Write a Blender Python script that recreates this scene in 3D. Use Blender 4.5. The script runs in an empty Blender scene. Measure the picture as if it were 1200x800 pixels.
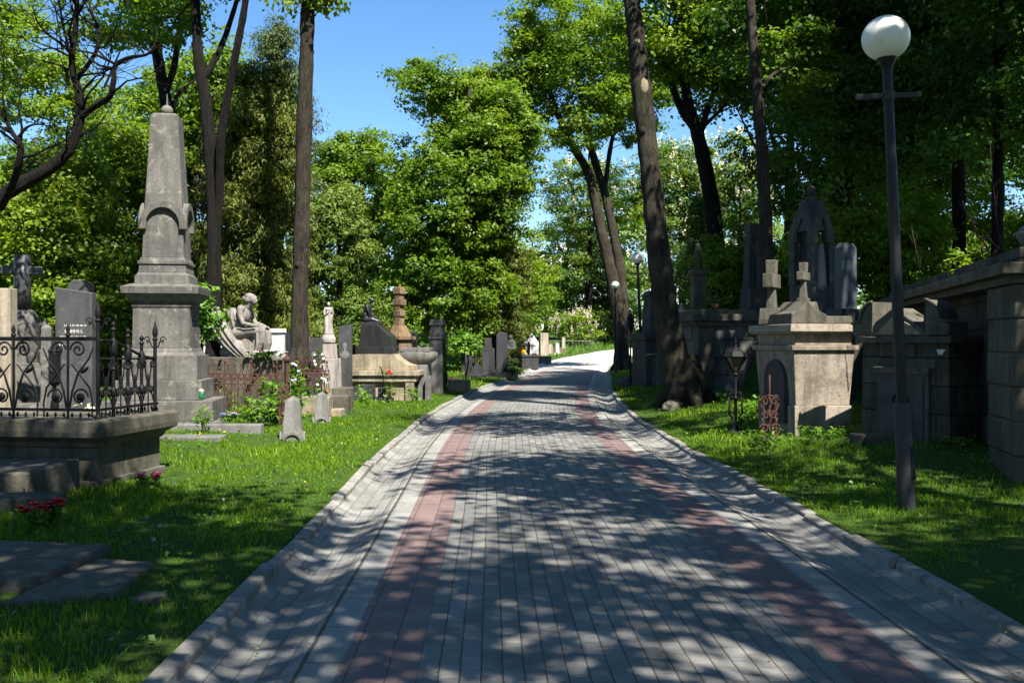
import bpy, bmesh, math, random
import numpy as np
from mathutils import Vector, Matrix

SC = bpy.context.scene
COL = SC.collection
RNG = np.random.default_rng(11)
random.seed(5)
F, CAMZ, HZ = 1150.0, 1.65, 400.0
R = math.radians

# ------------------------------------------------------------------ terrain
_ys = np.arange(-60, 320, 0.5)
def _smooth(xs, vs, k):
    v = np.interp(_ys, xs, vs)
    ker = np.hanning(k); ker /= ker.sum()
    return np.convolve(np.pad(v, (k // 2, k - 1 - k // 2), mode='edge'), ker, mode='valid')
_cx = _smooth([-60, 0, 5, 9, 14, 20, 25, 32, 42, 57, 62, 67, 72, 80, 90, 120, 320],
              [0.9, 0.7, 0.58, 0.5, 0.37, 0.37, 0.55, 1.0, 1.95, 3.35, 4.3, 5.8, 8.0, 12.5, 19, 38, 160], 9)
_rz = _smooth([-60, 55, 60, 66, 72, 80, 92, 320], [0, 0, 0.2, 0.52, 0.92, 1.25, 1.45, 1.7], 9)
_u0 = _smooth([-60, 9, 10.2, 17.5, 19, 27, 40, 320], [5.6, 5.3, 5.4, 6.7, 5.0, 5.0, 6.5, 6.5], 5)
def cx(y): return np.interp(y, _ys, _cx)
def rz(y): return np.interp(y, _ys, _rz)
def sstep(a, b, x):
    t = np.clip((x - a) / (b - a), 0, 1); return t * t * (3 - 2 * t)
def gzu(u, y):
    u = np.asarray(u, float); y = np.asarray(y, float)
    a = np.abs(u)
    left = 0.06 + (0.004 + 0.036 * sstep(10.5, 16.5, y)) * np.clip(a - 2.4, 0, 9) + 0.03 * np.clip(a - 14, 0, 60)
    s = 0.25 + 0.75 * sstep(9, 15, y) - 0.5 * sstep(30, 42, y)
    u0 = np.interp(y, _ys, _u0)
    ter = 1.55 * sstep(8, 12, y) * (1 - 0.5 * sstep(26, 40, y)) * (1 - sstep(60, 90, y) * 0.6)
    right = 0.065 + 0.15 * s * np.clip(a - 2.4, 0, 4) + ter * sstep(0, 0.7, u - u0) + 0.10 * np.clip(u - 8, 0, 45)
    z = np.where(u < 0, left, right)
    x = u + cx(y)
    bump = 0.03 * np.sin(x * 1.7 + 0.6 * np.sin(y)) * np.sin(y * 1.1 + 1) + 0.012 * np.sin(x * 5.1 + y * 3.3)
    z = z + bump * sstep(2.4, 3.6, a)
    z = np.where(a < 2.28, -0.3, z)
    return z + rz(y)
def gz(x, y): return float(gzu(x - cx(y), y))
def P(px, py, d): return Vector(((px - 600) / F * d, d, CAMZ - (py - HZ) / F * d))
def X(px, d): return (px - 600) / F * d
def m(px, d): return px / F * d

# ------------------------------------------------------------------ objects
def tag(o, label=None, cat=None, group=None, kind=None):
    if label: o['label'] = label
    if cat: o['category'] = cat
    if group: o['group'] = group
    if kind: o['kind'] = kind
    return o
def thing(name, label, cat, loc=(0, 0, 0), rz_=0.0, group=None):
    o = bpy.data.objects.new(name, None); COL.objects.link(o)
    o.location = loc; o.rotation_euler = (0, 0, rz_)
    o.empty_display_size = 0.2
    return tag(o, label, cat, group)
def link(name, me, mat, parent=None, bevel=0.0, smooth=False):
    o = bpy.data.objects.new(name, me); COL.objects.link(o)
    if mat is not None:
        for mm in (mat if isinstance(mat, (list, tuple)) else [mat]): me.materials.append(mm)
    if parent is not None: o.parent = parent
    if smooth:
        me.polygons.foreach_set('use_smooth', [True] * len(me.polygons))
    if bevel:
        b = o.modifiers.new('bevel', 'BEVEL'); b.width = bevel; b.segments = 2; b.limit_method = 'ANGLE'; b.angle_limit = R(35)
    return o
def dup(root, loc, rotz=0.0, scale=1.0, label=None, group=None):
    c = root.copy(); COL.objects.link(c)
    c.location = loc; c.rotation_euler = (0, 0, rotz)
    c.scale = (scale, scale, scale) if not isinstance(scale, tuple) else scale
    if label: c['label'] = label
    if group: c['group'] = group
    for ch in list(root.children):
        k = ch.copy(); COL.objects.link(k); k.parent = c
        for g in ch.children:
            d = g.copy(); COL.objects.link(d); d.parent = k
    return c

class MB:
    def __init__(s): s.bm = bmesh.new()
    def _face(s, vs):
        try: s.bm.faces.new(vs)
        except ValueError: pass
    def frus(s, cx_, cy_, z0, z1, w0, d0, w1=None, d1=None, ox=0, oy=0, rot=0.0):
        w1 = w0 if w1 is None else w1; d1 = d0 if d1 is None else d1
        c, sn = math.cos(rot), math.sin(rot)
        def V(x, y, z): return s.bm.verts.new((cx_ + x * c - y * sn, cy_ + x * sn + y * c, z))
        a = [V(-w0/2, -d0/2, z0), V(w0/2, -d0/2, z0), V(w0/2, d0/2, z0), V(-w0/2, d0/2, z0)]
        b = [V(ox-w1/2, oy-d1/2, z1), V(ox+w1/2, oy-d1/2, z1), V(ox+w1/2, oy+d1/2, z1), V(ox-w1/2, oy+d1/2, z1)]
        s._face(a[::-1]); s._face(b)
        for i in range(4): s._face([a[i], a[(i+1) % 4], b[(i+1) % 4], b[i]])
        return s
    def box(s, x0, x1, y0, y1, z0, z1):
        return s.frus((x0+x1)/2, (y0+y1)/2, z0, z1, x1-x0, y1-y0)
    def prism(s, poly, y0, y1, axis='y'):
        """poly: (a,z) outline (counter-clockwise seen from -axis); extruded along the axis"""
        def V(p, t): return s.bm.verts.new((p[0], t, p[1]) if axis == 'y' else ((t, p[0], p[1]) if axis == 'x' else (p[0], p[1], t)))
        a = [V(p, y0) for p in poly]; b = [V(p, y1) for p in poly]
        s._face(a); s._face(b[::-1])
        n = len(poly)
        for i in range(n): s._face([a[(i+1) % n], a[i], b[i], b[(i+1) % n]])
        return s
    def lathe(s, prof, c=(0, 0), n=20, sq=False):
        if sq: n = 4
        rings = []
        for (r, z) in prof:
            ring = []
            for k in range(n):
                a = 2 * math.pi * (k + (0.5 if sq else 0)) / n
                q = r * (math.sqrt(2) if sq else 1)
                ring.append(s.bm.verts.new((c[0] + q * math.cos(a), c[1] + q * math.sin(a), z)))
            rings.append(ring)
        for i in range(len(rings) - 1):
            for k in range(n):
                s._face([rings[i][k], rings[i][(k+1) % n], rings[i+1][(k+1) % n], rings[i+1][k]])
        s._face(rings[0][::-1]); s._face(rings[-1])
        return s
    def tube(s, pts, rad, n=8, cap=True, lump=0.0, seed=0):
        pts = [Vector(p) for p in pts]
        if not isinstance(rad, (list, tuple)): rad = [rad] * len(pts)
        rings = []; ref = None; lr = random.Random(seed); colf = [0.0] * n
        if lump: colf = [lr.uniform(-1, 1) for _ in range(n)]
        for i, p in enumerate(pts):
            if lump: colf = [max(-1, min(1, c * .86 + lr.uniform(-.45, .45))) for c in colf]
            t = (pts[min(i+1, len(pts)-1)] - pts[max(i-1, 0)])
            if t.length < 1e-9: t = Vector((0, 0, 1))
            t.normalize()
            if ref is None:
                ref = Vector((1, 0, 0)) if abs(t.x) < 0.8 else Vector((0, 1, 0))
            e1 = ref - t * ref.dot(t)
            if e1.length < 1e-5: e1 = t.orthogonal()
            e1.normalize(); ref = e1
            e2 = t.cross(e1)
            rings.append([s.bm.verts.new(p + (e1 * math.cos(2*math.pi*k/n) + e2 * math.sin(2*math.pi*k/n)) * rad[i] * (1 + lump * colf[k])) for k in range(n)])
        for i in range(len(rings) - 1):
            for k in range(n):
                s._face([rings[i][k], rings[i][(k+1) % n], rings[i+1][(k+1) % n], rings[i+1][k]])
        if cap: s._face(rings[0][::-1]); s._face(rings[-1])
        return s
    def ell(s, c, r, rot=None, seg=14):
        M = Matrix.Translation(Vector(c)) @ ((rot.to_matrix().to_4x4()) if rot is not None else Matrix.Identity(4)) @ Matrix.Diagonal((r[0], r[1], r[2], 1))
        bmesh.ops.create_uvsphere(s.bm, u_segments=seg, v_segments=max(6, seg * 2 // 3), radius=1, matrix=M)
        return s
    def build(s, name, mat, parent=None, bevel=0.0, smooth=False):
        me = bpy.data.meshes.new(name)
        bmesh.ops.recalc_face_normals(s.bm, faces=s.bm.faces[:])
        s.bm.to_mesh(me); s.bm.free()
        return link(name, me, mat, parent, bevel, smooth)

def np_mesh(name, verts, faces_n, idx, mat, parent=None, tint=None, smooth=False, nrm=None):
    """verts (N,3); idx flat loop indices; faces_n vertices per face"""
    me = bpy.data.meshes.new(name)
    nf = len(idx) // faces_n
    me.vertices.add(len(verts)); me.vertices.foreach_set('co', np.ascontiguousarray(verts, np.float32).ravel())
    me.loops.add(len(idx)); me.loops.foreach_set('vertex_index', np.ascontiguousarray(idx, np.int32))
    me.polygons.add(nf)
    me.polygons.foreach_set('loop_start', np.arange(nf, dtype=np.int32) * faces_n)
    if tint is not None:
        at_ = me.attributes.new('tint', 'FLOAT', 'FACE'); at_.data.foreach_set('value', np.ascontiguousarray(tint, np.float32))
    me.update(calc_edges=True); me.validate()
    return link(name, me, mat, parent, 0, smooth)

def figure(name, parts, mat, parent, voxel=0.02, smooth=4):
    """one continuous carved body: overlapping volumes fused by a voxel remesh"""
    b = MB()
    for p in parts:
        if p[0] == 'e': b.ell(p[1], p[2], p[3] if len(p) > 3 else None)
        elif p[0] == 't':
            b.tube(p[1], p[2], 12)
            b.ell(p[1][0], (p[2][0],) * 3, None, 10); b.ell(p[1][-1], (p[2][-1],) * 3, None, 10)
        elif p[0] == 'p': b.prism(*p[1:])
    o = b.build(name, mat, parent)
    r = o.modifiers.new('fuse', 'REMESH'); r.mode = 'VOXEL'; r.voxel_size = voxel; r.use_smooth_shade = True
    s = o.modifiers.new('soften', 'SMOOTH'); s.factor = 0.5; s.iterations = smooth
    return o

# ------------------------------------------------------------------ materials
def new_mat(name):
    mt = bpy.data.materials.new(name); mt.use_nodes = True
    nt = mt.node_tree; nt.nodes.clear()
    out = nt.nodes.new('ShaderNodeOutputMaterial')
    return mt, nt, out
class NT:
    def __init__(s, nt): s.nt = nt
    def n(s, typ, **kw):
        nd = s.nt.nodes.new(typ)
        for k, v in kw.items():
            if k.startswith('i_'): nd.inputs[k[2:].replace('_', ' ')].default_value = v
            else: setattr(nd, k, v)
        return nd
    def l(s, a, b): s.nt.links.new(a, b); return b
    def math(s, op, a, b=None, c=None):
        nd = s.nt.nodes.new('ShaderNodeMath'); nd.operation = op
        for i, v in enumerate((a, b, c)):
            if v is None: continue
            if isinstance(v, (int, float)): nd.inputs[i].default_value = v
            else: s.nt.links.new(v, nd.inputs[i])
        return nd.outputs[0]
    def ramp(s, fac, stops):
        nd = s.nt.nodes.new('ShaderNodeValToRGB')
        el = nd.color_ramp.elements
        while len(el) < len(stops): el.new(0.5)
        for e, (p, c) in zip(el, stops):
            e.position = p; e.color = (c[0], c[1], c[2], 1) if not isinstance(c, (int, float)) else (c, c, c, 1)
        s.nt.links.new(fac, nd.inputs[0]); return nd.outputs[0]
    def mix(s, fac, a, b, blend='MIX'):
        nd = s.nt.nodes.new('ShaderNodeMix'); nd.data_type = 'RGBA'; nd.blend_type = blend
        for sock, v in ((nd.inputs[0], fac), (nd.inputs[6], a), (nd.inputs[7], b)):
            if isinstance(v, (int, float)): sock.default_value = v
            elif isinstance(v, (tuple, list)): sock.default_value = (v[0], v[1], v[2], 1)
            else: s.nt.links.new(v, sock)
        return nd.outputs[2]
    def noise(s, vec, scale, detail=4, rough=0.55, dist=0.0):
        nd = s.nt.nodes.new('ShaderNodeTexNoise'); nd.inputs['Scale'].default_value = scale
        nd.inputs['Detail'].default_value = detail; nd.inputs['Roughness'].default_value = rough; nd.inputs['Distortion'].default_value = dist
        if vec is not None: s.nt.links.new(vec, nd.inputs['Vector'])
        return nd.outputs['Fac']
    def bump(s, h, strength, dist=0.02, normal=None):
        nd = s.nt.nodes.new('ShaderNodeBump'); nd.inputs['Strength'].default_value = strength; nd.inputs['Distance'].default_value = dist
        s.nt.links.new(h, nd.inputs['Height'])
        if normal is not None: s.nt.links.new(normal, nd.inputs['Normal'])
        return nd.outputs[0]
    def obj(s): return s.nt.nodes.new('ShaderNodeTexCoord').outputs['Object']
    def pr(s, out, color, rough=0.85, spec=0.3, normal=None, metal=0.0):
        b = s.nt.nodes.new('ShaderNodeBsdfPrincipled')
        if isinstance(color, (tuple, list)): b.inputs['Base Color'].default_value = (*color[:3], 1)
        else: s.nt.links.new(color, b.inputs['Base Color'])
        if isinstance(rough, (int, float)): b.inputs['Roughness'].default_value = rough
        else: s.nt.links.new(rough, b.inputs['Roughness'])
        b.inputs['Specular IOR Level'].default_value = spec; b.inputs['Metallic'].default_value = metal
        if normal is not None: s.nt.links.new(normal, b.inputs['Normal'])
        s.nt.links.new(b.outputs[0], out.inputs[0]); return b

def stone(name, c, stain=None, lichen=None, speck=0.25, rough=0.85, bump=0.35, scale=1.0, spec=0.3, courses=None):
    mt, nt, out = new_mat(name); t = NT(nt); v = t.obj()
    big = t.noise(v, 1.6 * scale, 6, 0.62, 0.4)
    fine = t.noise(v, 95 * scale, 2, 0.7)
    mid = t.noise(v, 13 * scale, 5, 0.6)
    stain = stain or tuple(x * 0.45 for x in c)
    col = t.mix(t.ramp(big, [(0.42, 0), (0.60, 1)]), c, stain)
    pit = t.noise(v, 38 * scale, 3, 0.8); col = t.mix(t.math('MULTIPLY', t.ramp(pit, [(0.60, 0), (0.70, 1)]), 0.6), col, tuple(x * 0.3 for x in c))
    col = t.mix(t.math('MULTIPLY', t.ramp(mid, [(0.35, 0), (0.7, 1)]), 0.45), col, tuple(min(1, x * 1.35) for x in c))
    col = t.mix(t.math('MULTIPLY', t.ramp(fine, [(0.4, 1), (0.62, 0)]), speck), col, tuple(x * 0.25 for x in c))
    # rain streaks down the upright faces
    mp = t.n('ShaderNodeMapping'); mp.inputs['Scale'].default_value = (9, 9, 0.7); t.l(v, mp.inputs[0])
    st = t.noise(mp.outputs[0], 1.0, 4, 0.6)
    col = t.mix(t.math('MULTIPLY', t.ramp(st, [(0.46, 0), (0.70, 1)]), 0.75), col, tuple(x * 0.3 for x in c))
    if lichen:
        vo = t.noise(v, 5.0 * scale, 7, 0.75)
        col = t.mix(t.math('MULTIPLY', t.ramp(vo, [(0.56, 0), (0.64, 1)]), 0.75), col, lichen)
    h = t.math('ADD', t.math('MULTIPLY', mid, 0.9), t.math('MULTIPLY', fine, 0.35)); h = t.math('SUBTRACT', h, t.math('MULTIPLY', t.ramp(pit, [(0.60, 0), (0.70, 1)]), 0.5))
    if courses:
        bw, bh = courses
        br = t.n('ShaderNodeTexBrick'); br.inputs['Scale'].default_value = 1; br.inputs['Mortar Size'].default_value = 0.012
        br.inputs['Mortar Smooth'].default_value = 0.2; br.inputs['Brick Width'].default_value = bw; br.inputs['Row Height'].default_value = bh
        br.inputs['Color1'].default_value = (1, 1, 1, 1); br.inputs['Color2'].default_value = (0.62, 0.62, 0.62, 1); br.inputs['Mortar'].default_value = (0.25, 0.25, 0.25, 1)
        sep = t.n('ShaderNodeSeparateXYZ'); t.l(v, sep.inputs[0]); cb = t.n('ShaderNodeCombineXYZ')
        t.l(t.math('ADD', sep.outputs[0], sep.outputs[1]), cb.inputs[0]); t.l(sep.outputs[2], cb.inputs[1]); t.l(cb.outputs[0], br.inputs['Vector'])
        col = t.mix(1.0, col, br.outputs['Color'], 'MULTIPLY')
        h = t.math('SUBTRACT', h, t.math('MULTIPLY', br.outputs['Fac'], 1.6))
    t.pr(out, col, rough, spec, t.bump(h, bump, 0.02))
    return mt

def plain(name, c, rough=0.5, metal=0.0, spec=0.4, var=0.3, bump=0.1, scale=20, c2=None):
    mt, nt, out = new_mat(name); t = NT(nt); v = t.obj()
    f = t.noise(v, scale, 5, 0.6)
    col = t.mix(t.ramp(f, [(0.35, 0), (0.65, 1)]), c, c2 or tuple(x * (1 - var) for x in c))
    t.pr(out, col, rough, spec, t.bump(f, bump, 0.01), metal); return mt

def bark(name, c1, c2, scale=1.0, moss=None):
    mt, nt, out = new_mat(name); t = NT(nt); v = t.obj()
    mp = t.n('ShaderNodeMapping'); mp.inputs['Scale'].default_value = (15 * scale, 15 * scale, 2.4 * scale); t.l(v, mp.inputs[0])
    a = t.noise(mp.outputs[0], 1.4, 8, 0.72, 1.1); b = t.noise(v, 2.0, 4); g = t.noise(v, 60, 2)
    col = t.mix(t.ramp(a, [(0.42, 0), (0.60, 1)]), c2, c1)
    col = t.mix(t.math('MULTIPLY', t.ramp(b, [(0.45, 0), (0.7, 1)]), 0.5), col, tuple(x * 1.5 for x in c1))
    if moss: col = t.mix(t.math('MULTIPLY', t.ramp(t.noise(v, 3.1, 6, 0.7), [(0.5, 0), (0.66, 1)]), 0.6), col, moss)
    t.pr(out, col, 0.92, 0.15, t.bump(t.math('ADD', a, t.math('MULTIPLY', g, 0.2)), 1.0, 0.11)); return mt

def leafy(name, lo, mid, hi, trans=0.48, rough=0.5):
    mt, nt, out = new_mat(name); t = NT(nt)
    at_ = t.n('ShaderNodeAttribute', attribute_name='tint')
    oi = t.n('ShaderNodeObjectInfo')
    f = t.math('ADD', at_.outputs['Fac'], t.math('MULTIPLY', t.math('SUBTRACT', oi.outputs['Random'], 0.5), 0.25))
    col = t.ramp(f, [(0.0, lo), (0.5, mid), (1.0, hi)])
    b = t.n('ShaderNodeBsdfPrincipled'); t.l(col, b.inputs['Base Color'])
    b.inputs['Roughness'].default_value = rough; b.inputs['Specular IOR Level'].default_value = 0.35
    tr = t.n('ShaderNodeBsdfTranslucent')
    t.l(t.mix(1.0, col, (1.5, 1.5, 0.5), 'MULTIPLY'), tr.inputs[0])
    mx = t.n('ShaderNodeMixShader'); mx.inputs[0].default_value = trans
    t.l(b.outputs[0], mx.inputs[1]); t.l(tr.outputs[0], mx.inputs[2]); t.l(mx.outputs[0], out.inputs[0])
    return mt

M = {}
M['granite'] = stone('weathered_granite', (0.145, 0.136, 0.122), (0.078, 0.073, 0.066), (0.20, 0.19, 0.155), 0.6)
M['granite_dark'] = stone('dark_grey_granite', (0.062, 0.062, 0.064), (0.035, 0.035, 0.037), (0.09, 0.09, 0.09), 0.45, 0.5, 0.1, 1.0, 0.5)
M['granite_black'] = stone('polished_black_granite', (0.022, 0.021, 0.022), (0.014, 0.013, 0.013), None, 0.3, 0.3, 0.04, 1.0, 0.5)
M['concrete'] = stone('grey_weathered_concrete', (0.175, 0.168, 0.155), (0.085, 0.083, 0.076), (0.10, 0.115, 0.06), 0.45)
M['sand'] = stone('pale_sandstone', (0.30, 0.248, 0.17), (0.135, 0.112, 0.076), (0.15, 0.145, 0.10), 0.3)
M['beige'] = stone('beige_limestone', (0.33, 0.275, 0.21), (0.22, 0.18, 0.13), None, 0.2)
M['brown'] = stone('brown_sandstone', (0.20, 0.135, 0.075), (0.09, 0.06, 0.036), (0.27, 0.21, 0.13), 0.25)
M['white'] = stone('white_marble', (0.68, 0.66, 0.62), (0.45, 0.43, 0.40), None, 0.1, 0.6, 0.15)
M['mossy'] = stone('mossy_sandstone', (0.110, 0.099, 0.075), (0.046, 0.043, 0.033), (0.055, 0.064, 0.033), 0.35, 0.92, 0.6)
M['mossy_ashlar'] = stone('mossy_ashlar', (0.105, 0.096, 0.072), (0.044, 0.041, 0.031), (0.052, 0.06, 0.032), 0.35, 0.92, 0.6, 1.0, 0.2, (0.62, 0.36))
M['mottled'] = stone('mottled_limestone', (0.30, 0.255, 0.20), (0.16, 0.125, 0.095), (0.105, 0.085, 0.066), 0.4, 0.9, 0.5, 1.6)
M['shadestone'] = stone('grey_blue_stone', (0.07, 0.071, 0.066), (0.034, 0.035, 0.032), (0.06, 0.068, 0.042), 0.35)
M['slate'] = stone('dark_slate', (0.035, 0.036, 0.04), (0.02, 0.021, 0.023), None, 0.3, 0.65, 0.15)
M['statue'] = stone('grey_statue_stone', (0.225, 0.205, 0.183), (0.11, 0.10, 0.088), None, 0.3, 0.85, 0.25)
M['pale_statue'] = stone('pale_statue_stone', (0.36, 0.315, 0.29), (0.18, 0.155, 0.14), None, 0.15, 0.8, 0.2)
M['bronze'] = plain('dark_bronze', (0.035, 0.036, 0.038), 0.42, 0.5, 0.5, 0.4)
M['iron'] = plain('black_wrought_iron', (0.007, 0.0065, 0.0075), 0.6, 0.0, 0.18, 0.4, 0.2)
M['rust'] = plain('rusty_iron', (0.085, 0.040, 0.030), 0.9, 0.1, 0.15, 0.5, 0.3, 30, (0.04, 0.022, 0.02))
M['pole'] = plain('black_pole_paint', (0.010, 0.010, 0.012), 0.45, 0.0, 0.25, 0.3, 0.05)
M['pole_grey'] = plain('grey_pole_paint', (0.028, 0.028, 0.031), 0.5, 0.0, 0.3, 0.3, 0.05)
M['kerb'] = stone('kerb_concrete', (0.27, 0.258, 0.23), (0.14, 0.132, 0.112), (0.17, 0.18, 0.11), 0.4, 0.9, 0.4, 1.5)
M['gold'] = plain('pale_engraving', (0.62, 0.58, 0.50), 0.6)
M['portrait'] = stone('grey_portrait_engraving', (0.17, 0.17, 0.17), (0.06, 0.06, 0.06), None, 0.4, 0.5, 0.0, 4.0)
M['red_petal'] = plain('red_petal', (0.60, 0.015, 0.02), 0.6, 0, 0.3, 0.5, 0.1, 40)
M['pink_petal'] = plain('pink_petal', (0.62, 0.08, 0.22), 0.6, 0, 0.3, 0.6, 0.1, 40)
M['white_petal'] = plain('white_petal', (0.75, 0.74, 0.72), 0.6, 0, 0.3, 0.15)
M['seed'] = plain('seed_fluff', (0.30, 0.30, 0.28), 0.8)
M['lilac_petal'] = plain('lilac_petal', (0.62, 0.46, 0.60), 0.6, 0, 0.3, 0.3)
M['yellow_petal'] = plain('yellow_petal', (0.75, 0.58, 0.02), 0.6, 0, 0.3, 0.1)
M['orange'] = plain('orange_plastic', (0.65, 0.20, 0.05), 0.4)
M['clay'] = plain('weathered_clay', (0.22, 0.10, 0.05), 0.9)
M['green_glass'] = plain('green_glass', (0.01, 0.16, 0.05), 0.15, 0, 0.6)
M['blue_plastic'] = plain('blue_white_wrap', (0.5, 0.5, 0.72), 0.4, 0, 0.5, 0.5, 0.2, 50, (0.15, 0.2, 0.6))
M['cutwood'] = plain('pale_cut_wood', (0.22, 0.18, 0.115), 0.85)
M['bark_brown'] = bark('brown_bark', (0.062, 0.049, 0.037), (0.015, 0.012, 0.010), 1.0, (0.05, 0.055, 0.025))
M['bark_dark'] = bark('dark_bark', (0.019, 0.016, 0.0135), (0.006, 0.005, 0.0045))
M['bark_mossy'] = bark('mossy_bark', (0.062, 0.050, 0.039), (0.016, 0.013, 0.010), 0.8, (0.04, 0.05, 0.015))
M['bark_grey'] = bark('grey_bark', (0.07, 0.056, 0.045), (0.022, 0.018, 0.014))
M['maple'] = leafy('maple_leaf', (0.058, 0.115, 0.008), (0.115, 0.195, 0.011), (0.19, 0.265, 0.018))
M['lime'] = leafy('linden_leaf', (0.075, 0.14, 0.010), (0.14, 0.215, 0.014), (0.22, 0.28, 0.022))
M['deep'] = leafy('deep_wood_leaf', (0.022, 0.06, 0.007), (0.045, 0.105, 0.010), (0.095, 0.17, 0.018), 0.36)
M['yellowleaf'] = leafy('yellow_green_leaf', (0.09, 0.15, 0.012), (0.15, 0.22, 0.015), (0.23, 0.28, 0.03))
M['chestnut'] = leafy('chestnut_leaf', (0.055, 0.105, 0.014), (0.095, 0.165, 0.018), (0.15, 0.21, 0.03))
M['needle'] = leafy('yew_spray', (0.065, 0.085, 0.015), (0.12, 0.15, 0.024), (0.19, 0.205, 0.04), 0.36, 0.6)
M['dryneedle'] = leafy('dry_brown_spray', (0.09, 0.065, 0.026), (0.15, 0.12, 0.045), (0.18, 0.18, 0.05), 0.3, 0.7)
M['spruce'] = leafy('spruce_needle', (0.035, 0.058, 0.02), (0.062, 0.095, 0.03), (0.10, 0.135, 0.04), 0.25, 0.6)
M['thuja'] = leafy('thuja_spray', (0.045, 0.085, 0.012), (0.085, 0.14, 0.016), (0.14, 0.19, 0.022), 0.25, 0.6)
M['grass'] = leafy('grass_blade', (0.06, 0.125, 0.005), (0.108, 0.205, 0.008), (0.18, 0.27, 0.016), 0.4, 0.45)
M['weed'] = leafy('weed_leaf', (0.05, 0.12, 0.015), (0.09, 0.19, 0.02), (0.16, 0.27, 0.03), 0.4)
M['blossom'] = leafy('white_blossom', (0.45, 0.42, 0.34), (0.62, 0.58, 0.48), (0.75, 0.70, 0.62), 0.3)
M['pinkblossom'] = leafy('pink_blossom', (0.42, 0.32, 0.33), (0.58, 0.47, 0.48), (0.70, 0.62, 0.62), 0.3)

def m_globe():
    mt, nt, out = new_mat('opal_globe'); t = NT(nt); v = t.obj()
    f = t.noise(v, 3, 4)
    mp = t.n('ShaderNodeMapping'); mp.inputs['Scale'].default_value = (14, 14, 1.2); t.l(v, mp.inputs[0])
    s = t.noise(mp.outputs[0], 1, 4)
    col = t.mix(t.math('MULTIPLY', t.ramp(s, [(0.5, 0), (0.75, 1)]), 0.4), t.mix(f, (0.82, 0.80, 0.74), (0.70, 0.68, 0.62)), (0.42, 0.40, 0.34))
    b = t.pr(out, col, 0.4, 0.4)
    b.inputs['Subsurface Weight'].default_value = 0.6; b.inputs['Subsurface Radius'].default_value = (0.2, 0.2, 0.2)
    return mt
M['globe'] = m_globe()

def m_ground():
    mt, nt, out = new_mat('lawn_soil'); t = NT(nt)
    v = t.n('ShaderNodeNewGeometry').outputs['Position']
    a = t.noise(v, 0.7, 6, 0.65); b = t.noise(v, 9, 5, 0.7); c = t.noise(v, 60, 2)
    col = t.mix(t.ramp(a, [(0.35, 0), (0.7, 1)]), (0.035, 0.075, 0.010), (0.055, 0.095, 0.016))
    col = t.mix(t.ramp(b, [(0.58, 0), (0.70, 1)]), col, (0.055, 0.045, 0.025))
    col = t.mix(t.math('MULTIPLY', t.ramp(c, [(0.4, 1), (0.6, 0)]), 0.5), col, (0.02, 0.03, 0.008))
    t.pr(out, col, 0.95, 0.1, t.bump(t.math('ADD', b, c), 0.8, 0.04)); return mt
M['ground'] = m_ground()

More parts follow.
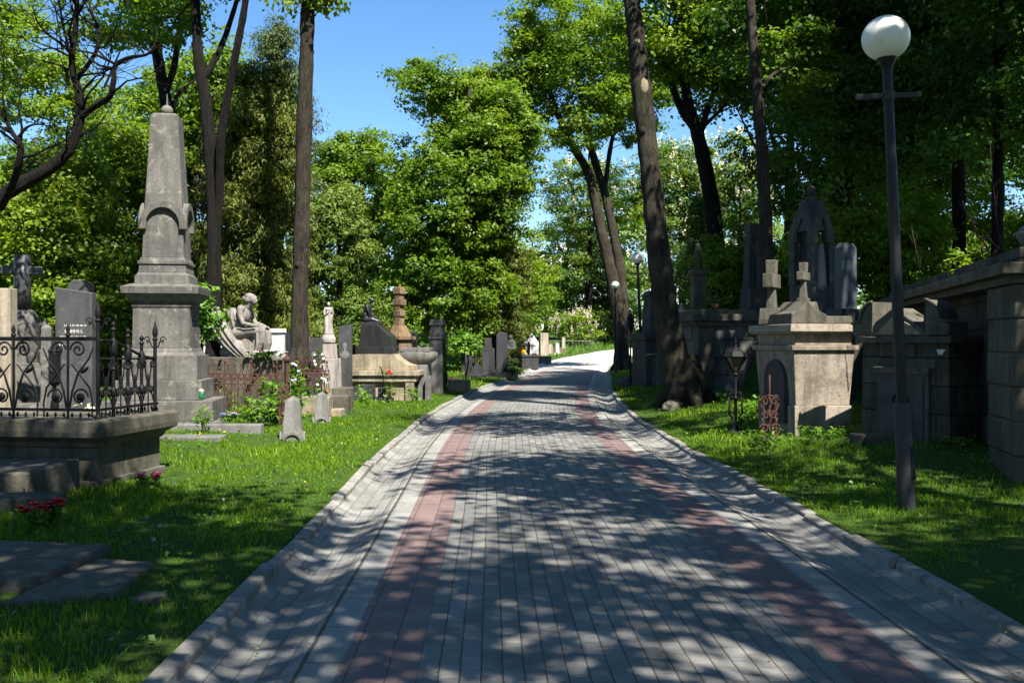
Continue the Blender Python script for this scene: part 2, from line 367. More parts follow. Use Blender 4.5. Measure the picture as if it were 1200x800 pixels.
def m_paving(name, c1, c2, row=0.105, length=0.205, jw=0.036, jc=(0.035, 0.038, 0.022), jl=0.012):
    """running-bond pavers: courses run along the road (UV in metres: x across, y along)"""
    mt, nt, out = new_mat(name); t = NT(nt)
    uv = t.n('ShaderNodeUVMap').outputs[0]
    sep = t.n('ShaderNodeSeparateXYZ'); t.l(uv, sep.inputs[0])
    ru = t.math('DIVIDE', sep.outputs[0], row); iu = t.math('FLOOR', ru); fu = t.math('FRACT', ru)
    off = t.math('MULTIPLY', t.math('MODULO', t.math('ABSOLUTE', iu), 2.0), 0.5)
    rv = t.math('ADD', t.math('DIVIDE', sep.outputs[1], length), off); iv = t.math('FLOOR', rv); fv = t.math('FRACT', rv)
    wob = t.math('MULTIPLY', t.math('SUBTRACT', t.noise(uv, 9, 4), 0.5), 0.11)
    eu = t.math('SUBTRACT', 0.5, t.math('ABSOLUTE', t.math('SUBTRACT', t.math('ADD', fu, wob), 0.5)))
    ev = t.math('SUBTRACT', 0.5, t.math('ABSOLUTE', t.math('SUBTRACT', fv, 0.5)))
    jn = t.noise(uv, 1.3, 4, 0.6)
    ju = t.math('LESS_THAN', eu, t.math('MULTIPLY', t.math('ADD', jn, 0.35), jw * 1.3))
    jv = t.math('LESS_THAN', ev, jl)
    cb = t.n('ShaderNodeCombineXYZ'); t.l(iu, cb.inputs[0]); t.l(iv, cb.inputs[1])
    wn = t.n('ShaderNodeTexWhiteNoise'); wn.noise_dimensions = '2D'; t.l(cb.outputs[0], wn.inputs['Vector'])
    col = t.mix(wn.outputs['Value'], c1, c2)
    big = t.noise(uv, 0.55, 5, 0.65); fine = t.noise(uv, 90, 3, 0.7)
    col = t.mix(t.math('MULTIPLY', t.ramp(big, [(0.35, 0), (0.7, 1)]), 0.5), col, tuple(x * 0.62 for x in c1))
    col = t.mix(t.math('MULTIPLY', t.ramp(fine, [(0.38, 1), (0.6, 0)]), 0.4), col, tuple(x * 0.45 for x in c1))
    b2 = t.noise(uv, 1.9, 6, 0.7, 0.6)
    col = t.mix(t.math('MULTIPLY', t.ramp(b2, [(0.5, 0), (0.66, 1)]), 0.55), col, tuple(x * 0.55 for x in c1))
    sandy = t.noise(uv, 0.9, 6, 0.72, 1.0)
    col = t.mix(t.math('MULTIPLY', t.ramp(sandy, [(0.55, 0), (0.72, 1)]), 0.4), col, (0.30, 0.27, 0.22))
    spot = t.noise(uv, 23, 2)
    col = t.mix(t.math('MULTIPLY', t.ramp(spot, [(0.68, 0), (0.74, 1)]), 0.6), col, tuple(x * 0.4 for x in c1))
    col = t.mix(ju, col, t.mix(jn, jc, (0.065, 0.06, 0.045)))
    col = t.mix(t.math('MULTIPLY', jv, t.math('ADD', 0.25, t.math('MULTIPLY', b2, 0.9))), col, jc)
    tilt = t.math('MULTIPLY', t.math('SUBTRACT', wn.outputs['Value'], 0.5), t.math('SUBTRACT', fv, 0.5))
    h = t.math('ADD', t.math('MULTIPLY', t.math('MINIMUM', t.math('MULTIPLY', eu, 7), 1.0), 1.0), t.math('MULTIPLY', fine, 0.18))
    h = t.math('ADD', h, t.math('MULTIPLY', tilt, 2.2)); h = t.math('ADD', h, t.math('MULTIPLY', t.math('MINIMUM', t.math('MULTIPLY', ev, 18), 1.0), 0.5))
    t.pr(out, col, 0.72, 0.35, t.bump(h, 0.5, 0.012)); return mt
M['pave_grey'] = m_paving('grey_pavers', (0.132, 0.129, 0.121), (0.232, 0.225, 0.208))
M['pave_red'] = m_paving('red_pavers', (0.165, 0.112, 0.106), (0.215, 0.143, 0.132), 0.2, 0.205, 0.018)
M['pave_strip'] = m_paving('pale_slab_strip', (0.24, 0.232, 0.212), (0.31, 0.30, 0.272), 0.235, 0.62, 0.05, (0.05, 0.05, 0.03), 0.012)
M['pave_gutter'] = m_paving('gutter_pavers', (0.18, 0.175, 0.162), (0.285, 0.276, 0.252), 0.124, 0.205, 0.02, (0.09, 0.09, 0.07), 0.02)

M['pale_road'] = stone('pale_sunlit_road', (0.50, 0.47, 0.41), (0.42, 0.39, 0.33), None, 0.2, 0.9, 0.3)  # paler far stretch of road: its glaring sunlight is put into the colour

# ------------------------------------------------------------------ sky, sun, camera
SUN_EL, SUN_AZ = R(54), R(30)         # azimuth measured from straight behind the camera towards its right
sd = Vector((math.sin(SUN_AZ) * math.cos(SUN_EL), -math.cos(SUN_AZ) * math.cos(SUN_EL), math.sin(SUN_EL)))
w = bpy.data.worlds.new('World'); SC.world = w; w.use_nodes = True
wn = w.node_tree; bg = wn.nodes['Background']
sky = wn.nodes.new('ShaderNodeTexSky'); sky.sky_type = 'NISHITA'; sky.sun_disc = False
sky.sun_elevation = SUN_EL; sky.sun_rotation = math.atan2(sd.x, sd.y)
sky.air_density = 1.0; sky.dust_density = 0.1; sky.ozone_density = 4.0
hs = wn.nodes.new('ShaderNodeHueSaturation'); hs.inputs['Saturation'].default_value = 1.18; wn.links.new(sky.outputs[0], hs.inputs['Color']); wn.links.new(hs.outputs[0], bg.inputs[0]); bg.inputs[1].default_value = 0.065
sl = bpy.data.lights.new('sun', 'SUN'); sl.energy = 5.0; sl.angle = R(0.5); sl.color = (1.0, 0.955, 0.87)
so = bpy.data.objects.new('sun', sl); COL.objects.link(so); so.rotation_euler = sd.to_track_quat('Z', 'Y').to_euler()
cam = bpy.data.cameras.new('camera'); co = bpy.data.objects.new('camera', cam); COL.objects.link(co)
co.location = (0, 0, CAMZ); co.rotation_euler = (R(90), 0, 0)
cam.sensor_width = 36; cam.lens = 36 * F / 1200; cam.clip_start = 0.05; cam.clip_end = 2000
SC.camera = co
SC.view_settings.view_transform = 'Standard'; SC.view_settings.look = 'None'; SC.view_settings.exposure = 1.7; SC.view_settings.gamma = 1.0
SC.render.engine = 'CYCLES'
cy = SC.cycles
cy.max_bounces = 7; cy.diffuse_bounces = 3; cy.glossy_bounces = 2; cy.transmission_bounces = 4; cy.transparent_max_bounces = 4
cy.use_denoising = True; cy.sample_clamp_indirect = 4.0
cy.use_adaptive_sampling = True; cy.adaptive_threshold = 0.012
try: cy.denoiser = 'OPENIMAGEDENOISE'; cy.denoising_prefilter = 'ACCURATE'
except Exception: pass

# ------------------------------------------------------------------ ground and road
def build_ground():
    ul = [-170, -110, -70, -45, -32, -24, -18, -14, -11, -9, -7.5, -6.3, -5.4, -4.7, -4.1, -3.6, -3.2, -2.9, -2.6, -2.45, -2.33, -2.30, -2.26, 0]
    ur = [2.26, 2.30, 2.33, 2.45, 2.6, 2.9, 3.2, 3.6, 4.1, 4.6, 4.9, 5.1, 5.3, 5.5, 5.7, 5.9, 6.1, 6.4, 6.8, 7.2, 7.8, 8.6, 10, 12, 15, 19, 24, 32, 45, 70, 110, 170]
    us = np.array(ul + ur)
    ysl = np.concatenate([np.arange(-60, 0, 4.0), np.arange(0, 30, 0.35), np.arange(30, 70, 1.0), np.arange(70, 130, 4.0), np.arange(130, 301, 20.0)])
    U, Y = np.meshgrid(us, ysl)
    Z = gzu(U, Y)
    V = np.stack([U + cx(Y), Y, Z], -1).reshape(-1, 3)
    nu, ny = len(us), len(ysl)
    i = np.arange((ny - 1) * nu).reshape(ny - 1, nu)[:, :-1].ravel()
    idx = np.stack([i, i + 1, i + nu + 1, i + nu], -1).ravel()
    o = np_mesh('ground', V, 4, idx, M['ground'], smooth=True); tag(o, kind='structure')
    # a far sheet below it reaching the horizon
    b = MB(); b.box(-1500, 1500, -300, 1800, -2.0, -1.2); tag(b.build('far_ground', M['ground']), kind='structure')
def build_road():
    prof = [(-2.205, 0.004), (-2.14, -0.034), (-2.06, -0.060), (-1.97, -0.070), (-1.88, -0.063), (-1.78, -0.038), (-1.69, -0.006), (-1.68, 0.0),
            (-1.45, 0.0), (-1.05, 0.012), (-0.5, 0.025), (0, 0.03)]
    prof = prof + [(-u, z) for u, z in prof[-2::-1]]
    us = np.array([p[0] for p in prof]); zs = np.array([p[1] for p in prof])
    ysl = np.concatenate([np.arange(-30, 60, 0.5), np.arange(60, 150, 1.0)])
    dy = np.diff(ysl); dxx = np.diff(cx(ysl)); arc = np.concatenate([[0], np.cumsum(np.hypot(dy, dxx))])
    slope = np.gradient(cx(ysl), ysl); nx = 1 / np.sqrt(1 + slope**2); nyv = -slope * nx
    wav = 0.004 * np.sin(ysl * 1.9)[:, None] * np.cos(us * 2.3)[None, :] + 0.004 * np.sin(ysl * 0.83 + 1)[:, None]
    Xg = cx(ysl)[:, None] + us[None, :] * nx[:, None]; Yg = ysl[:, None] + us[None, :] * nyv[:, None]
    Zg = rz(ysl)[:, None] + zs[None, :] + wav + 0.02
    V = np.stack([Xg, Yg, Zg], -1).reshape(-1, 3)
    nu, ny = len(us), len(ysl)
    i = np.arange((ny - 1) * nu).reshape(ny - 1, nu)[:, :-1].ravel()
    idx = np.stack([i, i + 1, i + nu + 1, i + nu], -1)
    o = np_mesh('road', V, 4, idx.ravel(), [M['pave_grey'], M['pave_red'], M['pave_strip'], M['pave_gutter'], M['pale_road']], smooth=True)
    me = o.data
    uvl = me.uv_layers.new(name='UVMap')
    UU, AA = np.meshgrid(us, arc); uvv = np.stack([UU, AA], -1).reshape(-1, 2)
    uvl.data.foreach_set('uv', uvv[idx.ravel()].astype(np.float32).ravel())
    mid = (us[:-1] + us[1:]) / 2; am = np.abs(mid)
    mi = np.where(am < 1.05, 0, np.where(am < 1.45, 1, np.where(am < 1.683, 2, 3)))
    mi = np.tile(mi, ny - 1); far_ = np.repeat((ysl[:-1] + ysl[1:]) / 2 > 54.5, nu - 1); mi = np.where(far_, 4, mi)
    me.polygons.foreach_set('material_index', mi.astype(np.int32))
    tag(o, kind='structure')
    # kerbstones
    r = random.Random(3)
    for sgn in (-1, 1):
        b = MB(); y = -20.0
        while y < 118:
            L = 1.0 if y < 60 else 2.0
            y1 = y + L - 0.022
            c0 = float(cx(y)); c1 = float(cx(y1)); z0 = float(rz(y)); z1 = float(rz(y1))
            h = 0.072 + r.uniform(-0.02, 0.016); j = r.uniform(-0.018, 0.014); tl = r.uniform(-.010, .010)
            vs = []
            for (yy, c, z, q) in ((y, c0, z0, j), (y1, c1, z1, j + r.uniform(-.01, .01))):
                s0 = (float(cx(yy + .1)) - c) / .1; nx_ = 1 / math.hypot(1, s0); nyy = -s0 * nx_
                for (u, zz) in ((2.20, -0.2), (2.20, h - 0.012), (2.215, h), (2.295, h + .006), (2.31, h - .01), (2.31, -0.2)):
                    u = sgn * (u + q)
                    vs.append(b.bm.verts.new((c + u * nx_, yy + u * nyy, z + zz + (tl if yy == y else -tl))))
            n = 6
            for k in range(n): b._face([vs[k], vs[(k+1) % n], vs[n + (k+1) % n], vs[n + k]])
            b._face(vs[:n]); b._face(vs[n:])
            y += L
        tag(b.build('kerb', M['kerb'], bevel=0.006), kind='structure')
build_ground(); build_road()

# ------------------------------------------------------------------ grass
def blades(name, u, y, hgt, wid, tint, mat, lean=0.6, zoff=None, parent=None, absxyz=None):
    n = len(u)
    if absxyz is None:
        x = u + cx(y); z = gzu(u, y)
    else: x, y, z = absxyz
    a = RNG.uniform(0, 2 * np.pi, n); b = RNG.uniform(0, 2 * np.pi, n); ln = hgt * lean * RNG.uniform(0.1, 1.0, n)
    base = np.stack([x, y, z - 0.012], -1)
    wv = np.stack([np.cos(a), np.sin(a), 0 * a], -1) * (wid / 2)[:, None]
    lv = np.stack([np.cos(b) * ln, np.sin(b) * ln, hgt], -1)
    mv = np.stack([np.cos(b) * ln * 0.35, np.sin(b) * ln * 0.35, hgt * 0.6], -1)
    V = np.stack([base - wv, base + wv, base + mv + wv * 0.8, base + lv, base + mv - wv * 0.8], 1).reshape(-1, 3)
    k = np.arange(n) * 5
    idx = np.stack([k, k + 1, k + 2, k + 3, k + 4], -1).ravel()
    return np_mesh(name, V, 5, idx, mat, parent, tint)
def build_grass():
    U, Y, Hh, Ww, T = [], [], [], [], []
    def patch(u0, u1, y0, y1, dens, h, wd):
        u0, u1 = min(u0, u1), max(u0, u1)
        n = int((u1 - u0) * (y1 - y0) * dens)
        u = RNG.uniform(u0, u1, n); y = RNG.uniform(y0, y1, n)
        x = u + cx(y)
        cl = 0.5 + 0.5 * np.sin(x * 2.1 + 1.3 * np.sin(y * 1.3)) * np.sin(y * 1.7 + np.sin(x * 2.9))
        fine = 0.5 + 0.5 * np.sin(x * 9 + 2 * np.sin(y * 7)) * np.sin(y * 8.3 + np.sin(x * 11))
        keep = RNG.uniform(0, 1, n) < 0.55 + 0.45 * fine
        edge = sstep(2.30, 2.65, np.abs(u))
        big = 0.5 + 0.5 * np.sin(x * 0.9 + 1.7 * np.sin(y * 0.45 + 1)) * np.sin(y * 0.8 + np.sin(x * 1.1)); bare = 0.5 + 0.5 * np.sin(x * 3.3 + 2.1 * np.sin(y * 2.3)) * np.sin(y * 2.9 + 1.3 * np.sin(x * 2.2 + 2))
        keep &= RNG.uniform(0, 1, n) < 0.35 + 0.65 * sstep(0.12, 0.42, bare)
        hh = 0.8 * h * (0.55 + 0.55 * big) * (0.55 + 0.75 * cl) * RNG.uniform(0.5, 1.35, n) * (0.55 + 0.45 * edge)
        U.append(u[keep]); Y.append(y[keep]); Hh.append(hh[keep]); Ww.append((wd * RNG.uniform(0.7, 1.4, n))[keep])
        T.append(np.clip(0.42 + 0.3 * (cl - 0.5) + 0.3 * (big - .5) + RNG.normal(0, 0.2, n), 0, 1)[keep])
    for (y0, y1, dens, h, wd) in ((3.6, 7, 1900, 0.085, 0.006), (7, 10, 1700, 0.085, 0.008), (10, 14, 1100, 0.09, 0.011), (14, 20, 650, 0.10, 0.017), (20, 30, 330, 0.10, 0.026), (30, 55, 90, 0.12, 0.05)):
        patch(-6.5 if y1 <= 14 else -9.5, -2.30, y0, y1, dens, h, wd)
        patch(2.30, 5.4 if y1 <= 20 else 6.0, y0, y1, dens, h, wd)
    for s in (-1, 1): patch(s * 2.31, s * 2.42, 3.6, 26, 3000, 0.07, 0.007)
    o = blades('grass', np.concatenate(U), np.concatenate(Y), np.concatenate(Hh), np.concatenate(Ww), np.concatenate(T), M['grass'])
    tag(o, kind='stuff')
    print('grass blades', sum(len(a) for a in U))
build_grass()

# ------------------------------------------------------------------ trees
LEAFQ = 1.55
def leaf_mesh(name, C, N, S, mat, parent, asp=0.62, tint=None, droop=0.0):
    """C centres, N normals, S lengths: one small kite-shaped leaf each"""
    n = len(C)
    r = RNG.normal(0, 1, (n, 3)); r[:, 2] -= droop * 2.5
    N = N / (np.linalg.norm(N, axis=1, keepdims=True) + 1e-9)
    T = r - N * (r * N).sum(1, keepdims=True); T /= (np.linalg.norm(T, axis=1, keepdims=True) + 1e-9)
    B = np.cross(N, T)
    s = S[:, None]
    V = np.stack([C - T * s * 0.5, C + B * s * asp * 0.5 - T * s * 0.08 + N * s * 0.07, C + T * s * 0.5 - N * s * 0.08, C - B * s * asp * 0.5 - T * s * 0.08 + N * s * 0.07], 1).reshape(-1, 3)
    return np_mesh(name, V, 4, np.arange(n * 4), mat, parent, tint)
def vnoise(d, seed):
    """smooth wobble of a direction, used to break up crown outlines"""
    r = np.random.default_rng(seed)
    out = np.zeros(len(d))
    for k in range(5):
        a = r.normal(0, 1, 3) * (1.6 + 0.9 * k); out += np.sin(d @ a + r.uniform(0, 6.28)) / (1 + 0.45 * k)
    return out / 2.4
def crown_clumps(ells, seed):
    """clump centres of a crown given as ellipsoids (cx,cy,cz,rx,ry,rz,n)"""
    r = np.random.default_rng(seed); out = []
    for e in ells:
        c = np.array(e[:3]); rad = np.array(e[3:6]); n = e[6]
        d = r.normal(0, 1, (n * 6, 3)); d /= np.linalg.norm(d, axis=1, keepdims=True)
        q = r.uniform(0.12, 1, n * 6) ** 0.5 * (0.86 + 0.26 * vnoise(d * 1.4, seed + 7))
        p = c + d * rad * q[:, None]
        sel = []; md = 0.62 * (rad.prod() / n) ** (1 / 3) * 1.5
        for i in range(len(p)):
            if len(sel) >= n: break
            if all(((p[i] - p[j]) ** 2).sum() > md * md for j in sel): sel.append(i)
        out.append(p[sel])
    return np.concatenate(out)
def clump_leaves(C, rc, per, seed, flat=0.62, up=0.55):
    r = np.random.default_rng(seed + 3); n = len(C)
    rr = rc * r.uniform(0.6, 1.35, n)
    tn = r.normal(0.48, 0.2, n)
    # each clump is a few sprays, so its edge is ragged and sky shows between them
    sub = 7; sd_ = r.normal(0, 1, (n, sub, 3)); sd_ /= np.linalg.norm(sd_, axis=2, keepdims=True)
    sc_ = C[:, None, :] + sd_ * (rr[:, None, None] * r.uniform(0.35, 0.95, (n, sub, 1))) * np.array([1, 1, flat])
    k = max(1, per // sub)
    sc_ = np.repeat(sc_.reshape(-1, 3), k, axis=0); rs = np.repeat(np.repeat(rr, sub), k)
    d = r.normal(0, 1, (len(sc_), 3)) * np.array([1, 1, 0.42]) * (rs * 0.30)[:, None]
    p = sc_ + d
    out = p - np.repeat(C, sub * k, axis=0); out /= (np.linalg.norm(out, axis=1, keepdims=True) + 1e-9)
    N = out * 0.55 + np.array([0, 0, up]) + r.normal(0, 0.42, p.shape)
    tt = np.clip(np.repeat(tn, sub * k) + r.normal(0, 0.16, len(p)), 0, 1)
    return p, N, tt
def skeleton_branches(mb, stems, C, seed, rmax=0.07, zmin=0.0):
    r = random.Random(seed)
    P_, R_ = [], []
    for st in stems:
        for i in range(len(st) - 1):
            for f in (0, 0.25, 0.5, 0.75):
                a, b_ = st[i], st[i + 1]
                P_.append([a[k] + (b_[k] - a[k]) * f for k in range(3)]); R_.append(a[3] + (b_[3] - a[3]) * f)
    P_ = np.array(P_); R_ = np.array(R_)
    ok = P_[:, 2] >= zmin
    if ok.any(): P_, R_ = P_[ok], R_[ok]
    order = np.argsort([np.min(((P_ - c) ** 2).sum(1)) for c in C])
    P_, R_ = list(P_), list(R_)
    for ci in order:
        c = C[ci]
        A = np.array(P_); d = A - c
        cost = np.sqrt((d ** 2).sum(1)) + np.clip(d[:, 2] + 0.25, 0, None) * 1.6
        j = int(np.argmin(cost)); a = A[j]; L = float(np.linalg.norm(c - a))
        if L < 0.05: continue
        r0 = min(R_[j] * 0.62, rmax, 0.010 + 0.013 * L); 
        sag = Vector((r.uniform(-1, 1), r.uniform(-1, 1), r.uniform(-0.3, 0.9))) * L * 0.12
        av, cv = Vector(a), Vector(c)
        pts = [av, av.lerp(cv, 0.35) + sag, av.lerp(cv, 0.7) + sag * 0.7, cv]
        mb.tube(pts, [r0, r0 * 0.78, r0 * 0.55, r0 * 0.22], 5)
        for f, q in ((0.35, 0.8), (0.7, 0.55), (1.0, 0.28)):
            P_.append(np.array(pts[{0.35: 1, 0.7: 2, 1.0: 3}[f]])); R_.append(r0 * q)
def smooth_stem(pts, k=4):
    """Catmull-Rom through (x,y,z,r) points"""
    p = np.array(pts, float)
    if len(p) < 3: return [tuple(q) for q in p]
    q = np.vstack([2 * p[0] - p[1], p, 2 * p[-1] - p[-2]]); out = []
    for i in range(1, len(q) - 2):
        for t in np.arange(k) / k:
            out.append(0.5 * (2 * q[i] + (q[i+1] - q[i-1]) * t + (2*q[i-1] - 5*q[i] + 4*q[i+1] - q[i+2]) * t*t + (3*q[i] - q[i-1] - 3*q[i+1] + q[i+2]) * t**3))
    out.append(q[-2]); out = np.array(out); out[:, 3] = np.clip(out[:, 3], 0.008, None)
    return [tuple(v) for v in out]
def tree(name, label, base, stems, ells, leaf='maple', barkm='bark_brown', size=0.2, per=220, rc=0.8, seed=1, group=None, cat='tree', flat=0.62, up=0.55, asp=0.62,
         droop=0.0, zmin=0.0, blossom=None, rmax=0.07, knots=0, C=None, stemname='trunk', flare=True, twig=None):
    """stems and crown ellipsoids are in metres relative to the base"""
    t = thing(name, label, cat, base, 0, group)
    b = MB(); r = random.Random(seed)
    stems = [smooth_stem(s, 7) for s in stems]
    for si, st in enumerate(stems):
        n = 22 if st[0][3] > 0.1 else 8
        rad = [p[3] * (1 + 0.05 * math.sin(i * 1.9 + seed) + r.uniform(-.03, .03)) for i, p in enumerate(st)]
        b.tube([p[:3] for p in st], rad, n, True, .075 if n > 8 else .04, seed + si)
        if si == 0 and flare and st[0][3] > 0.1:
            r0 = st[0][3]
            for k in range(5):
                a = k * 1.26 + r.uniform(-.3, .3)
                b.tube([(st[0][0] + math.cos(a) * r0 * .35, st[0][1] + math.sin(a) * r0 * .35, st[0][2] + r0 * 2.6),
                        (st[0][0] + math.cos(a) * r0 * .75, st[0][1] + math.sin(a) * r0 * .75, st[0][2] + r0 * .9),
                        (st[0][0] + math.cos(a) * r0 * 1.7, st[0][1] + math.sin(a) * r0 * 1.7, st[0][2] - .08)], [r0 * .35, r0 * .45, r0 * .3], 7)
        for k in range(knots):
            i = r.randrange(1, len(st) - 1); a = r.uniform(0, 6.28); q = st[i]
            b.ell((q[0] + math.cos(a) * q[3] * .85, q[1] + math.sin(a) * q[3] * .85, q[2]), (q[3] * .32, q[3] * .32, q[3] * .45), None, 8)
    if twig: twigs(b, stems, seed, *twig)
    if C is None: C = crown_clumps(ells, seed) if ells else None
    if C is not None and len(C): skeleton_branches(b, stems, C, seed, rmax, zmin)
    b.build(stemname, M[barkm], t, smooth=True)
    if C is not None and len(C):
        p, N, tt = clump_leaves(C, rc, int(per * LEAFQ), seed, flat, up)
        S = size * 0.77 * np.random.default_rng(seed).uniform(0.65, 1.3, len(p))
        leaf_mesh('crown', p, N, S, M[leaf], t, asp, tt, droop)
        if blossom:
            rb = np.random.default_rng(seed + 9); d = C - C.mean(0); cand = C[rb.permutation(len(C))]
            bc = []; 
            for c in cand:
                for _ in range(blossom[1]):
                    v = rb.normal(0, 1, 3); v /= np.linalg.norm(v); v[2] = abs(v[2]) * 0.8 + 0.15
                    bc.append(c + v * rc * 0.95)
            bc = np.array(bc); k = 9
            q = np.repeat(bc, k, axis=0) + rb.normal(0, 1, (len(bc) * k, 3)) * np.array([.05, .05, .13]) * blossom[2]
            o = leaf_mesh('blossom', q, rb.normal(0, 1, q.shape), 0.13 * blossom[2] * rb.uniform(.6, 1.3, len(q)), M[blossom[0]], t, 0.9, np.clip(rb.normal(.5, .25, len(q)), 0, 1))
            o['kind'] = 'stuff'
    return t
def pxs(pts, d, base, dd=None):
    """a stem outlined in photo pixels (x, y, half-width) standing at distance d -> metres relative to its base"""
    out = []
    for i, p in enumerate(pts):
        di = d + (dd[i] if dd else 0)
        q = P(p[0], p[1], di) - Vector(base)
        out.append((q.x, q.y, q.z, m(p[2], d)))
    return out
def crown_px(px, py, rx, ry, d, base, n, depth=0.9, dd=0.0):
    q = P(px, py, d + dd) - Vector(base)
    return (q.x, q.y, q.z, m(rx, d), m(rx, d) * depth, m(ry, d), n)
def twigs(b, stems, seed, n, L0, r0, up=.5):
    """bare forking twigs sprouting along the stems"""
    r = random.Random(seed)
    def grow(p, dv, L, rad, lev):
        pts = [p]; q = p.copy(); d_ = dv.copy()
        for k in range(4):
            d_ = (d_ + Vector((r.uniform(-1, 1), r.uniform(-1, 1), r.uniform(-.7, 1.0))) * .38).normalized(); q = q + d_ * L / 4; pts.append(q.copy())
            if lev < 2 and k and r.random() < .85: grow(q, (d_ + Vector((r.uniform(-1, 1), r.uniform(-1, 1), r.uniform(-.6, 1))) * .9).normalized(), L * r.uniform(.45, .7), rad * (1 - .2 * k) * .62, lev + 1)
        b.tube(pts, [rad, rad * .82, rad * .62, rad * .42, rad * .2], 5 if lev < 1 else 4)
    for k in range(n):
        st = stems[r.randrange(len(stems))]; i = r.randrange(len(st) // 3, len(st))
        dv = Vector((r.uniform(-1, 1), r.uniform(-.8, .8), r.uniform(-.3, 1) * up + .15)).normalized()
        grow(Vector(st[i][:3]), dv, L0 * r.uniform(.5, 1.2), min(r0, st[i][3] * .6), 0)
def gbase(x, y, dz=0.0): return (x, y, gz(x, y) + dz)
def std_stems(h, r0, lean=(0, 0), nl=4, spread=1.6, seed=0):
    r = random.Random(seed)
    tr = [(0, 0, -0.25, r0 * 1.15), (lean[0] * .1, lean[1] * .1, h * .15, r0 * .92), (lean[0] * .4 + r.uniform(-.1, .1), lean[1] * .4, h * .42, r0 * .75), (lean[0] * .75, lean[1] * .75 + r.uniform(-.2, .2), h * .7, r0 * .5), (lean[0], lean[1], h * .93, r0 * .15)]
    out = [tr]
    for k in range(nl):
        f = r.uniform(.3, .62); a = 6.28 * k / nl + r.uniform(-.5, .5); s = spread * r.uniform(.7, 1.2)
        x0, y0, z0 = lean[0] * f, lean[1] * f, h * f
        out.append([(x0, y0, z0, r0 * .42), (x0 + math.cos(a) * s * .45, y0 + math.sin(a) * s * .45, z0 + h * .12, r0 * .3), (x0 + math.cos(a) * s, y0 + math.sin(a) * s, z0 + h * .28, r0 * .1)])
    return out

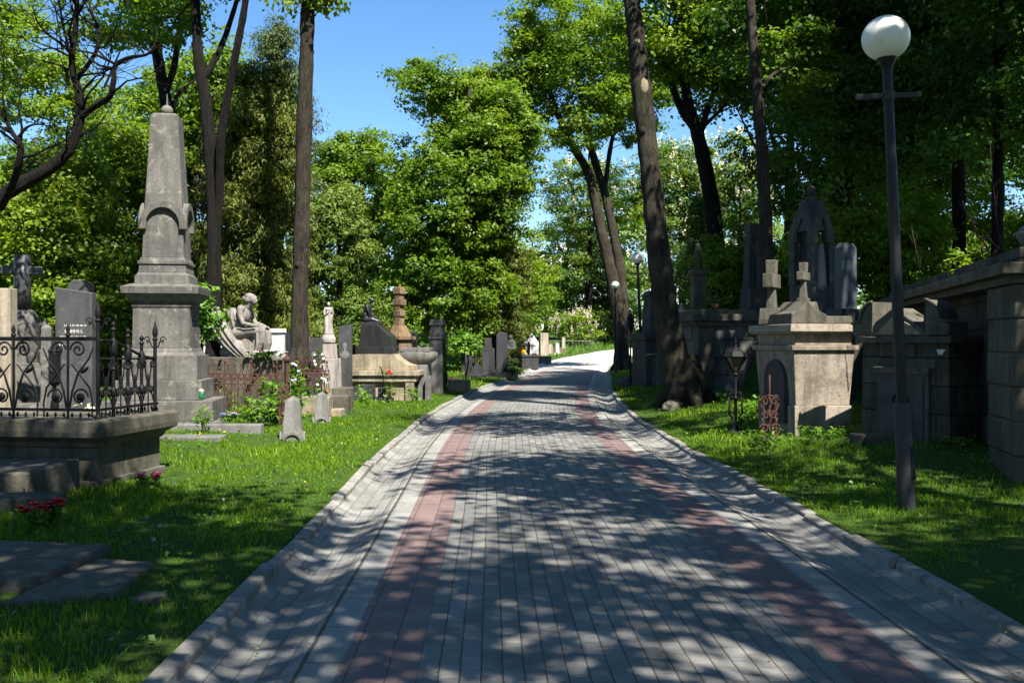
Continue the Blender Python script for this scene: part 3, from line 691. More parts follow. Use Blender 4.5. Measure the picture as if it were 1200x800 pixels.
def build_trees():
    # ---- trunks seen against the light on the left, crowns above the frame
    d = 24.0; b = gbase(X(351, d), d)
    tree('straight_tree', 'tall straight branchless brown trunk between the seated stone statue and the standing pale statue', b,
         [pxs([(351, 432, 12), (351, 380, 10), (354, 250, 9.2), (358, 110, 8.6), (361, 0, 8), (364, -130, 7), (366, -300, 5), (368, -420, 2)], d, b),
          pxs([(364, -130, 4), (400, -230, 3), (440, -330, 1.2)], d, b), pxs([(364, -100, 4), (330, -220, 3), (290, -300, 1.2)], d, b)],
         [crown_px(362, -330, 120, 130, d, b, 22), crown_px(372, -12, 22, 14, d, b, 3)], 'lime', 'bark_brown', 0.2, 190, 0.85, 21, knots=6, zmin=11, twig=(9, 1.5, .02))
    d = 22.0; b = gbase(X(250, d), d)
    tree('forked_tree', 'dark slim tree with two upright stems forking behind the seated stone statue', b,
         [pxs([(250, 440, 9.5), (250, 380, 8.8), (251, 290, 8), (248, 200, 7.5), (241, 120, 7), (234, 80, 6), (230, 30, 5.5), (227, -30, 5), (220, -150, 3), (214, -260, 1.5)], d, b),
          pxs([(252, 285, 5), (257, 230, 5), (259, 165, 5), (268, 108, 4.6), (279, 50, 4.2), (288, -2, 3.8), (300, -120, 2.4), (306, -220, 1.2)], d, b, [0, -.1, -.3, -.5, -.7, -.9, -1.2, -1.4]),
          pxs([(239, 92, 3.8), (256, 62, 3.6), (270, 25, 3.2), (282, -20, 2.8), (296, -110, 1.2)], d, b, [0, .2, .5, .8, 1.2])],
         [crown_px(225, -180, 150, 140, d, b, 26), crown_px(262, -30, 26, 30, d, b, 5), crown_px(205, 10, 40, 34, d, b, 7, 0.9, 1)], 'maple', 'bark_dark', 0.17, 210, 0.75, 22, zmin=9)
    d = 25.0; b = gbase(X(208, d), d)
    tree('leaning_tree', 'dark curved tree forking just behind the ball on the obelisk', b,
         [pxs([(209, 430, 9), (207, 330, 8), (204, 220, 7.5), (199, 150, 7), (191, 100, 6.5), (183, 55, 6), (178, 0, 5.4), (172, -110, 4), (160, -220, 1.5)], d, b),
          pxs([(194, 108, 4), (203, 82, 3.8), (209, 45, 3.4), (215, -4, 3), (222, -120, 1.2)], d, b, [0, -.2, -.4, -.7, -1]),
          pxs([(198, 140, 3), (208, 112, 2.4), (220, 100, 1.6), (232, 92, .8)], d, b, [0, .2, .4, .6])],
         [crown_px(170, -150, 140, 120, d, b, 22), crown_px(155, 20, 60, 45, d, b, 11)], 'maple', 'bark_dark', 0.18, 200, 0.75, 23, zmin=9)
    d = 15.0; b = gbase(X(-105, d), d)
    tree('crooked_tree', 'crooked dark tree with bare twisting boughs arching over the granite cross', b,
         [pxs([(-105, 480, 12.48), (-80, 370, 10.92), (-40, 275, 9.75), (0, 233, 8.58), (28, 214, 7.80), (60, 196, 7.02), (80, 176, 6.40), (91, 150, 5.77), (94, 130, 5.46), (92, 106, 4.37), (85, 84, 3.90), (85, 58, 3.43), (89, 28, 2.96), (90, -10, 2.50), (86, -90, 0.78)], d, b),
          pxs([(95, 137, 4.37), (112, 124, 3.90), (128, 114, 3.59), (133, 96, 3.12), (135, 78, 2.65), (150, 68, 2.18), (172, 64, 1.56), (190, 52, 0.78)], d, b, [0, -.2, -.4, -.5, -.5, -.6, -.8, -1]),
          pxs([(89, 95, 2.81), (106, 72, 2.50), (115, 54, 2.18), (115, 32, 1.87), (106, 10, 1.40), (100, -20, 0.78)], d, b, [0, .2, .4, .6, .8, 1]),
          pxs([(86, 66, 1.87), (72, 52, 1.56), (56, 40, 1.25), (44, 26, 0.86), (38, 8, 0.47)], d, b, [0, -.3, -.5, -.7, -.9]),
          pxs([(81, 60, 1.56), (74, 30, 1.56), (70, 8, 1.09), (64, -20, 0.62)], d, b, [0, .1, .2, .3]),
          pxs([(0, 244, 4.68), (12, 222, 4.21), (21, 196, 3.90), (24, 172, 3.43), (16, 158, 2.34), (8, 144, 1.87), (0, 128, 1.40), (-12, 108, 0.78)], d, b, [-.3, -.6, -.9, -1, -1, -1, -1, -1]),
          pxs([(22, 160, 1.72), (34, 148, 1.25), (48, 146, 0.78), (60, 150, 0.47)], d, b, [-1, -1.1, -1.2, -1.3]),
          pxs([(60, 196, 1.56), (40, 190, 1.17), (25, 200, 0.78), (10, 196, 0.47)], d, b, [.1, .4, .7, .9]),
          pxs([(100, 128, 1.56), (96, 110, 1.25), (110, 92, 0.94), (122, 86, 0.55)], d, b, [0, .3, .5, .7])],
         [crown_px(0, 40, 50, 50, d, b, 12), crown_px(110, -10, 60, 26, d, b, 6), crown_px(-50, -60, 120, 50, d, b, 18)],
         'maple', 'bark_dark', 0.12, 70, 0.42, 24, rmax=0.03, knots=2, zmin=3, twig=(70, 1.5, .022))
    # bare twig fans of the crooked tree's neighbour
    # ---- green backdrop on the left
    def bgtree(name, label, px, d, crowns, leaf, barkm, size, per, rc, seed, r0=0.2, lean=(0, 0), group=None, **kw):
        b = gbase(X(px, d), d)
        el = [crown_px(c[0], c[1], c[2], c[3], d, b, c[4], 0.85, c[5] if len(c) > 5 else 0) for c in crowns]
        top = max(e[2] + e[5] for e in el)
        st = std_stems(top, r0, lean, 4, m(crowns[0][2], d) * .6, seed)
        return tree(name, label, b, st, el, leaf, barkm, size, per, rc, seed, group, **kw)
    bgtree('bushy_tree', 'bright green bushy tree filling the gap behind the granite cross', 40, 27, [(20, 270, 115, 130, 95), (75, 340, 80, 70, 44)], 'lime', 'bark_brown', 0.19, 230, 0.72, 31)
    bgtree('bushy_tree', 'light green bushy tree between the dark speckled headstone and the obelisk', 122, 31, [(122, 270, 76, 140, 100), (120, 370, 66, 55, 34)], 'lime', 'bark_brown', 0.19, 240, 0.75, 32)
    bgtree('tall_tree', 'tall tree of open crown with sky showing above the crooked boughs', 90, 40, [(40, 110, 110, 70, 40), (160, 150, 60, 70, 20), (20, 20, 60, 50, 12)], 'maple', 'bark_dark', 0.22, 190, 0.85, 33, 0.22)
    bgtree('broad_tree', 'deep green maple behind the forked dark stems', 225, 33, [(230, 150, 75, 130, 62), (215, 320, 60, 90, 40), (268, 150, 35, 70, 20)], 'maple', 'bark_dark', 0.21, 240, 0.85, 34)
    bgtree('maple_sapling', 'young maple with big fresh leaves beside the obelisk die', 236, 20.5, [(236, 380, 20, 26, 9), (228, 345, 16, 16, 5)], 'weed', 'bark_dark', 0.17, 60, 0.3, 35, 0.04)
    # ---- drooping junipers and yews
    def conifer(name, label, px, d, top, bottom, rxp, leaf, seed, size=0.26, per=90, n=110, barkm='bark_dark', droop=0.5, rc=0.55, power=0.75, asp=0.3, group=None, cat='conifer', r0=.16):
        b = gbase(X(px, d), d); H = CAMZ - (top - HZ) / F * d - b[2]; z0 = CAMZ - (bottom - HZ) / F * d - b[2]; rx = m(rxp, d)
        r = np.random.default_rng(seed); f = r.uniform(0, 1, n) ** 1.25
        rad = rx * (1 - f) ** power * (0.55 + 0.5 * r.uniform(0, 1, n)) + 0.08; a = r.uniform(0, 6.28, n)
        C = np.stack([np.cos(a) * rad, np.sin(a) * rad, z0 + (H - z0) * f], -1)
        return tree(name, label, b, [[(0, 0, -.2, r0), (0, 0, H * .5, r0 * .6), (0, 0, H * .98, .02)]], None, leaf, barkm, size, per, rc, seed, group, cat, 0.8, 0.25, asp, droop, C=C)
    conifer('drooping_juniper', 'brownish drooping juniper with bare hanging twigs behind the seated statue', 300, 28, 85, 420, 62, 'needle', 41, 0.2, 230, 190, droop=0.8, rc=.6, power=.4)
    conifer('dry_juniper', 'half dry brown juniper tangle beside the straight bare trunk', 275, 29.5, 150, 400, 46, 'dryneedle', 42, 0.22, 110, 110, droop=0.9, rc=.5, power=.35)
    conifer('spruce_tree', 'narrow grey green spruce whose tip stands above its neighbours against the sky', 325, 42, 32, 250, 52, 'spruce', 43, 0.2, 240, 130, droop=0.4, rc=.62, power=.7)
    conifer('yew_tree', 'dense light green yew behind the standing statue and portrait slab', 398, 34, 225, 425, 55, 'thuja', 44, 0.22, 170, 150, droop=0.1, rc=.5, power=.35)
    conifer('yew_tree', 'dense yew between the straight bare trunk and the drooping juniper', 330, 33, 180, 420, 40, 'thuja', 45, 0.22, 150, 110, droop=0.2, rc=.5, power=.35)
    conifer('hanging_yew', 'very dark weeping yew hanging over the black tombs by the road', 577, 48, 235, 392, 36, 'needle', 46, 0.26, 190, 130, droop=0.9, rc=.62, power=.3, r0=.25)
    conifer('thuja_tree', 'bright green thuja column at the end of the sunlit road', 708, 81, 366, 412, 11, 'thuja', 47, 0.25, 70, 44, droop=-.4, rc=.38, power=.45, r0=.08)
    conifer('thuja_tree', 'slim dark thuja column among the leaves left of the tall thin trunk', 822, 40, 235, 360, 15, 'thuja', 48, 0.25, 90, 60, droop=-.4, rc=.42, power=.4, r0=.08)
    # ---- big maples in the middle
    bgtree('round_maple', 'broad light green maple with branches showing left of the biggest crown', 425, 52, [(430, 225, 72, 84, 80), (395, 190, 36, 40, 22), (440, 330, 70, 60, 44)], 'maple', 'bark_brown', 0.25, 200, 0.85, 51, 0.3)
    bgtree('great_maple', 'biggest dense maple crown in the middle, rising to the blue sky', 550, 46, [(530, 250, 88, 110, 150), (575, 175, 62, 105, 95), (520, 345, 85, 60, 62), (505, 105, 42, 36, 20)], 'maple', 'bark_brown', 0.24, 200, 0.78, 52, 0.35, flat=.8)
    bgtree('golden_maple', 'yellow green crown catching the sun at the top of the biggest maple', 572, 53, [(566, 128, 50, 56, 44), (604, 150, 36, 70, 26)], 'yellowleaf', 'bark_brown', 0.24, 190, 0.85, 53, 0.25)
    bgtree('roadside_maple', 'bright maple overhanging the far left tombs at the road bend', 624, 74, [(624, 340, 34, 48, 50), (600, 310, 30, 44, 28)], 'lime', 'bark_brown', 0.24, 190, 0.8, 54, 0.2)
    bgtree('distant_tree', 'pale thin tree under the small sky gap beyond the road bend', 665, 92, [(660, 300, 40, 70, 40), (690, 350, 50, 40, 30)], 'lime', 'bark_brown', 0.32, 150, 1.2, 55, 0.25)
    bgtree('distant_tree', 'dark leafy tree behind the pink flowering shrub', 640, 92, [(640, 345, 40, 40, 36)], 'maple', 'bark_brown', 0.3, 190, 1.1, 56, 0.25)
    bgtree('distant_tree', 'dark tree behind the thuja at the end of the road', 715, 90, [(712, 330, 40, 60, 40), (740, 380, 40, 40, 24)], 'deep', 'bark_dark', 0.3, 190, 1.1, 57, 0.25)
    bgtree('chestnut_tree', 'flowering chestnut with white candles left of the big leaning trunk', 690, 86, [(690, 240, 58, 80, 62), (660, 320, 40, 40, 20)], 'chestnut', 'bark_dark', 0.32, 190, 1.2, 58, 0.35, blossom=('blossom', 3, 1.6))
    bgtree('chestnut_tree', 'flowering chestnut covered in white candles right of the big leaning trunk', 800, 78, [(800, 230, 70, 72, 80), (800, 320, 80, 50, 40)], 'chestnut', 'bark_dark', 0.32, 200, 1.2, 59, 0.35, blossom=('blossom', 4, 1.6))
    bgtree('chestnut_tree', 'flowering chestnut seen between the two dark trunks above the stone tombs', 868, 70, [(868, 250, 45, 90, 50)], 'chestnut', 'bark_dark', 0.32, 190, 1.15, 60, 0.3, blossom=('blossom', 4, 1.8))
    bgtree('lilac_shrub', 'round shrub covered with pale pink flowers at the road bend', 672, 76, [(672, 386, 30, 27, 40)], 'maple', 'bark_brown', 0.2, 140, 0.6, 61, 0.06, blossom=('pinkblossom', 4, 0.95), cat='shrub')
    bgtree('sapling', 'small sunlit sapling of pale leaves beside the dark tombs', 546, 36, [(546, 402, 17, 15, 12)], 'weed', 'bark_dark', 0.2, 60, 0.34, 62, 0.035)
    # ---- trees on the right of the road
    d = 22.0; b = gbase(X(800, d), d)
    tree('leaning_trunk_tree', 'thick scarred trunk leaning left over the grass beside the road', b,
         [pxs([(803, 474, 22), (795, 440, 18.5), (785, 395, 16), (776, 330, 14), (769, 270, 12.8), (761, 190, 11.8), (752, 110, 11.5), (745, 40, 10), (739, -10, 9), (728, -130, 7), (716, -260, 4), (706, -360, 2)], d, b),
          pxs([(730, -110, 5), (760, -200, 4), (790, -280, 1.5)], d, b), pxs([(735, -60, 5), (790, -170, 4), (850, -260, 1.5)], d, b)],
         [crown_px(805, -270, 105, 120, d, b, 34), crown_px(850, -160, 100, 70, d, b, 22)], 'maple', 'bark_mossy', 0.19, 200, 0.85, 71, knots=7, zmin=9.2)
    o = MB(); q = P(755, 101, d - 0.20) - Vector(b)
    o.ell(q, (m(5, d), 0.05, m(9.5, d))); o.build('pruning_scar', M['cutwood'], COL.objects.get('leaning_trunk_tree'), smooth=True)
    o = MB(); q = P(747, 49, d - 0.185) - Vector(b); o.ell(q, (m(3, d), 0.04, m(3.2, d))); o.build('pruning_scar', M['cutwood'], COL.objects.get('leaning_trunk_tree'), smooth=True)
    d = 52.0; b = gbase(X(731, d), d)
    tree('twin_stem_tree', 'tree of two curving stems rising beside the farthest globe lamp', b,
         [pxs([(729, 436, 10), (728, 395, 8.5), (722, 355, 7.5), (714, 310, 7), (703, 265, 6), (690, 205, 5.2), (668, 165, 4.2), (645, 110, 3), (630, 50, 1.5)], d, b),
          pxs([(729, 425, 7.5), (731, 380, 6.5), (728, 330, 6), (720, 280, 5.2), (708, 225, 4.8), (690, 165, 4), (680, 110, 3), (670, 30, 1.5)], d, b, [.2, .4, .5, .6, .8, 1, 1.2, 1.4]),
          pxs([(708, 225, 3), (716, 170, 2.6), (728, 120, 1.8), (738, 60, 1)], d, b, [.8, .9, 1, 1.2])],
         [crown_px(678, 75, 84, 115, d, b, 125), crown_px(622, 70, 40, 60, d, b, 30), crown_px(745, 120, 50, 60, d, b, 34), crown_px(740, 260, 30, 40, d, b, 8, .9, 3)],
         'maple', 'bark_brown', 0.25, 190, 0.85, 72, zmin=5)
    d = 31.0; b = gbase(X(846, d), d)
    tree('curved_tree', 'dark curved trunk splitting into several boughs under the upper canopy', b,
         [pxs([(848, 400, 12), (843, 330, 10.5), (838, 270, 9.5), (829, 210, 8.5), (818, 160, 7.5), (806, 120, 6), (800, 70, 5), (797, 10, 4), (790, -80, 2)], d, b),
          pxs([(818, 155, 5.5), (800, 130, 4.8), (786, 95, 4), (775, 50, 2.6), (765, -10, 1.2)], d, b, [0, .2, .4, .6, .8]),
          pxs([(820, 158, 4), (832, 120, 3.4), (846, 80, 2.8), (850, 20, 1.6)], d, b, [0, -.3, -.6, -.9]),
          pxs([(823, 150, 2.6), (845, 128, 2), (865, 105, 1)], d, b, [0, .3, .5])],
         [crown_px(800, 35, 88, 78, d, b, 55), crown_px(860, 70, 60, 62, d, b, 22), crown_px(830, -80, 130, 70, d, b, 40)], 'maple', 'bark_dark', 0.2, 220, 0.85, 73, zmin=7)
    d = 21.5; b = gbase(X(897, d), d)
    tree('slender_tree', 'slender rough trunk rising straight up behind the tomb with two crosses', b,
         [pxs([(901, 380, 8.2), (899, 310, 7.6), (896, 230, 7.2), (891, 150, 6.6), (885, 80, 6), (879, 0, 5.4), (870, -120, 4), (864, -240, 1.5)], d, b),
          pxs([(888, 110, 2.6), (905, 88, 2), (926, 78, 1)], d, b, [0, .3, .6])],
         [crown_px(866, -190, 130, 110, d, b, 40), crown_px(930, 60, 40, 50, d, b, 9, .9, 1)], 'maple', 'bark_grey', 0.17, 190, 0.7, 74, knots=6, zmin=9)
    # ---- the shaded wood behind the tombs
    wood = []
    specs = [(990, 27, 0.19), (1124, 25, 0.17), (1168, 22, 0.13), (1060, 33, 0.24), (955, 38, 0.2), (1215, 27, 0.2), (1095, 42, 0.25), (1040, 44, 0.25), (975, 33, 0.2), (1170, 38, 0.24), (1270, 20, 0.2)]
    lab = ['dark trunk in the shaded wood, standing behind the first globe lamp', 'dark trunk deep in the wood above the ashlar wall']
    protos = []
    for k in range(3):
        seed = 81 + k; H = 15.0 + k
        el = [(0, 0, 10.0, 4.0, 4.0, 5.2, 82), (0.6, -0.6, 5.2, 3.2, 3.2, 2.3, 26)] if k != 1 else [(0, 0, 10.6, 3.8, 3.8, 5.0, 78), (-0.5, 0.3, 5.0, 2.6, 2.6, 2.4, 22)]
        px, d, r0 = specs[k]
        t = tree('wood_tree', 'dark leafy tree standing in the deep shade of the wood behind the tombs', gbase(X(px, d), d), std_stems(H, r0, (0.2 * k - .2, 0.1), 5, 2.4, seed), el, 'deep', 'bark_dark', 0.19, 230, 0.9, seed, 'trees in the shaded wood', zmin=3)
        protos.append(t)
    for i, (px, d, r0) in enumerate(specs[3:]):
        dup(protos[i % 3], gbase(X(px, d), d), 1.3 * i + .5, 1.0 + 0.09 * ((i * 7) % 4))
    for i, (px, d, s) in enumerate([(985, 24.5, 1.0), (1052, 24, 0.8), (1150, 30, 1.2), (865, 30, 1.1), (900, 36, 1.3), (840, 34, 1.15), (1240, 24, 1.1), (940, 30, 1.2), (1090, 28, 1.1)]):
        lb = ['sunlit leafy bush between the gothic niche monument and the grey stele', 'small sunlit bush behind the grey stele and the lamp pole', 'dark bush in the wood above the ashlar wall', 'bright leafy bush behind the draped figure monument',
              'tall bush glowing between the slender and curved trunks', 'green bush behind the square ashlar tomb', 'dark bush at the edge of the wood above the square pier', 'leafy bush in the gap left of the gothic niche monument', 'dim bush in the wood above the gabled tomb front'][i]
        b = gbase(X(px, d), d)
        if i < 2: br = tree('bush', lb, b, [[(0, 0, -.1, .05), (0.1, 0, .8, .04), (.2, .1, 2.2, .012)], [(0, 0, 0, .04), (-.3, .1, 1.0, .03), (-.6, .1, 1.9, .01)], [(0, 0, 0, .03), (.2, -.3, .9, .02), (.5, -.4, 1.7, .01)]],
                            [(0, 0, 1.5, 1.5, 1.3, 1.3, 34)], 'maple' if i else 'lime', 'bark_dark', 0.15, 150, 0.5, 95 + i, 'bushes at the edge of the wood', 'bush')
        else: dup(br, b, i * 1.1, s, lb)
    # ---- trees beside and behind the photographer: only their shade falls into the picture
    for i, (x, y, H, el) in enumerate(SHADERS):
        s = 121 + i
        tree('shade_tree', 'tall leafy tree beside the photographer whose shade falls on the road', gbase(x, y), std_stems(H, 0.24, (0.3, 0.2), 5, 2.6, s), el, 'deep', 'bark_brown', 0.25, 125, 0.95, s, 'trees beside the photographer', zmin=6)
    pr_ = [o for o in COL.objects if o.name.startswith('shade_tree')][:4]
    for i, (x, y, sc) in enumerate([(-13, 3, .95), (-11, -4, 1), (-14, 9, .9), (-8, -9, 1.0), (-3, -13, 1.05), (3, -12, 1.0), (9, -10, 1.1), (15, -5, 1.1), (17, 3, 1.1), (-16, -10, 1.2), (-18, 14, 1.0), (14, -14, 1.2), (0, -20, 1.3), (-10, -18, 1.3), (9, -20, 1.3)]):
        dup(pr_[i % 4], gbase(x, y), i * 1.7, (sc * 1.25, sc * 1.25, sc * .82))
    # ---- far wood closing the view
    r = np.random.default_rng(77); n = 420
    ang = r.uniform(-0.62, 0.62, n); dist = r.uniform(105, 150, n)
    x = np.tan(ang) * dist; zc = r.uniform(0, 1, n) ** 0.8 * (9 + 4 * np.sin(x * .09) + np.where(x > 12, 5, 0)) + 1
    C = np.stack([x, dist, zc + 0.5], -1); keep = np.abs(x - 12) + 100 * 0 > -1
    p, N, tt = clump_leaves(C[keep], 2.6, 170, 78)
    o = leaf_mesh('far_wood', p, N, 0.55 * r.uniform(.6, 1.3, len(p)), M['maple'], None, .7, tt); tag(o, kind='stuff')
SHADERS = [   # trunk x, y, height, crown (centre relative to the trunk)
    (-4.6, 1.0, 14.5, [(3.0, 1.5, 10.5, 3.3, 2.7, 2.6, 40)]),
    (-3.4, -2.5, 14.5, [(4.3, 2.4, 10.5, 3.2, 3.0, 2.6, 42)]),
    (5.6, -2.5, 15, [(-0.7, 1.8, 10.8, 3.3, 3.2, 2.6, 36)]),
    (7.0, 4.6, 15, [(-1.7, 0.4, 10.8, 2.9, 3.3, 2.5, 38)]),
    (8.6, 10.6, 15.5, [(-3.4, 0.9, 11.4, 3.0, 2.9, 2.4, 34)]),
    (10.4, 2.2, 15, [(-0.6, 3.2, 9.4, 2.5, 2.4, 2.4, 48)]),
    (9.6, -3.5, 15, [(-1.3, 3.0, 10.6, 2.9, 2.8, 2.6, 42)]),
    (13.0, 11.5, 16, [(-1.4, 1.2, 11.0, 3.2, 3.6, 3.2, 30)]),
    (14.0, 18.5, 17, [(-1.6, 0.5, 12.0, 3.8, 4.0, 3.4, 30)]),
    (16.0, 26.0, 17, [(-1.8, 0.0, 12.0, 4.2, 4.2, 3.8, 26)]),
    (12.6, 15.4, 15, [(-4.0, 0.2, 10.4, 2.7, 2.9, 2.2, 44)]),
    (15.0, 6.0, 16, [(-1.0, 0.5, 11.0, 3.2, 3.2, 3.2, 44)]),
    (11.5, 33.5, 17, [(-2.0, 0.0, 12.5, 3.8, 4.6, 3.6, 54)]),
    (11.5, 41.0, 17, [(-1.5, 0.0, 12.5, 3.8, 4.4, 3.6, 48)]),
]
build_trees()

# ------------------------------------------------------------------ lamps
def lamp(px, pyb, d, label, lean=0.0, s=1.0):
    x = X(px, d); t = thing('street_lamp', label, 'street lamp', (x, d, gz(x, d) - 0.02), 0, 'globe lamps along the path')
    t.rotation_euler = (0, lean, 0); t.scale = (s, s, s)
    MB().lathe([(0.085, -0.1), (0.085, 1.02), (0.083, 1.035), (0.062, 1.05), (0.062, 1.06)], n=24).build('pole_base', M['pole_grey'], t, smooth=False).data.polygons.foreach_set('use_smooth', [False] * 0 or None) if False else None
    b = MB().lathe([(0.078, -0.1), (0.078, 1.0), (0.076, 1.02), (0.056, 1.03)], n=28).build('pole_base', M['pole_grey'], t); autosm(b)
    dr = MB().box(0.03, 0.069, -0.0795, -0.06, 0.32, 0.62).build('hatch', M['pole'], b, 0.004)
    b = MB().lathe([(0.05, 1.03), (0.048, 3.0), (0.043, 4.12)], n=24).build('pole', M['pole'], t); autosm(b)
    b = MB().lathe([(0.043, 4.10), (0.05, 4.13), (0.075, 4.18), (0.095, 4.22), (0.10, 4.25), (0.085, 4.26)], n=24).build('globe_collar', M['pole'], t); autosm(b)
    b = MB()
    b.box(-0.30, -0.045, -0.02, 0.02, 3.845, 3.89); b.box(0.045, 0.30, -0.02, 0.02, 3.845, 3.89)
    b.lathe([(0.052, 3.82), (0.056, 3.83), (0.056, 3.90), (0.052, 3.91)], n=16)
    b.build('crossbar', M['pole_grey'], t, 0.004)
    g = MB().ell((0, 0, 4.40), (0.215, 0.215, 0.205), None, 40).build('globe', M['globe'], t, smooth=True)
    return t
def autosm(o, ang=35):
    me = o.data
    me.polygons.foreach_set('use_smooth', [True] * len(me.polygons))
    try: me.set_sharp_from_angle(angle=R(ang))
    except Exception: pass
    return o
lamp(1063, 592, 9.1, 'tall black lamp with white globe standing in the grass before the ashlar wall', -0.045)
lamp(753, 462, 31.8, 'black globe lamp standing between the grass edge and the big leaning trunk', -0.04, .955)
lamp(722, 440, 49.0, 'small distant globe lamp beside the twin stemmed tree', -0.012)

# ------------------------------------------------------------------ ironwork helpers
def spiral(c, r0, turns, a0, plane='xz', n=22, y=0.0, flip=1):
    out = []
    for i in range(n):
        f = i / (n - 1); r = r0 * (1 - 0.86 * f); a = a0 + flip * turns * 2 * math.pi * f
        out.append((c[0] + r * math.cos(a), y, c[1] + r * math.sin(a)))
    return out
def rot_pts(pts, o, ang):
    c, s = math.cos(ang), math.sin(ang)
    return [(o[0] + p[0] * c - p[1] * s, o[1] + p[0] * s + p[1] * c, p[2]) for p in pts]

# ------------------------------------------------------------------ foreground left: railed grave plinth
def railed_grave():
    rot = -0.16; ox, oy = -4.53, 10.7
    zt = 0.80; g0 = gz(ox, oy)
    t = thing('grave_plinth', 'dark mossy stone plinth with heavy cornice carrying the scrolled black railing', 'grave plinth', (ox, oy, g0), rot)
    W_, D_ = 3.6, 1.35; h = zt - g0
    b = MB(); b.box(-W_, 0, 0, D_, -0.2, h - 0.30); b.build('plinth_wall', M['mossy'], t, 0.012)
    b = MB(); b.box(-W_ - .05, 0.05, -0.05, D_ + .05, -0.2, 0.07); b.build('plinth_foot', M['mossy'], t, 0.012)
    pr = [(0.0, h - .32), (0.03, h - .30), (0.05, h - .25), (0.11, h - .21), (0.15, h - .19), (0.16, h - .13), (0.16, h - .02), (0.14, h)]
    b = MB(); vr = []
    for (o, z) in pr:
        vr.append([b.bm.verts.new(p) for p in ((-W_ - o, -o, z), (o, -o, z), (o, D_ + o, z), (-W_ - o, D_ + o, z))])
    for i in range(len(vr) - 1):
        for k in range(4): b._face([vr[i][k], vr[i][(k+1) % 4], vr[i+1][(k+1) % 4], vr[i+1][k]])
    b._face(vr[0][::-1]); b._face(vr[-1]); b.build('cornice', M['mossy'], t, 0.006)
    # railing stands on the plinth
    f = thing('iron_railing', 'ornate black wrought iron grave railing with scrolls, spear posts and knobbed bars', 'iron railing', (ox, oy, zt), rot)
    RH = 0.88
    yo = 0.03
    def post(x, y, H, spear=True, name='corner_post', rr=0.022):
        b = MB(); b.tube([(x, y, -0.02), (x, y, H)], rr, 10)
        b.tube([(x, y, 0), (x, y, .03), (x, y, .05)], [rr * 1.7, rr * 1.7, rr], 10)
        prof = [(rr, H), (rr * 1.5, H + .02), (rr * .8, H + .04), (rr * 1.5, H + .08), (rr * 1.35, H + .13), (rr * .6, H + .19), (0.002, H + .24)]
        b.lathe(prof, (x, y), 12)
        for s in (-1, 1):
            p = [(x, y, H - .10)] + [(x + s * (.035 + .07 * k / 8), y, H - .10 + .10 * math.sin(k / 8 * 2.4)) for k in range(1, 9)]
            b.tube(p, .008, 6)
            b.tube([(x + q[0], y, H - .02 + q[2]) for q in spiral((s * .10, 0.03), .045, 1.1, 0 if s > 0 else math.pi, flip=s)], .007, 6)
        return autosm(b.build(name, M['iron'], f), 50)
    post(0, yo, 1.06); post(-0.05, D_ - 0.03, 0.86)
    post(-3.4, yo, 1.06)
    # front rails
    for z, hh in ((0.10, .016), (RH, .022)):
        b = MB(); b.box(-3.4, -0.024, yo - .014, yo + .014, z - hh, z + hh); b.build('front_rail', M['iron'], f, 0.003)
    # side rails: the upper one sweeps down to the far post
    b = MB(); b.box(-0.012, 0.012, yo + .026, D_ - .055, 0.085, 0.115); b.build('side_rail', M['iron'], f, 0.003)
    pts = []
    for k in range(15):
        q = k / 14; pts.append((-0.045 * q, yo + .02 + q * (D_ - .08), RH - 0.02 - 0.21 * sstep(0.1, 0.95, q)))
    b = MB(); b.tube(pts, .018, 8); b.build('side_rail', M['iron'], f, smooth=True)
    b = MB(); b.tube([(-0.0, yo + .02, 0.66), (-0.045, D_ - .05, 0.64)], .011, 8); b.build('side_rail', M['iron'], f, smooth=True)
    # front scroll panels
    def scrollpanel(x0, wdt):
        b = MB(); c = x0 + wdt / 2
        b.tube([(c, yo, .0), (c, yo, RH + .10)], .014, 8)
        b.lathe([(.014, RH + .02), (.03, RH + .04), (.014, RH + .07), (.024, RH + .10), (.004, RH + .16)], (c, yo), 10)
        for s in (-1, 1):
            b.tube([(q[0], yo, q[2]) for q in spiral((c + s * .12, .76), .095, 1.6, math.pi if s > 0 else 0, flip=-s)], .0115, 6)
            b.tube([(q[0], yo, q[2]) for q in spiral((c + s * .145, .24), .10, 1.5, 0 if s > 0 else math.pi, flip=s)], .0115, 6)
            b.ell((c + s * .145, yo, .24), (.046, .026, .046), None, 10)
            b.tube([(c + s * .02, yo, .12), (c + s * .05, yo, .30), (c + s * .12, yo, .50), (c + s * .25, yo, .66), (c + s * .30, yo, .78)], [.012, .014, .013, .012, .008], 6)
            b.tube([(c + s * .30, yo, .14), (c + s * .26, yo, .34), (c + s * .16, yo, .46), (c + s * .04, yo, .60)], [.010, .012, .012, .008], 6)
            b.ell((c + s * .20, yo, .535), (.06, .02, .03), Vector((s, 0, .8)).to_track_quat('X', 'Y'), 8)
            b.tube([(c + s * .29, yo, .02), (c + s * .29, yo, .16)], .0095, 6)
            for k in range(3): b.ell((c + s * (.05 + .1 * k), yo, .045), (.014, .014, .03), None, 6)
        autosm(b.build('scroll_panel', M['iron'], f), 50)
    for k in range(5): scrollpanel(-0.02 - 0.66 * (k + 1), 0.64)
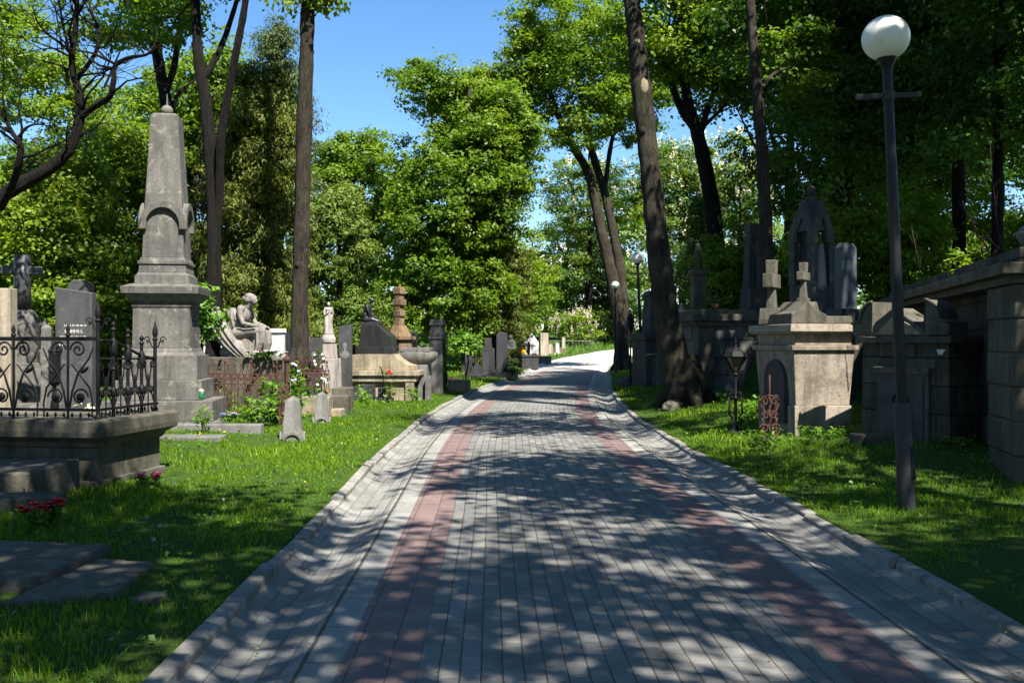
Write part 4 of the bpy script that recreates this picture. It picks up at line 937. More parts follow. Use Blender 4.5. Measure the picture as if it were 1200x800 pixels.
    # side bars with knobs
    for k in range(3):
        q = (k + 1) / 4.0; y = yo + q * (D_ - .08); x = -0.045 * q; H = RH + .12 - 0.20 * sstep(0.1, .95, q)
        b = MB(); b.tube([(x, y, -.01), (x, y, H)], .02, 8)
        b.lathe([(.016, H - .30), (.04, H - .27), (.046, H - .20), (.036, H - .12), (.017, H - .09)], (x, y), 10)
        b.lathe([(.016, H - .02), (.034, H), (.014, H + .03), (.026, H + .055), (.026, H + .07), (.004, H + .095)], (x, y), 10)
        b.lathe([(.016, .22), (.04, .25), (.04, .31), (.016, .34)], (x, y), 10)
        b.lathe([(.016, .52), (.03, .54), (.016, .57)], (x, y), 10)
        autosm(b.build('knobbed_bar', M['iron'], f), 50)
    for k in range(4):
        b = MB(); y0 = yo + k / 4.0 * (D_ - .08) ; cy_ = y0 + (D_ - .08) / 8; xx = -0.045 * (k + .5) / 4
        b.tube([(xx, cy_, 0), (xx, cy_, .46)], .009, 6)
        for s in (-1, 1):
            b.tube([(xx, cy_ + s * q, z) for q, z in ((.0, .46), (.03, .34), (.12, .14))], .0095, 6)
            b.tube([(xx, cy_ + s * q, z) for q, z in ((.01, .3), (.06, .5), (.11, .66))], .0095, 6)
            b.tube([(xx, cy_ + q[0], q[2]) for q in spiral((s * .07, .26), .055, 1.3, 0 if s > 0 else math.pi, flip=s)], .0095, 6)
            b.tube([(xx, cy_ + q[0], q[2]) for q in spiral((s * .08, .58), .05, 1.3, 0 if s > 0 else math.pi, flip=-s)], .0085, 6)
            b.ell((xx, cy_ + s * .07, .26), (.018, .03, .03), None, 8)
            b.ell((xx, cy_ + s * .08, .05), (.013, .013, .03), None, 6)
        autosm(b.build('scroll_panel', M['iron'], f), 50)
railed_grave()

CLOUDS = bpy.data.textures.new('stone_wear', 'CLOUDS'); CLOUDS.noise_scale = 0.22; CLOUDS.noise_depth = 4
def weather(o, k=0.03, lv=5):
    o.modifiers.clear()
    b_ = o.modifiers.new('bevel', 'BEVEL'); b_.width = .02; b_.segments = 2
    sb = o.modifiers.new('split', 'SUBSURF'); sb.subdivision_type = 'SIMPLE'; sb.levels = sb.render_levels = lv
    d_ = o.modifiers.new('wear', 'DISPLACE'); d_.texture = CLOUDS; d_.strength = k; d_.mid_level = .55; d_.texture_coords = 'GLOBAL'
    o.data.polygons.foreach_set('use_smooth', [True] * len(o.data.polygons)); return o
def slabs():
    x, y = -4.55, 9.3
    t = tag(MB().box(-5.9, -4.62, 9.35, 10.5, 0.0, 0.40).build('stone_block', M['mossy'], None, 0.02), 'dark stone block against the foot of the railed plinth, upper of two steps', 'stone block')
    t = tag(MB().box(-5.6, -4.22, 8.85, 9.33, 0.0, 0.23).build('stone_block', M['mossy'], None, 0.02), 'dark stone block below the railed plinth, lower of two steps', 'stone block')
    b = MB(); b.prism([(-5.3, 5.2), (-2.98, 6.2), (-2.95, 7.22), (-5.3, 7.5)], 0.0, 0.17, 'z'); tag(b.build('grave_slab', M['mossy'], None, 0.02), 'large dark flat grave slab lying in the shaded grass nearest the viewer', 'grave slab')
    b = MB(); b.prism([(-3.02, 5.75), (-2.42, 5.98), (-2.50, 6.86), (-2.93, 6.95)], 0.0, 0.12, 'z'); tag(b.build('stone_step', M['mossy'], None, 0.015), 'narrow stone step beside the large flat grave slab', 'stone step')
    b = MB(); b.prism([(-2.32, 5.9), (-2.12, 5.92), (-2.14, 6.12), (-2.30, 6.12)], 0.0, 0.10, 'z'); tag(b.build('stone_scrap', M['mossy'], None, 0.012), 'small stone sunk in the grass next to the narrow step', 'stone')
    b = MB(); b.tube([(-2.9, 4.6, .16), (-2.5, 4.42, .17), (-2.3, 4.2, .12)], .02, 8); tag(b.build('fallen_branch', M['bark_dark'], None, smooth=True), 'fallen branch in the corner of the shaded grass', 'branch')
slabs()
for o in list(COL.objects):
    if o.name.split('.')[0] in ('stone_block', 'grave_slab', 'stone_step', 'stone_scrap'): weather(o)

def bouquet(px, d, label, mat, n, rad, h, seed, dz=0.0, leafm='weed', cat='flowers', group=None, fl=0.05):
    x = X(px, d); r = np.random.default_rng(seed); rr = random.Random(seed)
    t = thing('flower_bunch', label, cat, (x, d, gz(x, d) + dz), 0, group)
    st = MB(); heads = []
    for k in range(n):
        a = rr.uniform(0, 6.28); q = rad * rr.uniform(.1, 1) ** .6; p = (q * math.cos(a), q * math.sin(a), h * rr.uniform(.75, 1.1))
        st.tube([(q * .2 * math.cos(a), q * .2 * math.sin(a), -.02), (q * .7 * math.cos(a), q * .7 * math.sin(a), h * .5), p], .005, 5)
        heads.append(p)
    st.build('stems', M['weed'], t)
    C = np.array([[p[0] * .8, p[1] * .8, p[2] * .62] for p in heads for _ in range(9)]) + r.normal(0, .03, (n * 9, 3))
    leaf_mesh('leaves', C, r.normal(0, 1, C.shape) + [0, 0, .6], np.full(len(C), .085) * r.uniform(.6, 1.3, len(C)), M[leafm], t, .4, r.uniform(.1, .8, len(C)))
    for p in heads:
        b = MB()
        for ring, (q, tz) in enumerate(((fl, .3), (fl * .62, .8), (fl * .3, 1.4))):
            for k in range(7):
                a = k * .898 + ring * .4 + rr.uniform(-.2, .2)
                c0 = Vector(p); dv = Vector((math.cos(a), math.sin(a), tz)).normalized(); sv = Vector((-math.sin(a), math.cos(a), 0))
                vs = [b.bm.verts.new(v) for v in (c0, c0 + dv * q * .6 + sv * q * .42, c0 + dv * q * 1.05 + Vector((0, 0, q * .12)), c0 + dv * q * .6 - sv * q * .42)]
                b._face(vs)
        o = b.build('blossom', mat if not isinstance(mat, list) else rr.choice(mat), t, smooth=True)
    return t
bouquet(49, 8.25, 'bunch of red flowers standing in the shaded grass below the plinth', M['red_petal'], 16, .17, .20, 1, 0.0, fl=.058)
bouquet(172, 10.35, 'bunch of pink flowers lying at the corner of the railed plinth', M['pink_petal'], 8, .12, .13, 2, 0.03, fl=.05)

# ------------------------------------------------------------------ the obelisk
def obelisk():
    d = 17.3; x = X(183, d) ; g = gz(x, d); rot = R(8)
    t = thing('obelisk_monument', 'tall weathered granite obelisk topped by a ball on a stepped moulded pedestal', 'obelisk', (x, d + .55, 0), rot)
    def zz(py): return CAMZ - (py - HZ) / F * 17.0
    def fr(b, pw0, pw1, py0, py1): b.frus(0, 0, zz(py0), zz(py1), m(pw0, 17), m(pw0, 17), m(pw1, 17), m(pw1, 17)); return b
    G = M['granite']
    b = MB(); fr(b, 150, 150, 512, 494); b.build('lower_step', G, t, .012)
    b = MB(); fr(b, 128, 128, 494, 470); b.build('middle_step', G, t, .012)
    b = MB(); fr(b, 99, 99, 470, 446); b.build('upper_step', G, t, .012)
    b = MB(); fr(b, 86, 85, 446, 417); fr(b, 80, 74, 417, 412.5); fr(b, 73, 70, 412.5, 408); b.build('pedestal_base', G, t, .008)
    b = MB(); fr(b, 67, 66, 408, 359); b.build('pedestal_die', G, t, .012)
    dd = t.children[-1]; r = random.Random(8); b = MB(); xf = m(33.35, 17)
    for row in range(8):
        zc = zz(364) - row * .075; yy = -.30 + r.uniform(0, .08)
        while yy < .30 - r.uniform(0, .1):
            w_ = r.uniform(.012, .03); b.box(xf - .002, xf + .0035, yy, yy + .006, zc - .02, zc + .02)
            if r.random() < .6: b.box(xf - .002, xf + .0035, yy + .006, yy + w_, zc + r.choice((-.02, -.003, .014)), zc + .02 if False else zc + .0195)
            yy += w_ + .016
    b.build('inscription', M['granite_dark'], dd)
    b = MB(); fr(b, 68, 70, 359, 355.5); fr(b, 66, 68, 355.5, 352); fr(b, 72, 84, 352, 343); fr(b, 88, 90, 343, 334.5); fr(b, 88, 70, 334.5, 331); b.build('pedestal_cornice', G, t, .006)
    b = MB(); fr(b, 63, 62, 331, 320); fr(b, 60, 55, 320, 317); fr(b, 55, 54, 317, 307); fr(b, 57, 57, 307, 303.5); fr(b, 54, 51, 303.5, 299); b.build('shaft_base', G, t, .006)
    s0, s1 = 50, 31
    b = MB(); fr(b, 48.5, 44, 299, 238); fr(b, 44, 31.5, 238, 125); b.build('shaft', G, t, .008)
    b = MB(); fr(b, 31.5, 24, 125, 122); b.build('shaft_cap', G, t, .006)
    # arched hoods on the four faces
    za = zz(258); r_ = m(22.5, 17); hw = m(25, 17)
    for k in range(4):
        a = k * math.pi / 2
        b = MB()
        pts_o = [(math.cos(q) * (r_ + .055), za + math.sin(q) * (r_ + .055) * 1.05) for q in np.linspace(0, math.pi, 17)]
        pts_i = [(math.cos(q) * r_ * .86, za - .02 + math.sin(q) * r_ * .92) for q in np.linspace(math.pi, 0, 17)]
        poly = [(pts_o[0][0], za - .10)] + pts_o + [(pts_o[-1][0], za - .10), (pts_i[0][0], za - .10)] + pts_i + [(pts_i[-1][0], za - .10)]
        # built as strips so the ring stays hollow
        outl = [(pts_o[0][0], za - .10)] + pts_o + [(pts_o[-1][0], za - .10)]
        inl = [(pts_i[-1][0], za - .10)] + pts_i[::-1] + [(pts_i[0][0], za - .10)]
        y0, y1 = -hw - .045, -m(20, 17)
        vo = [(b.bm.verts.new((p[0], y0, p[1])), b.bm.verts.new((p[0], y1, p[1]))) for p in outl]
        vi = [(b.bm.verts.new((p[0], y0, p[1])), b.bm.verts.new((p[0], y1, p[1]))) for p in inl]
        for i in range(len(outl) - 1):
            b._face([vo[i][0], vo[i+1][0], vi[i+1][0], vi[i][0]]); b._face([vo[i][1], vi[i][1], vi[i+1][1], vo[i+1][1]])
            b._face([vo[i][0], vo[i][1], vo[i+1][1], vo[i+1][0]]); b._face([vi[i][0], vi[i+1][0], vi[i+1][1], vi[i][1]])
        for e in (0, -1): b._face([vo[e][0], vi[e][0], vi[e][1], vo[e][1]])
        bmesh.ops.rotate(b.bm, verts=b.bm.verts[:], cent=(0, 0, 0), matrix=Matrix.Rotation(a, 3, 'Z'))
        b.build('arched_hood', G, t, .005)
    b = MB(); b.lathe([(.07, zz(122.5)), (.08, zz(121)), (.05, zz(120))], n=16); b.ell((0, 0, zz(116.5)), (.105, .105, .1), None, 24)
    b.tube([(0, 0, zz(111)), (0.0, 0, zz(96))], [.018, .008], 6); autosm(b.build('ball_finial', M['concrete'], t), 40)
obelisk()

# ------------------------------------------------------------------ text
def text(s, size, loc, rot, mat, parent, ext=0.003, name='lettering', sx=1.0):
    cu = bpy.data.curves.new(name, 'FONT'); cu.body = s; cu.size = size; cu.extrude = ext; cu.align_x = 'CENTER'; cu.align_y = 'CENTER'
    o = bpy.data.objects.new('tmp', cu); COL.objects.link(o)
    dg = bpy.context.evaluated_depsgraph_get(); me = bpy.data.meshes.new_from_object(o.evaluated_get(dg))
    bpy.data.objects.remove(o); k = link(name, me, mat, parent); k.location = loc; k.rotation_euler = rot; k.scale = (sx, 1, 1)
    return k

# ------------------------------------------------------------------ headstones behind the railing
def left_stones():
    d = 14.0; x = X(0, d)
    t = thing('headstone', 'tall plain beige headstone slab cut by the picture edge behind the railing', 'headstone', gbase(x, d), R(6))
    b = MB(); zt = CAMZ + 62 / F * d - gz(x, d); b.frus(-.3, 0, -.2, zt, 0.98, .26); b.build('slab', M['beige'], t, .012)
    MB().box(-.9, .30, -.3, .3, -.2, .12).build('base', M['beige'], t, .012)
    d = 17.5; x = X(26, d); g = gz(x, d)
    def zz(py): return CAMZ - (py - HZ) / F * d - g
    t = thing('stone_cross', 'dark granite cross on a rounded pedestal with four pointed corner studs', 'stone cross', (x, d, g), R(33))
    b = MB(); b.box(-.55, .55, -.55, .55, -.2, .25); b.build('base_step', M['granite'], t, .015)
    b = MB(); b.frus(0, 0, .25, zz(425), .85, .85, .8, .8); b.build('pedestal', M['granite'], t, .015)
    for sx in (-1, 1):
        for sy in (-1, 1):
            b = MB(); b.frus(sx * .33, sy * .33, zz(425), zz(412), .2, .2); b.frus(sx * .33, sy * .33, zz(412), zz(408), .2, .2, .14, .14); b.frus(sx * .33, sy * .33, zz(408), zz(382), .13, .13); b.frus(sx * .33, sy * .33, zz(382), zz(374), .13, .13, .02, .02); b.build('corner_stud', M['granite'], t, .006)
    b = MB(); b.lathe([(.30, zz(425)), (.30, zz(400)), (.27, zz(372)), (.22, zz(365)), (.17, zz(363))], n=20); autosm(b.build('drum', M['granite'], t), 40)
    b = MB(); b.lathe([(.155, zz(363)), (.145, zz(338)), (.14, zz(330)), (.135, zz(299))], n=16); b.build('shaft', M['granite_dark'], t, smooth=True)
    b = MB(); b.frus(0, 0, zz(322), zz(312), .66, .22); b.build('crossarm', M['granite_dark'], t, .02)
    d = 14.6; x = X(89, d); g = gz(x, d)
    t = thing('headstone', 'dark speckled granite headstone with slanted top and worn pale inscription', 'headstone', (x, d, g), R(7))
    hw = m(20.5, d); za, zb = CAMZ + 63 / F * d - g, CAMZ + 57 / F * d - g
    b = MB(); b.prism([(-hw, .45), (hw, .45), (hw, zb), (-hw, za)], -.11, .11); s = b.build('slab', M['granite_dark'], t, .01)
    MB().box(-.5, .5, -.25, .3, .12, .45).build('base', M['granite_dark'], t, .012)
    MB().box(-.7, .7, -.5, .45, -.2, .12).build('plinth', M['concrete'], t, .012)
    z0 = CAMZ + 12 / F * d - g
    text('1 JAN I\u0418', .105, (0, -.113, z0), (R(90), 0, 0), M['gold'], s, .002, 'inscription', .8) if False else None
    # the inscription is too worn to read: broken strokes as the photograph shows them
    r = random.Random(4); b = MB()
    for (zc, h, x0, x1, w_) in ((z0 + .085, .022, -.13, .16, .012), (z0, .05, -.12, .14, .013), (z0 - .085, .03, -.19, .2, .014), (z0 - .2, .026, -.2, -.08, .014)):
        xx = x0
        while xx < x1:
            k = r.choice('IEHL'); ww = h * r.uniform(.45, .75)
            b.box(xx, xx + w_ * .5, -.1125, -.108, zc - h / 2, zc + h / 2)
            if k in 'EH' : b.box(xx + w_ * .5, xx + ww, -.1125, -.108, zc - w_ * .2, zc + w_ * .2)
            if k in 'EL': b.box(xx + w_ * .5, xx + ww, -.1125, -.108, zc - h / 2, zc - h / 2 + w_ * .4)
            if k == 'H': b.box(xx + ww, xx + ww + w_ * .5, -.1125, -.108, zc - h / 2, zc + h / 2)
            xx += ww + w_ * 1.3
    b.build('inscription', M['gold'], s)
    d = 16.4; x = X(95, d); g = gz(x, d)
    t = thing('headstone', 'small rounded dark headstone peeping over the slanted speckled one', 'headstone', (x, d, g), R(10))
    hw = m(13, d); zt = CAMZ + 72 / F * d - g
    b = MB(); b.prism([(-hw, -.1), (hw, -.1), (hw, zt - .1)] + [(math.cos(a) * hw, zt - .1 + math.sin(a) * .1) for a in np.linspace(.2, 2.94, 9)] + [(-hw, zt - .1)], -.1, .1); b.build('slab', M['granite_dark'], t, .012)
    d = 16.0; x = X(55, d); g = gz(x, d)
    t = thing('grave_post', 'short grey four sided post with pyramid top behind the railing', 'stone post', (x, d, g), R(15))
    b = MB(); zt = CAMZ + 20 / F * d - g; b.frus(0, 0, -.1, zt - .06, .17, .17, .15, .15); b.frus(0, 0, zt - .06, zt, .15, .15, .05, .05); b.build('shaft', M['granite'], t, .006)
    MB().box(-.2, .2, -.2, .2, -.1, .25).build('base', M['granite'], t, .01)
    d = 13.4; x = X(64, d); g = gz(x, d)
    t = thing('grave_lantern', 'slim dark iron lantern post with rosettes behind the railing', 'grave lantern', (x, d, g))
    b = MB(); b.lathe([(.09, -.05), (.09, .05), (.03, .12), (.022, .5), (.06, .62), (.03, .75), (.022, .9)], n=10); autosm(b.build('stem', M['iron'], t))
    b = MB(); b.lathe([(.05, .9), (.085, .95), (.085, 1.35), (.10, 1.37), (.02, 1.5)], n=6); b.build('lantern_head', M['iron'], t, .004)
    # grave borders in the light behind
    for i, (x0, x1, y0, y1, z1, lb) in enumerate(((-7.2, -5.9, 13.0, 13.3, .34, 'low pale kerbstone of the grave before the speckled headstone'), (-7.4, -6.0, 14.9, 15.25, .52, 'low grey stone bench behind the railing'), (-8.2, -7.3, 15.2, 15.6, .45, 'low pale stone block under the granite cross'))):
        tag(MB().box(x0, x1, y0, y1, 0, z1).build('grave_border', M['sand'] if i != 1 else M['concrete'], None, .015), lb, 'stone border')
left_stones()

# ------------------------------------------------------------------ small cone stones and grave borders on the left lawn
def marker(px, pyb, d, hpx, wpx, label, mossy=False):
    x = X(px, d); g = gz(x, d); t = thing('grave_marker', label, 'grave marker', (x, d, g - .02), R(10), 'small tapering stone markers')
    H = m(hpx, d); w0 = m(wpx, d)
    b = MB(); b.frus(0, 0, 0, H * .92, w0, w0, w0 * .66, w0 * .66); b.frus(0, 0, H * .92, H, w0 * .66, w0 * .66, w0 * .12, w0 * .12); b.build('shaft', M['concrete'], t, .012)
    for k in range(4):
        b = MB(); a = k * math.pi / 2; ri = w0 * .34; ro = w0 * .48
        n = 13
        vs = []
        for i in range(n):
            q = math.pi * i / (n - 1)
            vs.append([b.bm.verts.new((math.cos(q) * rr, y, math.sin(q) * rr)) for rr, y in ((ro, -w0 * .58), (ri, -w0 * .58), (ri, -w0 * .40), (ro, -w0 * .40))])
        for i in range(n - 1):
            for c in range(4): b._face([vs[i][c], vs[i][(c+1) % 4], vs[i+1][(c+1) % 4], vs[i+1][c]])
        b._face(vs[0]); b._face(vs[-1][::-1])
        bmesh.ops.rotate(b.bm, verts=b.bm.verts[:], cent=(0, 0, 0), matrix=Matrix.Rotation(a, 3, 'Z'))
        b.build('arched_foot', M['concrete'], t, .004)
    MB().box(-w0 * .5, w0 * .5, -w0 * .5, w0 * .5, -.25, .005).build('footing', M['mossy'], t, .01)
    return t
marker(343, 513, 15.4, 52, 25, 'nearer tapering grey stone marker with arched feet in the sunlit grass')
marker(377, 498, 18.6, 37, 18, 'farther tapering grey stone marker near the rusty fence corner')
def lawn_bits():
    tag(MB().box(-5.6, -4.35, 14.6, 15.0, 0.0, .235).build('grave_border', M['concrete'], None, .02), 'low flat grey kerbstone in front of the obelisk steps', 'stone border')
    tag(MB().box(-5.05, -4.62, 12.15, 12.75, 0.0, .20).build('grave_border', M['sand'], None, .02), 'pale low stone behind the railed plinth corner', 'stone border')
    tag(MB().box(-5.9, -4.1, 16.0, 16.22, 0.0, .30).build('grave_border', M['concrete'], None, .02), 'long low kerb at the foot of the obelisk monument', 'stone border')
    d = 16.5
    x = X(235, d); t = thing('glass_candle', 'green glass candle jar standing on the obelisk step', 'candle jar', (x, d + .05, .68))
    MB().lathe([(.035, 0), (.04, .02), (.04, .1), (.03, .13)], n=12).build('jar', M['green_glass'], t, smooth=True); MB().lathe([(.042, .13), (.042, .15), (.02, .165)], n=12).build('lid', M['gold'], t)
    bouquet(268, 16.3, 'bunch of blue and white artificial flowers on the obelisk kerb', [M['white_petal'], M['blue_plastic'], M['lilac_petal']], 14, .13, .11, 5, .18, fl=.05)
    bouquet(150, 17.3, 'small artificial bouquet leaning on the obelisk pedestal', [M['pink_petal'], M['white_petal']], 5, .05, .08, 6, 1.22, fl=.03)
lawn_bits()

# ------------------------------------------------------------------ rusty fences
def rusty_fence(p0, p1, hgt, label, seed, panels=True, postend=False):
    a, b_ = Vector((p0[0], p0[1], gz(*p0))), Vector((p1[0], p1[1], gz(*p1)))
    dv = b_ - a; L = math.hypot(dv.x, dv.y); ang = math.atan2(dv.y, dv.x)
    t = thing('rusty_fence', label, 'iron fence', a, ang)
    sl = dv.z / L; I = M['rust']; n = int(L / .115); st = L / n
    for z in (.12, hgt * .62, hgt * .80):
        b = MB(); b.tube([(0, 0, z), (L, 0, z + sl * L)], .012, 6); b.build('rail', I, t)
    for k in range(0, n + 1, 4):
        b = MB(); z = sl * k * st; b.tube([(k * st, 0, z - .1), (k * st, 0, z + hgt)], .016, 6); b.lathe([(.016, z + hgt), (.03, z + hgt + .02), (.003, z + hgt + .08)], (k * st, 0), 6); b.build('post', I, t)
    for q in range(0, n, 4):
        b = MB()
        for k in range(q, min(n, q + 4)):
            x0 = k * st; z = sl * x0; xm = x0 + st / 2
            if k % 4: b.tube([(x0, 0, z + .05), (x0, 0, z + hgt * .8)], .011, 5)
            b.tube([(x0, .004, z + hgt * .36), (x0 + st * .12, .004, z + hgt * .52), (xm, .004, z + hgt * .62), (x0 + st * .88, .004, z + hgt * .52), (x0 + st, .004, z + hgt * .36)], .011, 5)
            b.tube([(x0, -.004, z + hgt * .62), (x0 + st * .2, -.004, z + hgt * .78), (xm, -.004, z + hgt * .93), (x0 + st * .8, -.004, z + hgt * .78), (x0 + st, -.004, z + hgt * .62)], .012, 5)
            b.ell((xm, 0, z + hgt * .72), (.034, .016, .042), None, 6); b.ell((xm, 0, z + hgt * .96), (.024, .016, .038), None, 6)
            b.tube([(xm, 0, z + .05), (xm, 0, z + hgt * .55)], .009, 5); b.tube([(x0, 0, z + hgt * .2), (xm, 0, z + hgt * .32), (x0 + st, 0, z + hgt * .2)], .009, 5)
        b.build('tracery_panel', I, t)
    return t
def left_middle():
    rusty_fence((X(232, 18.4), 18.4), (X(332, 18.9), 18.9), 1.05, 'rusty tracery fence running from the obelisk to the rusty corner post', 1)
    rusty_fence((X(350, 20.6), 20.6), (X(386, 21.2), 21.2), 1.1, 'short rusty fence panel before the straight bare trunk', 2)
    d = 18.9; x = X(336, d); t = thing('gate_post', 'single thick rusty post with cap at the fence corner', 'fence post', (x, d, gz(x, d)))
    MB().lathe([(.05, -.1), (.05, 1.12)], n=4, sq=False).build('shaft', M['rust'], t, .004)
    MB().lathe([(.07, 1.12), (.075, 1.16), (.03, 1.22), (.004, 1.27)], n=10).build('cap', M['rust'], t)
    rusty_fence((X(327, 17.7), 17.7), (X(336, 18.8), 18.8), .62, 'broken rusty side fence half hidden by green weeds', 3)
    # climbing weeds and shrubs
    def weed(px, d, rad, h, n, label, seed, leaf='weed', sz=.11, cat='plant', dz=0.0, name='leafy_weed'):
        x = X(px, d); g = gz(x, d) + dz; r = np.random.default_rng(seed); rr = random.Random(seed)
        t = thing(name, label, cat, (x, d, g)); b = MB()
        C = []
        for k in range(max(5, n // 14)):
            a = rr.uniform(0, 6.28); q = rad * rr.uniform(.1, 1); hh = h * rr.uniform(.5, 1.05)
            p = [(q * .15 * math.cos(a), q * .15 * math.sin(a), -.03), (q * .6 * math.cos(a), q * .6 * math.sin(a), hh * .6), (q * math.cos(a), q * math.sin(a), hh)]
            b.tube(p, [.006, .005, .002], 5)
            for f in np.linspace(.25, 1, 14):
                i = 0 if f < .5 else 1; u = (f - .5 * i) * 2
                C.append([p[i][j] + (p[i+1][j] - p[i][j]) * u for j in range(3)])
        C = np.array(C); C = C + r.normal(0, 1, C.shape) * np.array([sz, sz, sz * .5]) * .7
        b.build('stems', M['weed'], t)
        leaf_mesh('leaves', C, r.normal(0, .5, C.shape) + [0, 0, 1.0], sz * r.uniform(.6, 1.3, len(C)), M[leaf], t, .6, np.clip(r.normal(.55, .2, len(C)), 0, 1))
        return t
    weed(300, 17.6, .42, .55, 190, 'fresh green weeds along the foot of the rusty fence', 11)
    weed(318, 18.2, .25, .95, 120, 'broad leaved climber hanging on the rusty fence', 12, sz=.15)
    weed(346, 19.2, .28, 1.0, 150, 'leafy climber between the rusty post and the bare trunk', 13, sz=.14)
    weed(238, 15.6, .16, .40, 90, 'small green weed sprouting from the obelisk kerb', 14, sz=.09)
    weed(262, 19.4, .25, .6, 80, 'green weeds growing inside the rusty fence near the obelisk', 15)
    weed(90, 12.6, .35, .35, 110, 'sunlit weeds growing behind the railed plinth', 16)
    weed(20, 14.6, .4, .3, 110, 'pale weeds before the beige headstone', 17)
    weed(103, 14.1, .10, .55, 50, 'cream lilies standing before the speckled headstone', 18, leaf='blossom', sz=.10, dz=.12, name='lily_stems')
    weed(428, 24.0, .30, .45, 90, 'dark leafed plant in front of the sandstone tomb', 19)
    weed(455, 24.2, .25, .5, 70, 'grey green plant at the right of the sandstone tomb front', 20, leaf='thuja')
    weed(484, 25.0, .25, .4, 70, 'low plant beside the pillar foot with small pink blooms', 21)
    weed(960, 13.9, .55, .22, 240, 'low sunlit weeds along the foot of the mottled tomb', 22, sz=.07)
    weed(895, 13.4, .35, .30, 150, 'dry tuft of weeds round the rusty iron cross', 23, sz=.08)
    weed(880, 17.5, .6, .4, 200, 'sunlit weeds before the square ashlar tomb', 24, sz=.1)
    weed(1130, 12.2, .4, .12, 140, 'low weeds in front of the gabled tomb door', 25, sz=.06)
    weed(1126, 13.0, .22, .45, 90, 'small green plant rooted on top of the ashlar wall', 26, 'maple', .09, dz=0)['x'] = 1
    # wreaths at the rusty fence corner
    def wreath(px, py, d, label, seed, mats):
        q = P(px, py, d); r = random.Random(seed); t = thing('wreath', label, 'wreath', q); b = MB()
        rn = np.random.default_rng(seed); a = rn.uniform(0, 6.28, 130)
        C = np.stack([np.cos(a) * .10, rn.normal(0, .03, 130), np.sin(a) * .17], -1) + rn.normal(0, .03, (130, 3))
        leaf_mesh('leaves', C, rn.normal(0, 1, C.shape), .09 * rn.uniform(.6, 1.2, 130), M['thuja'], t, .4, rn.uniform(.1, .7, 130))
        for k in range(9):
            q_ = r.uniform(0, 6.28); o = MB(); c = (math.cos(q_) * .10, -.05, math.sin(q_) * .16)
            for j in range(6):
                aa = j * 1.05; o.ell((c[0] + .015 * math.cos(aa), c[1], c[2] + .015 * math.sin(aa)), (.014, .01, .014), None, 6)
            o.ell((c[0], c[1] - .01, c[2]), (.01, .01, .01), None, 6); o.build('blossom', r.choice(mats), t, smooth=True)
    wreath(378, 452, 20.8, 'wreath with pale and orange flowers hung on the short rusty fence', 3, [M['white_petal'], M['orange'], M['white_petal']])
    wreath(344, 436, 19.0, 'wreath with blue and lilac flowers on the rusty corner post', 4, [M['lilac_petal'], M['blue_plastic']])
    wreath(374, 421, 21.4, 'small round wreath with white bow above the short rusty fence', 5, [M['white_petal']])
    # stones beside the fences
    for i, (px, py, d, wp, hp, mat, lb) in enumerate(((365, 474, 20.2, 44, 10, 'sand', 'sandstone sill under the short rusty fence'), (396, 471, 21.0, 26, 8, 'mossy', 'mossy square stone at the right end of the rusty fence'),
            (401, 462, 22.0, 22, 8, 'mossy', 'mossy stone block behind the mossy square stone'), (395, 479, 20.4, 13, 0, 'sand', 'small pale stone lying in the grass edge'),
            (322, 482, 18.6, 50, 4, 'concrete', 'grey sill under the rusty corner post'), (538, 448, 31, 26, 3, 'sand', 'pinkish low stone steps right of the mossy pillar'), (528, 446, 33, 20, 4, 'brown', 'brown stone block behind the pinkish steps'))):
        x = X(px, d); w_, h_ = m(wp, d), m(hp, d); zt = CAMZ - (py - hp - HZ) / F * d
        tag(MB().box(x - w_/2, x + w_/2, d - .15, d + .3, gz(x, d) - .15, zt).build('stone_block', M[mat], None, .02), lb, 'stone block')
    # white marble blocks behind the seated statue
    for i, (px, py0, py1, d, wp, lb) in enumerate(((318, 385, 440, 24.0, 30, 'white marble grave wall lit by the sun, right of the seated statue'), (331, 390, 436, 25.2, 16, 'small white marble pier next to the marble grave wall'), (252, 398, 436, 24.6, 34, 'long white marble block left behind the seated statue'))):
        x = X(px, d); t = thing('marble_block', lb, 'grave wall', (x, d, gz(x, d)), R(-6)); zt = CAMZ - (py0 - HZ) / F * d - gz(x, d); w_ = m(wp, d)
        b = MB(); b.frus(0, 0, -.1, zt - .1, w_, .3, w_ * .96, .28); b.build('block', M['white'], t, .012)
        b = MB(); b.frus(0, 0, zt - .1, zt, w_ * 1.04, .36, w_ * 1.02, .34); b.build('coping', M['white'], t, .008)
left_middle()

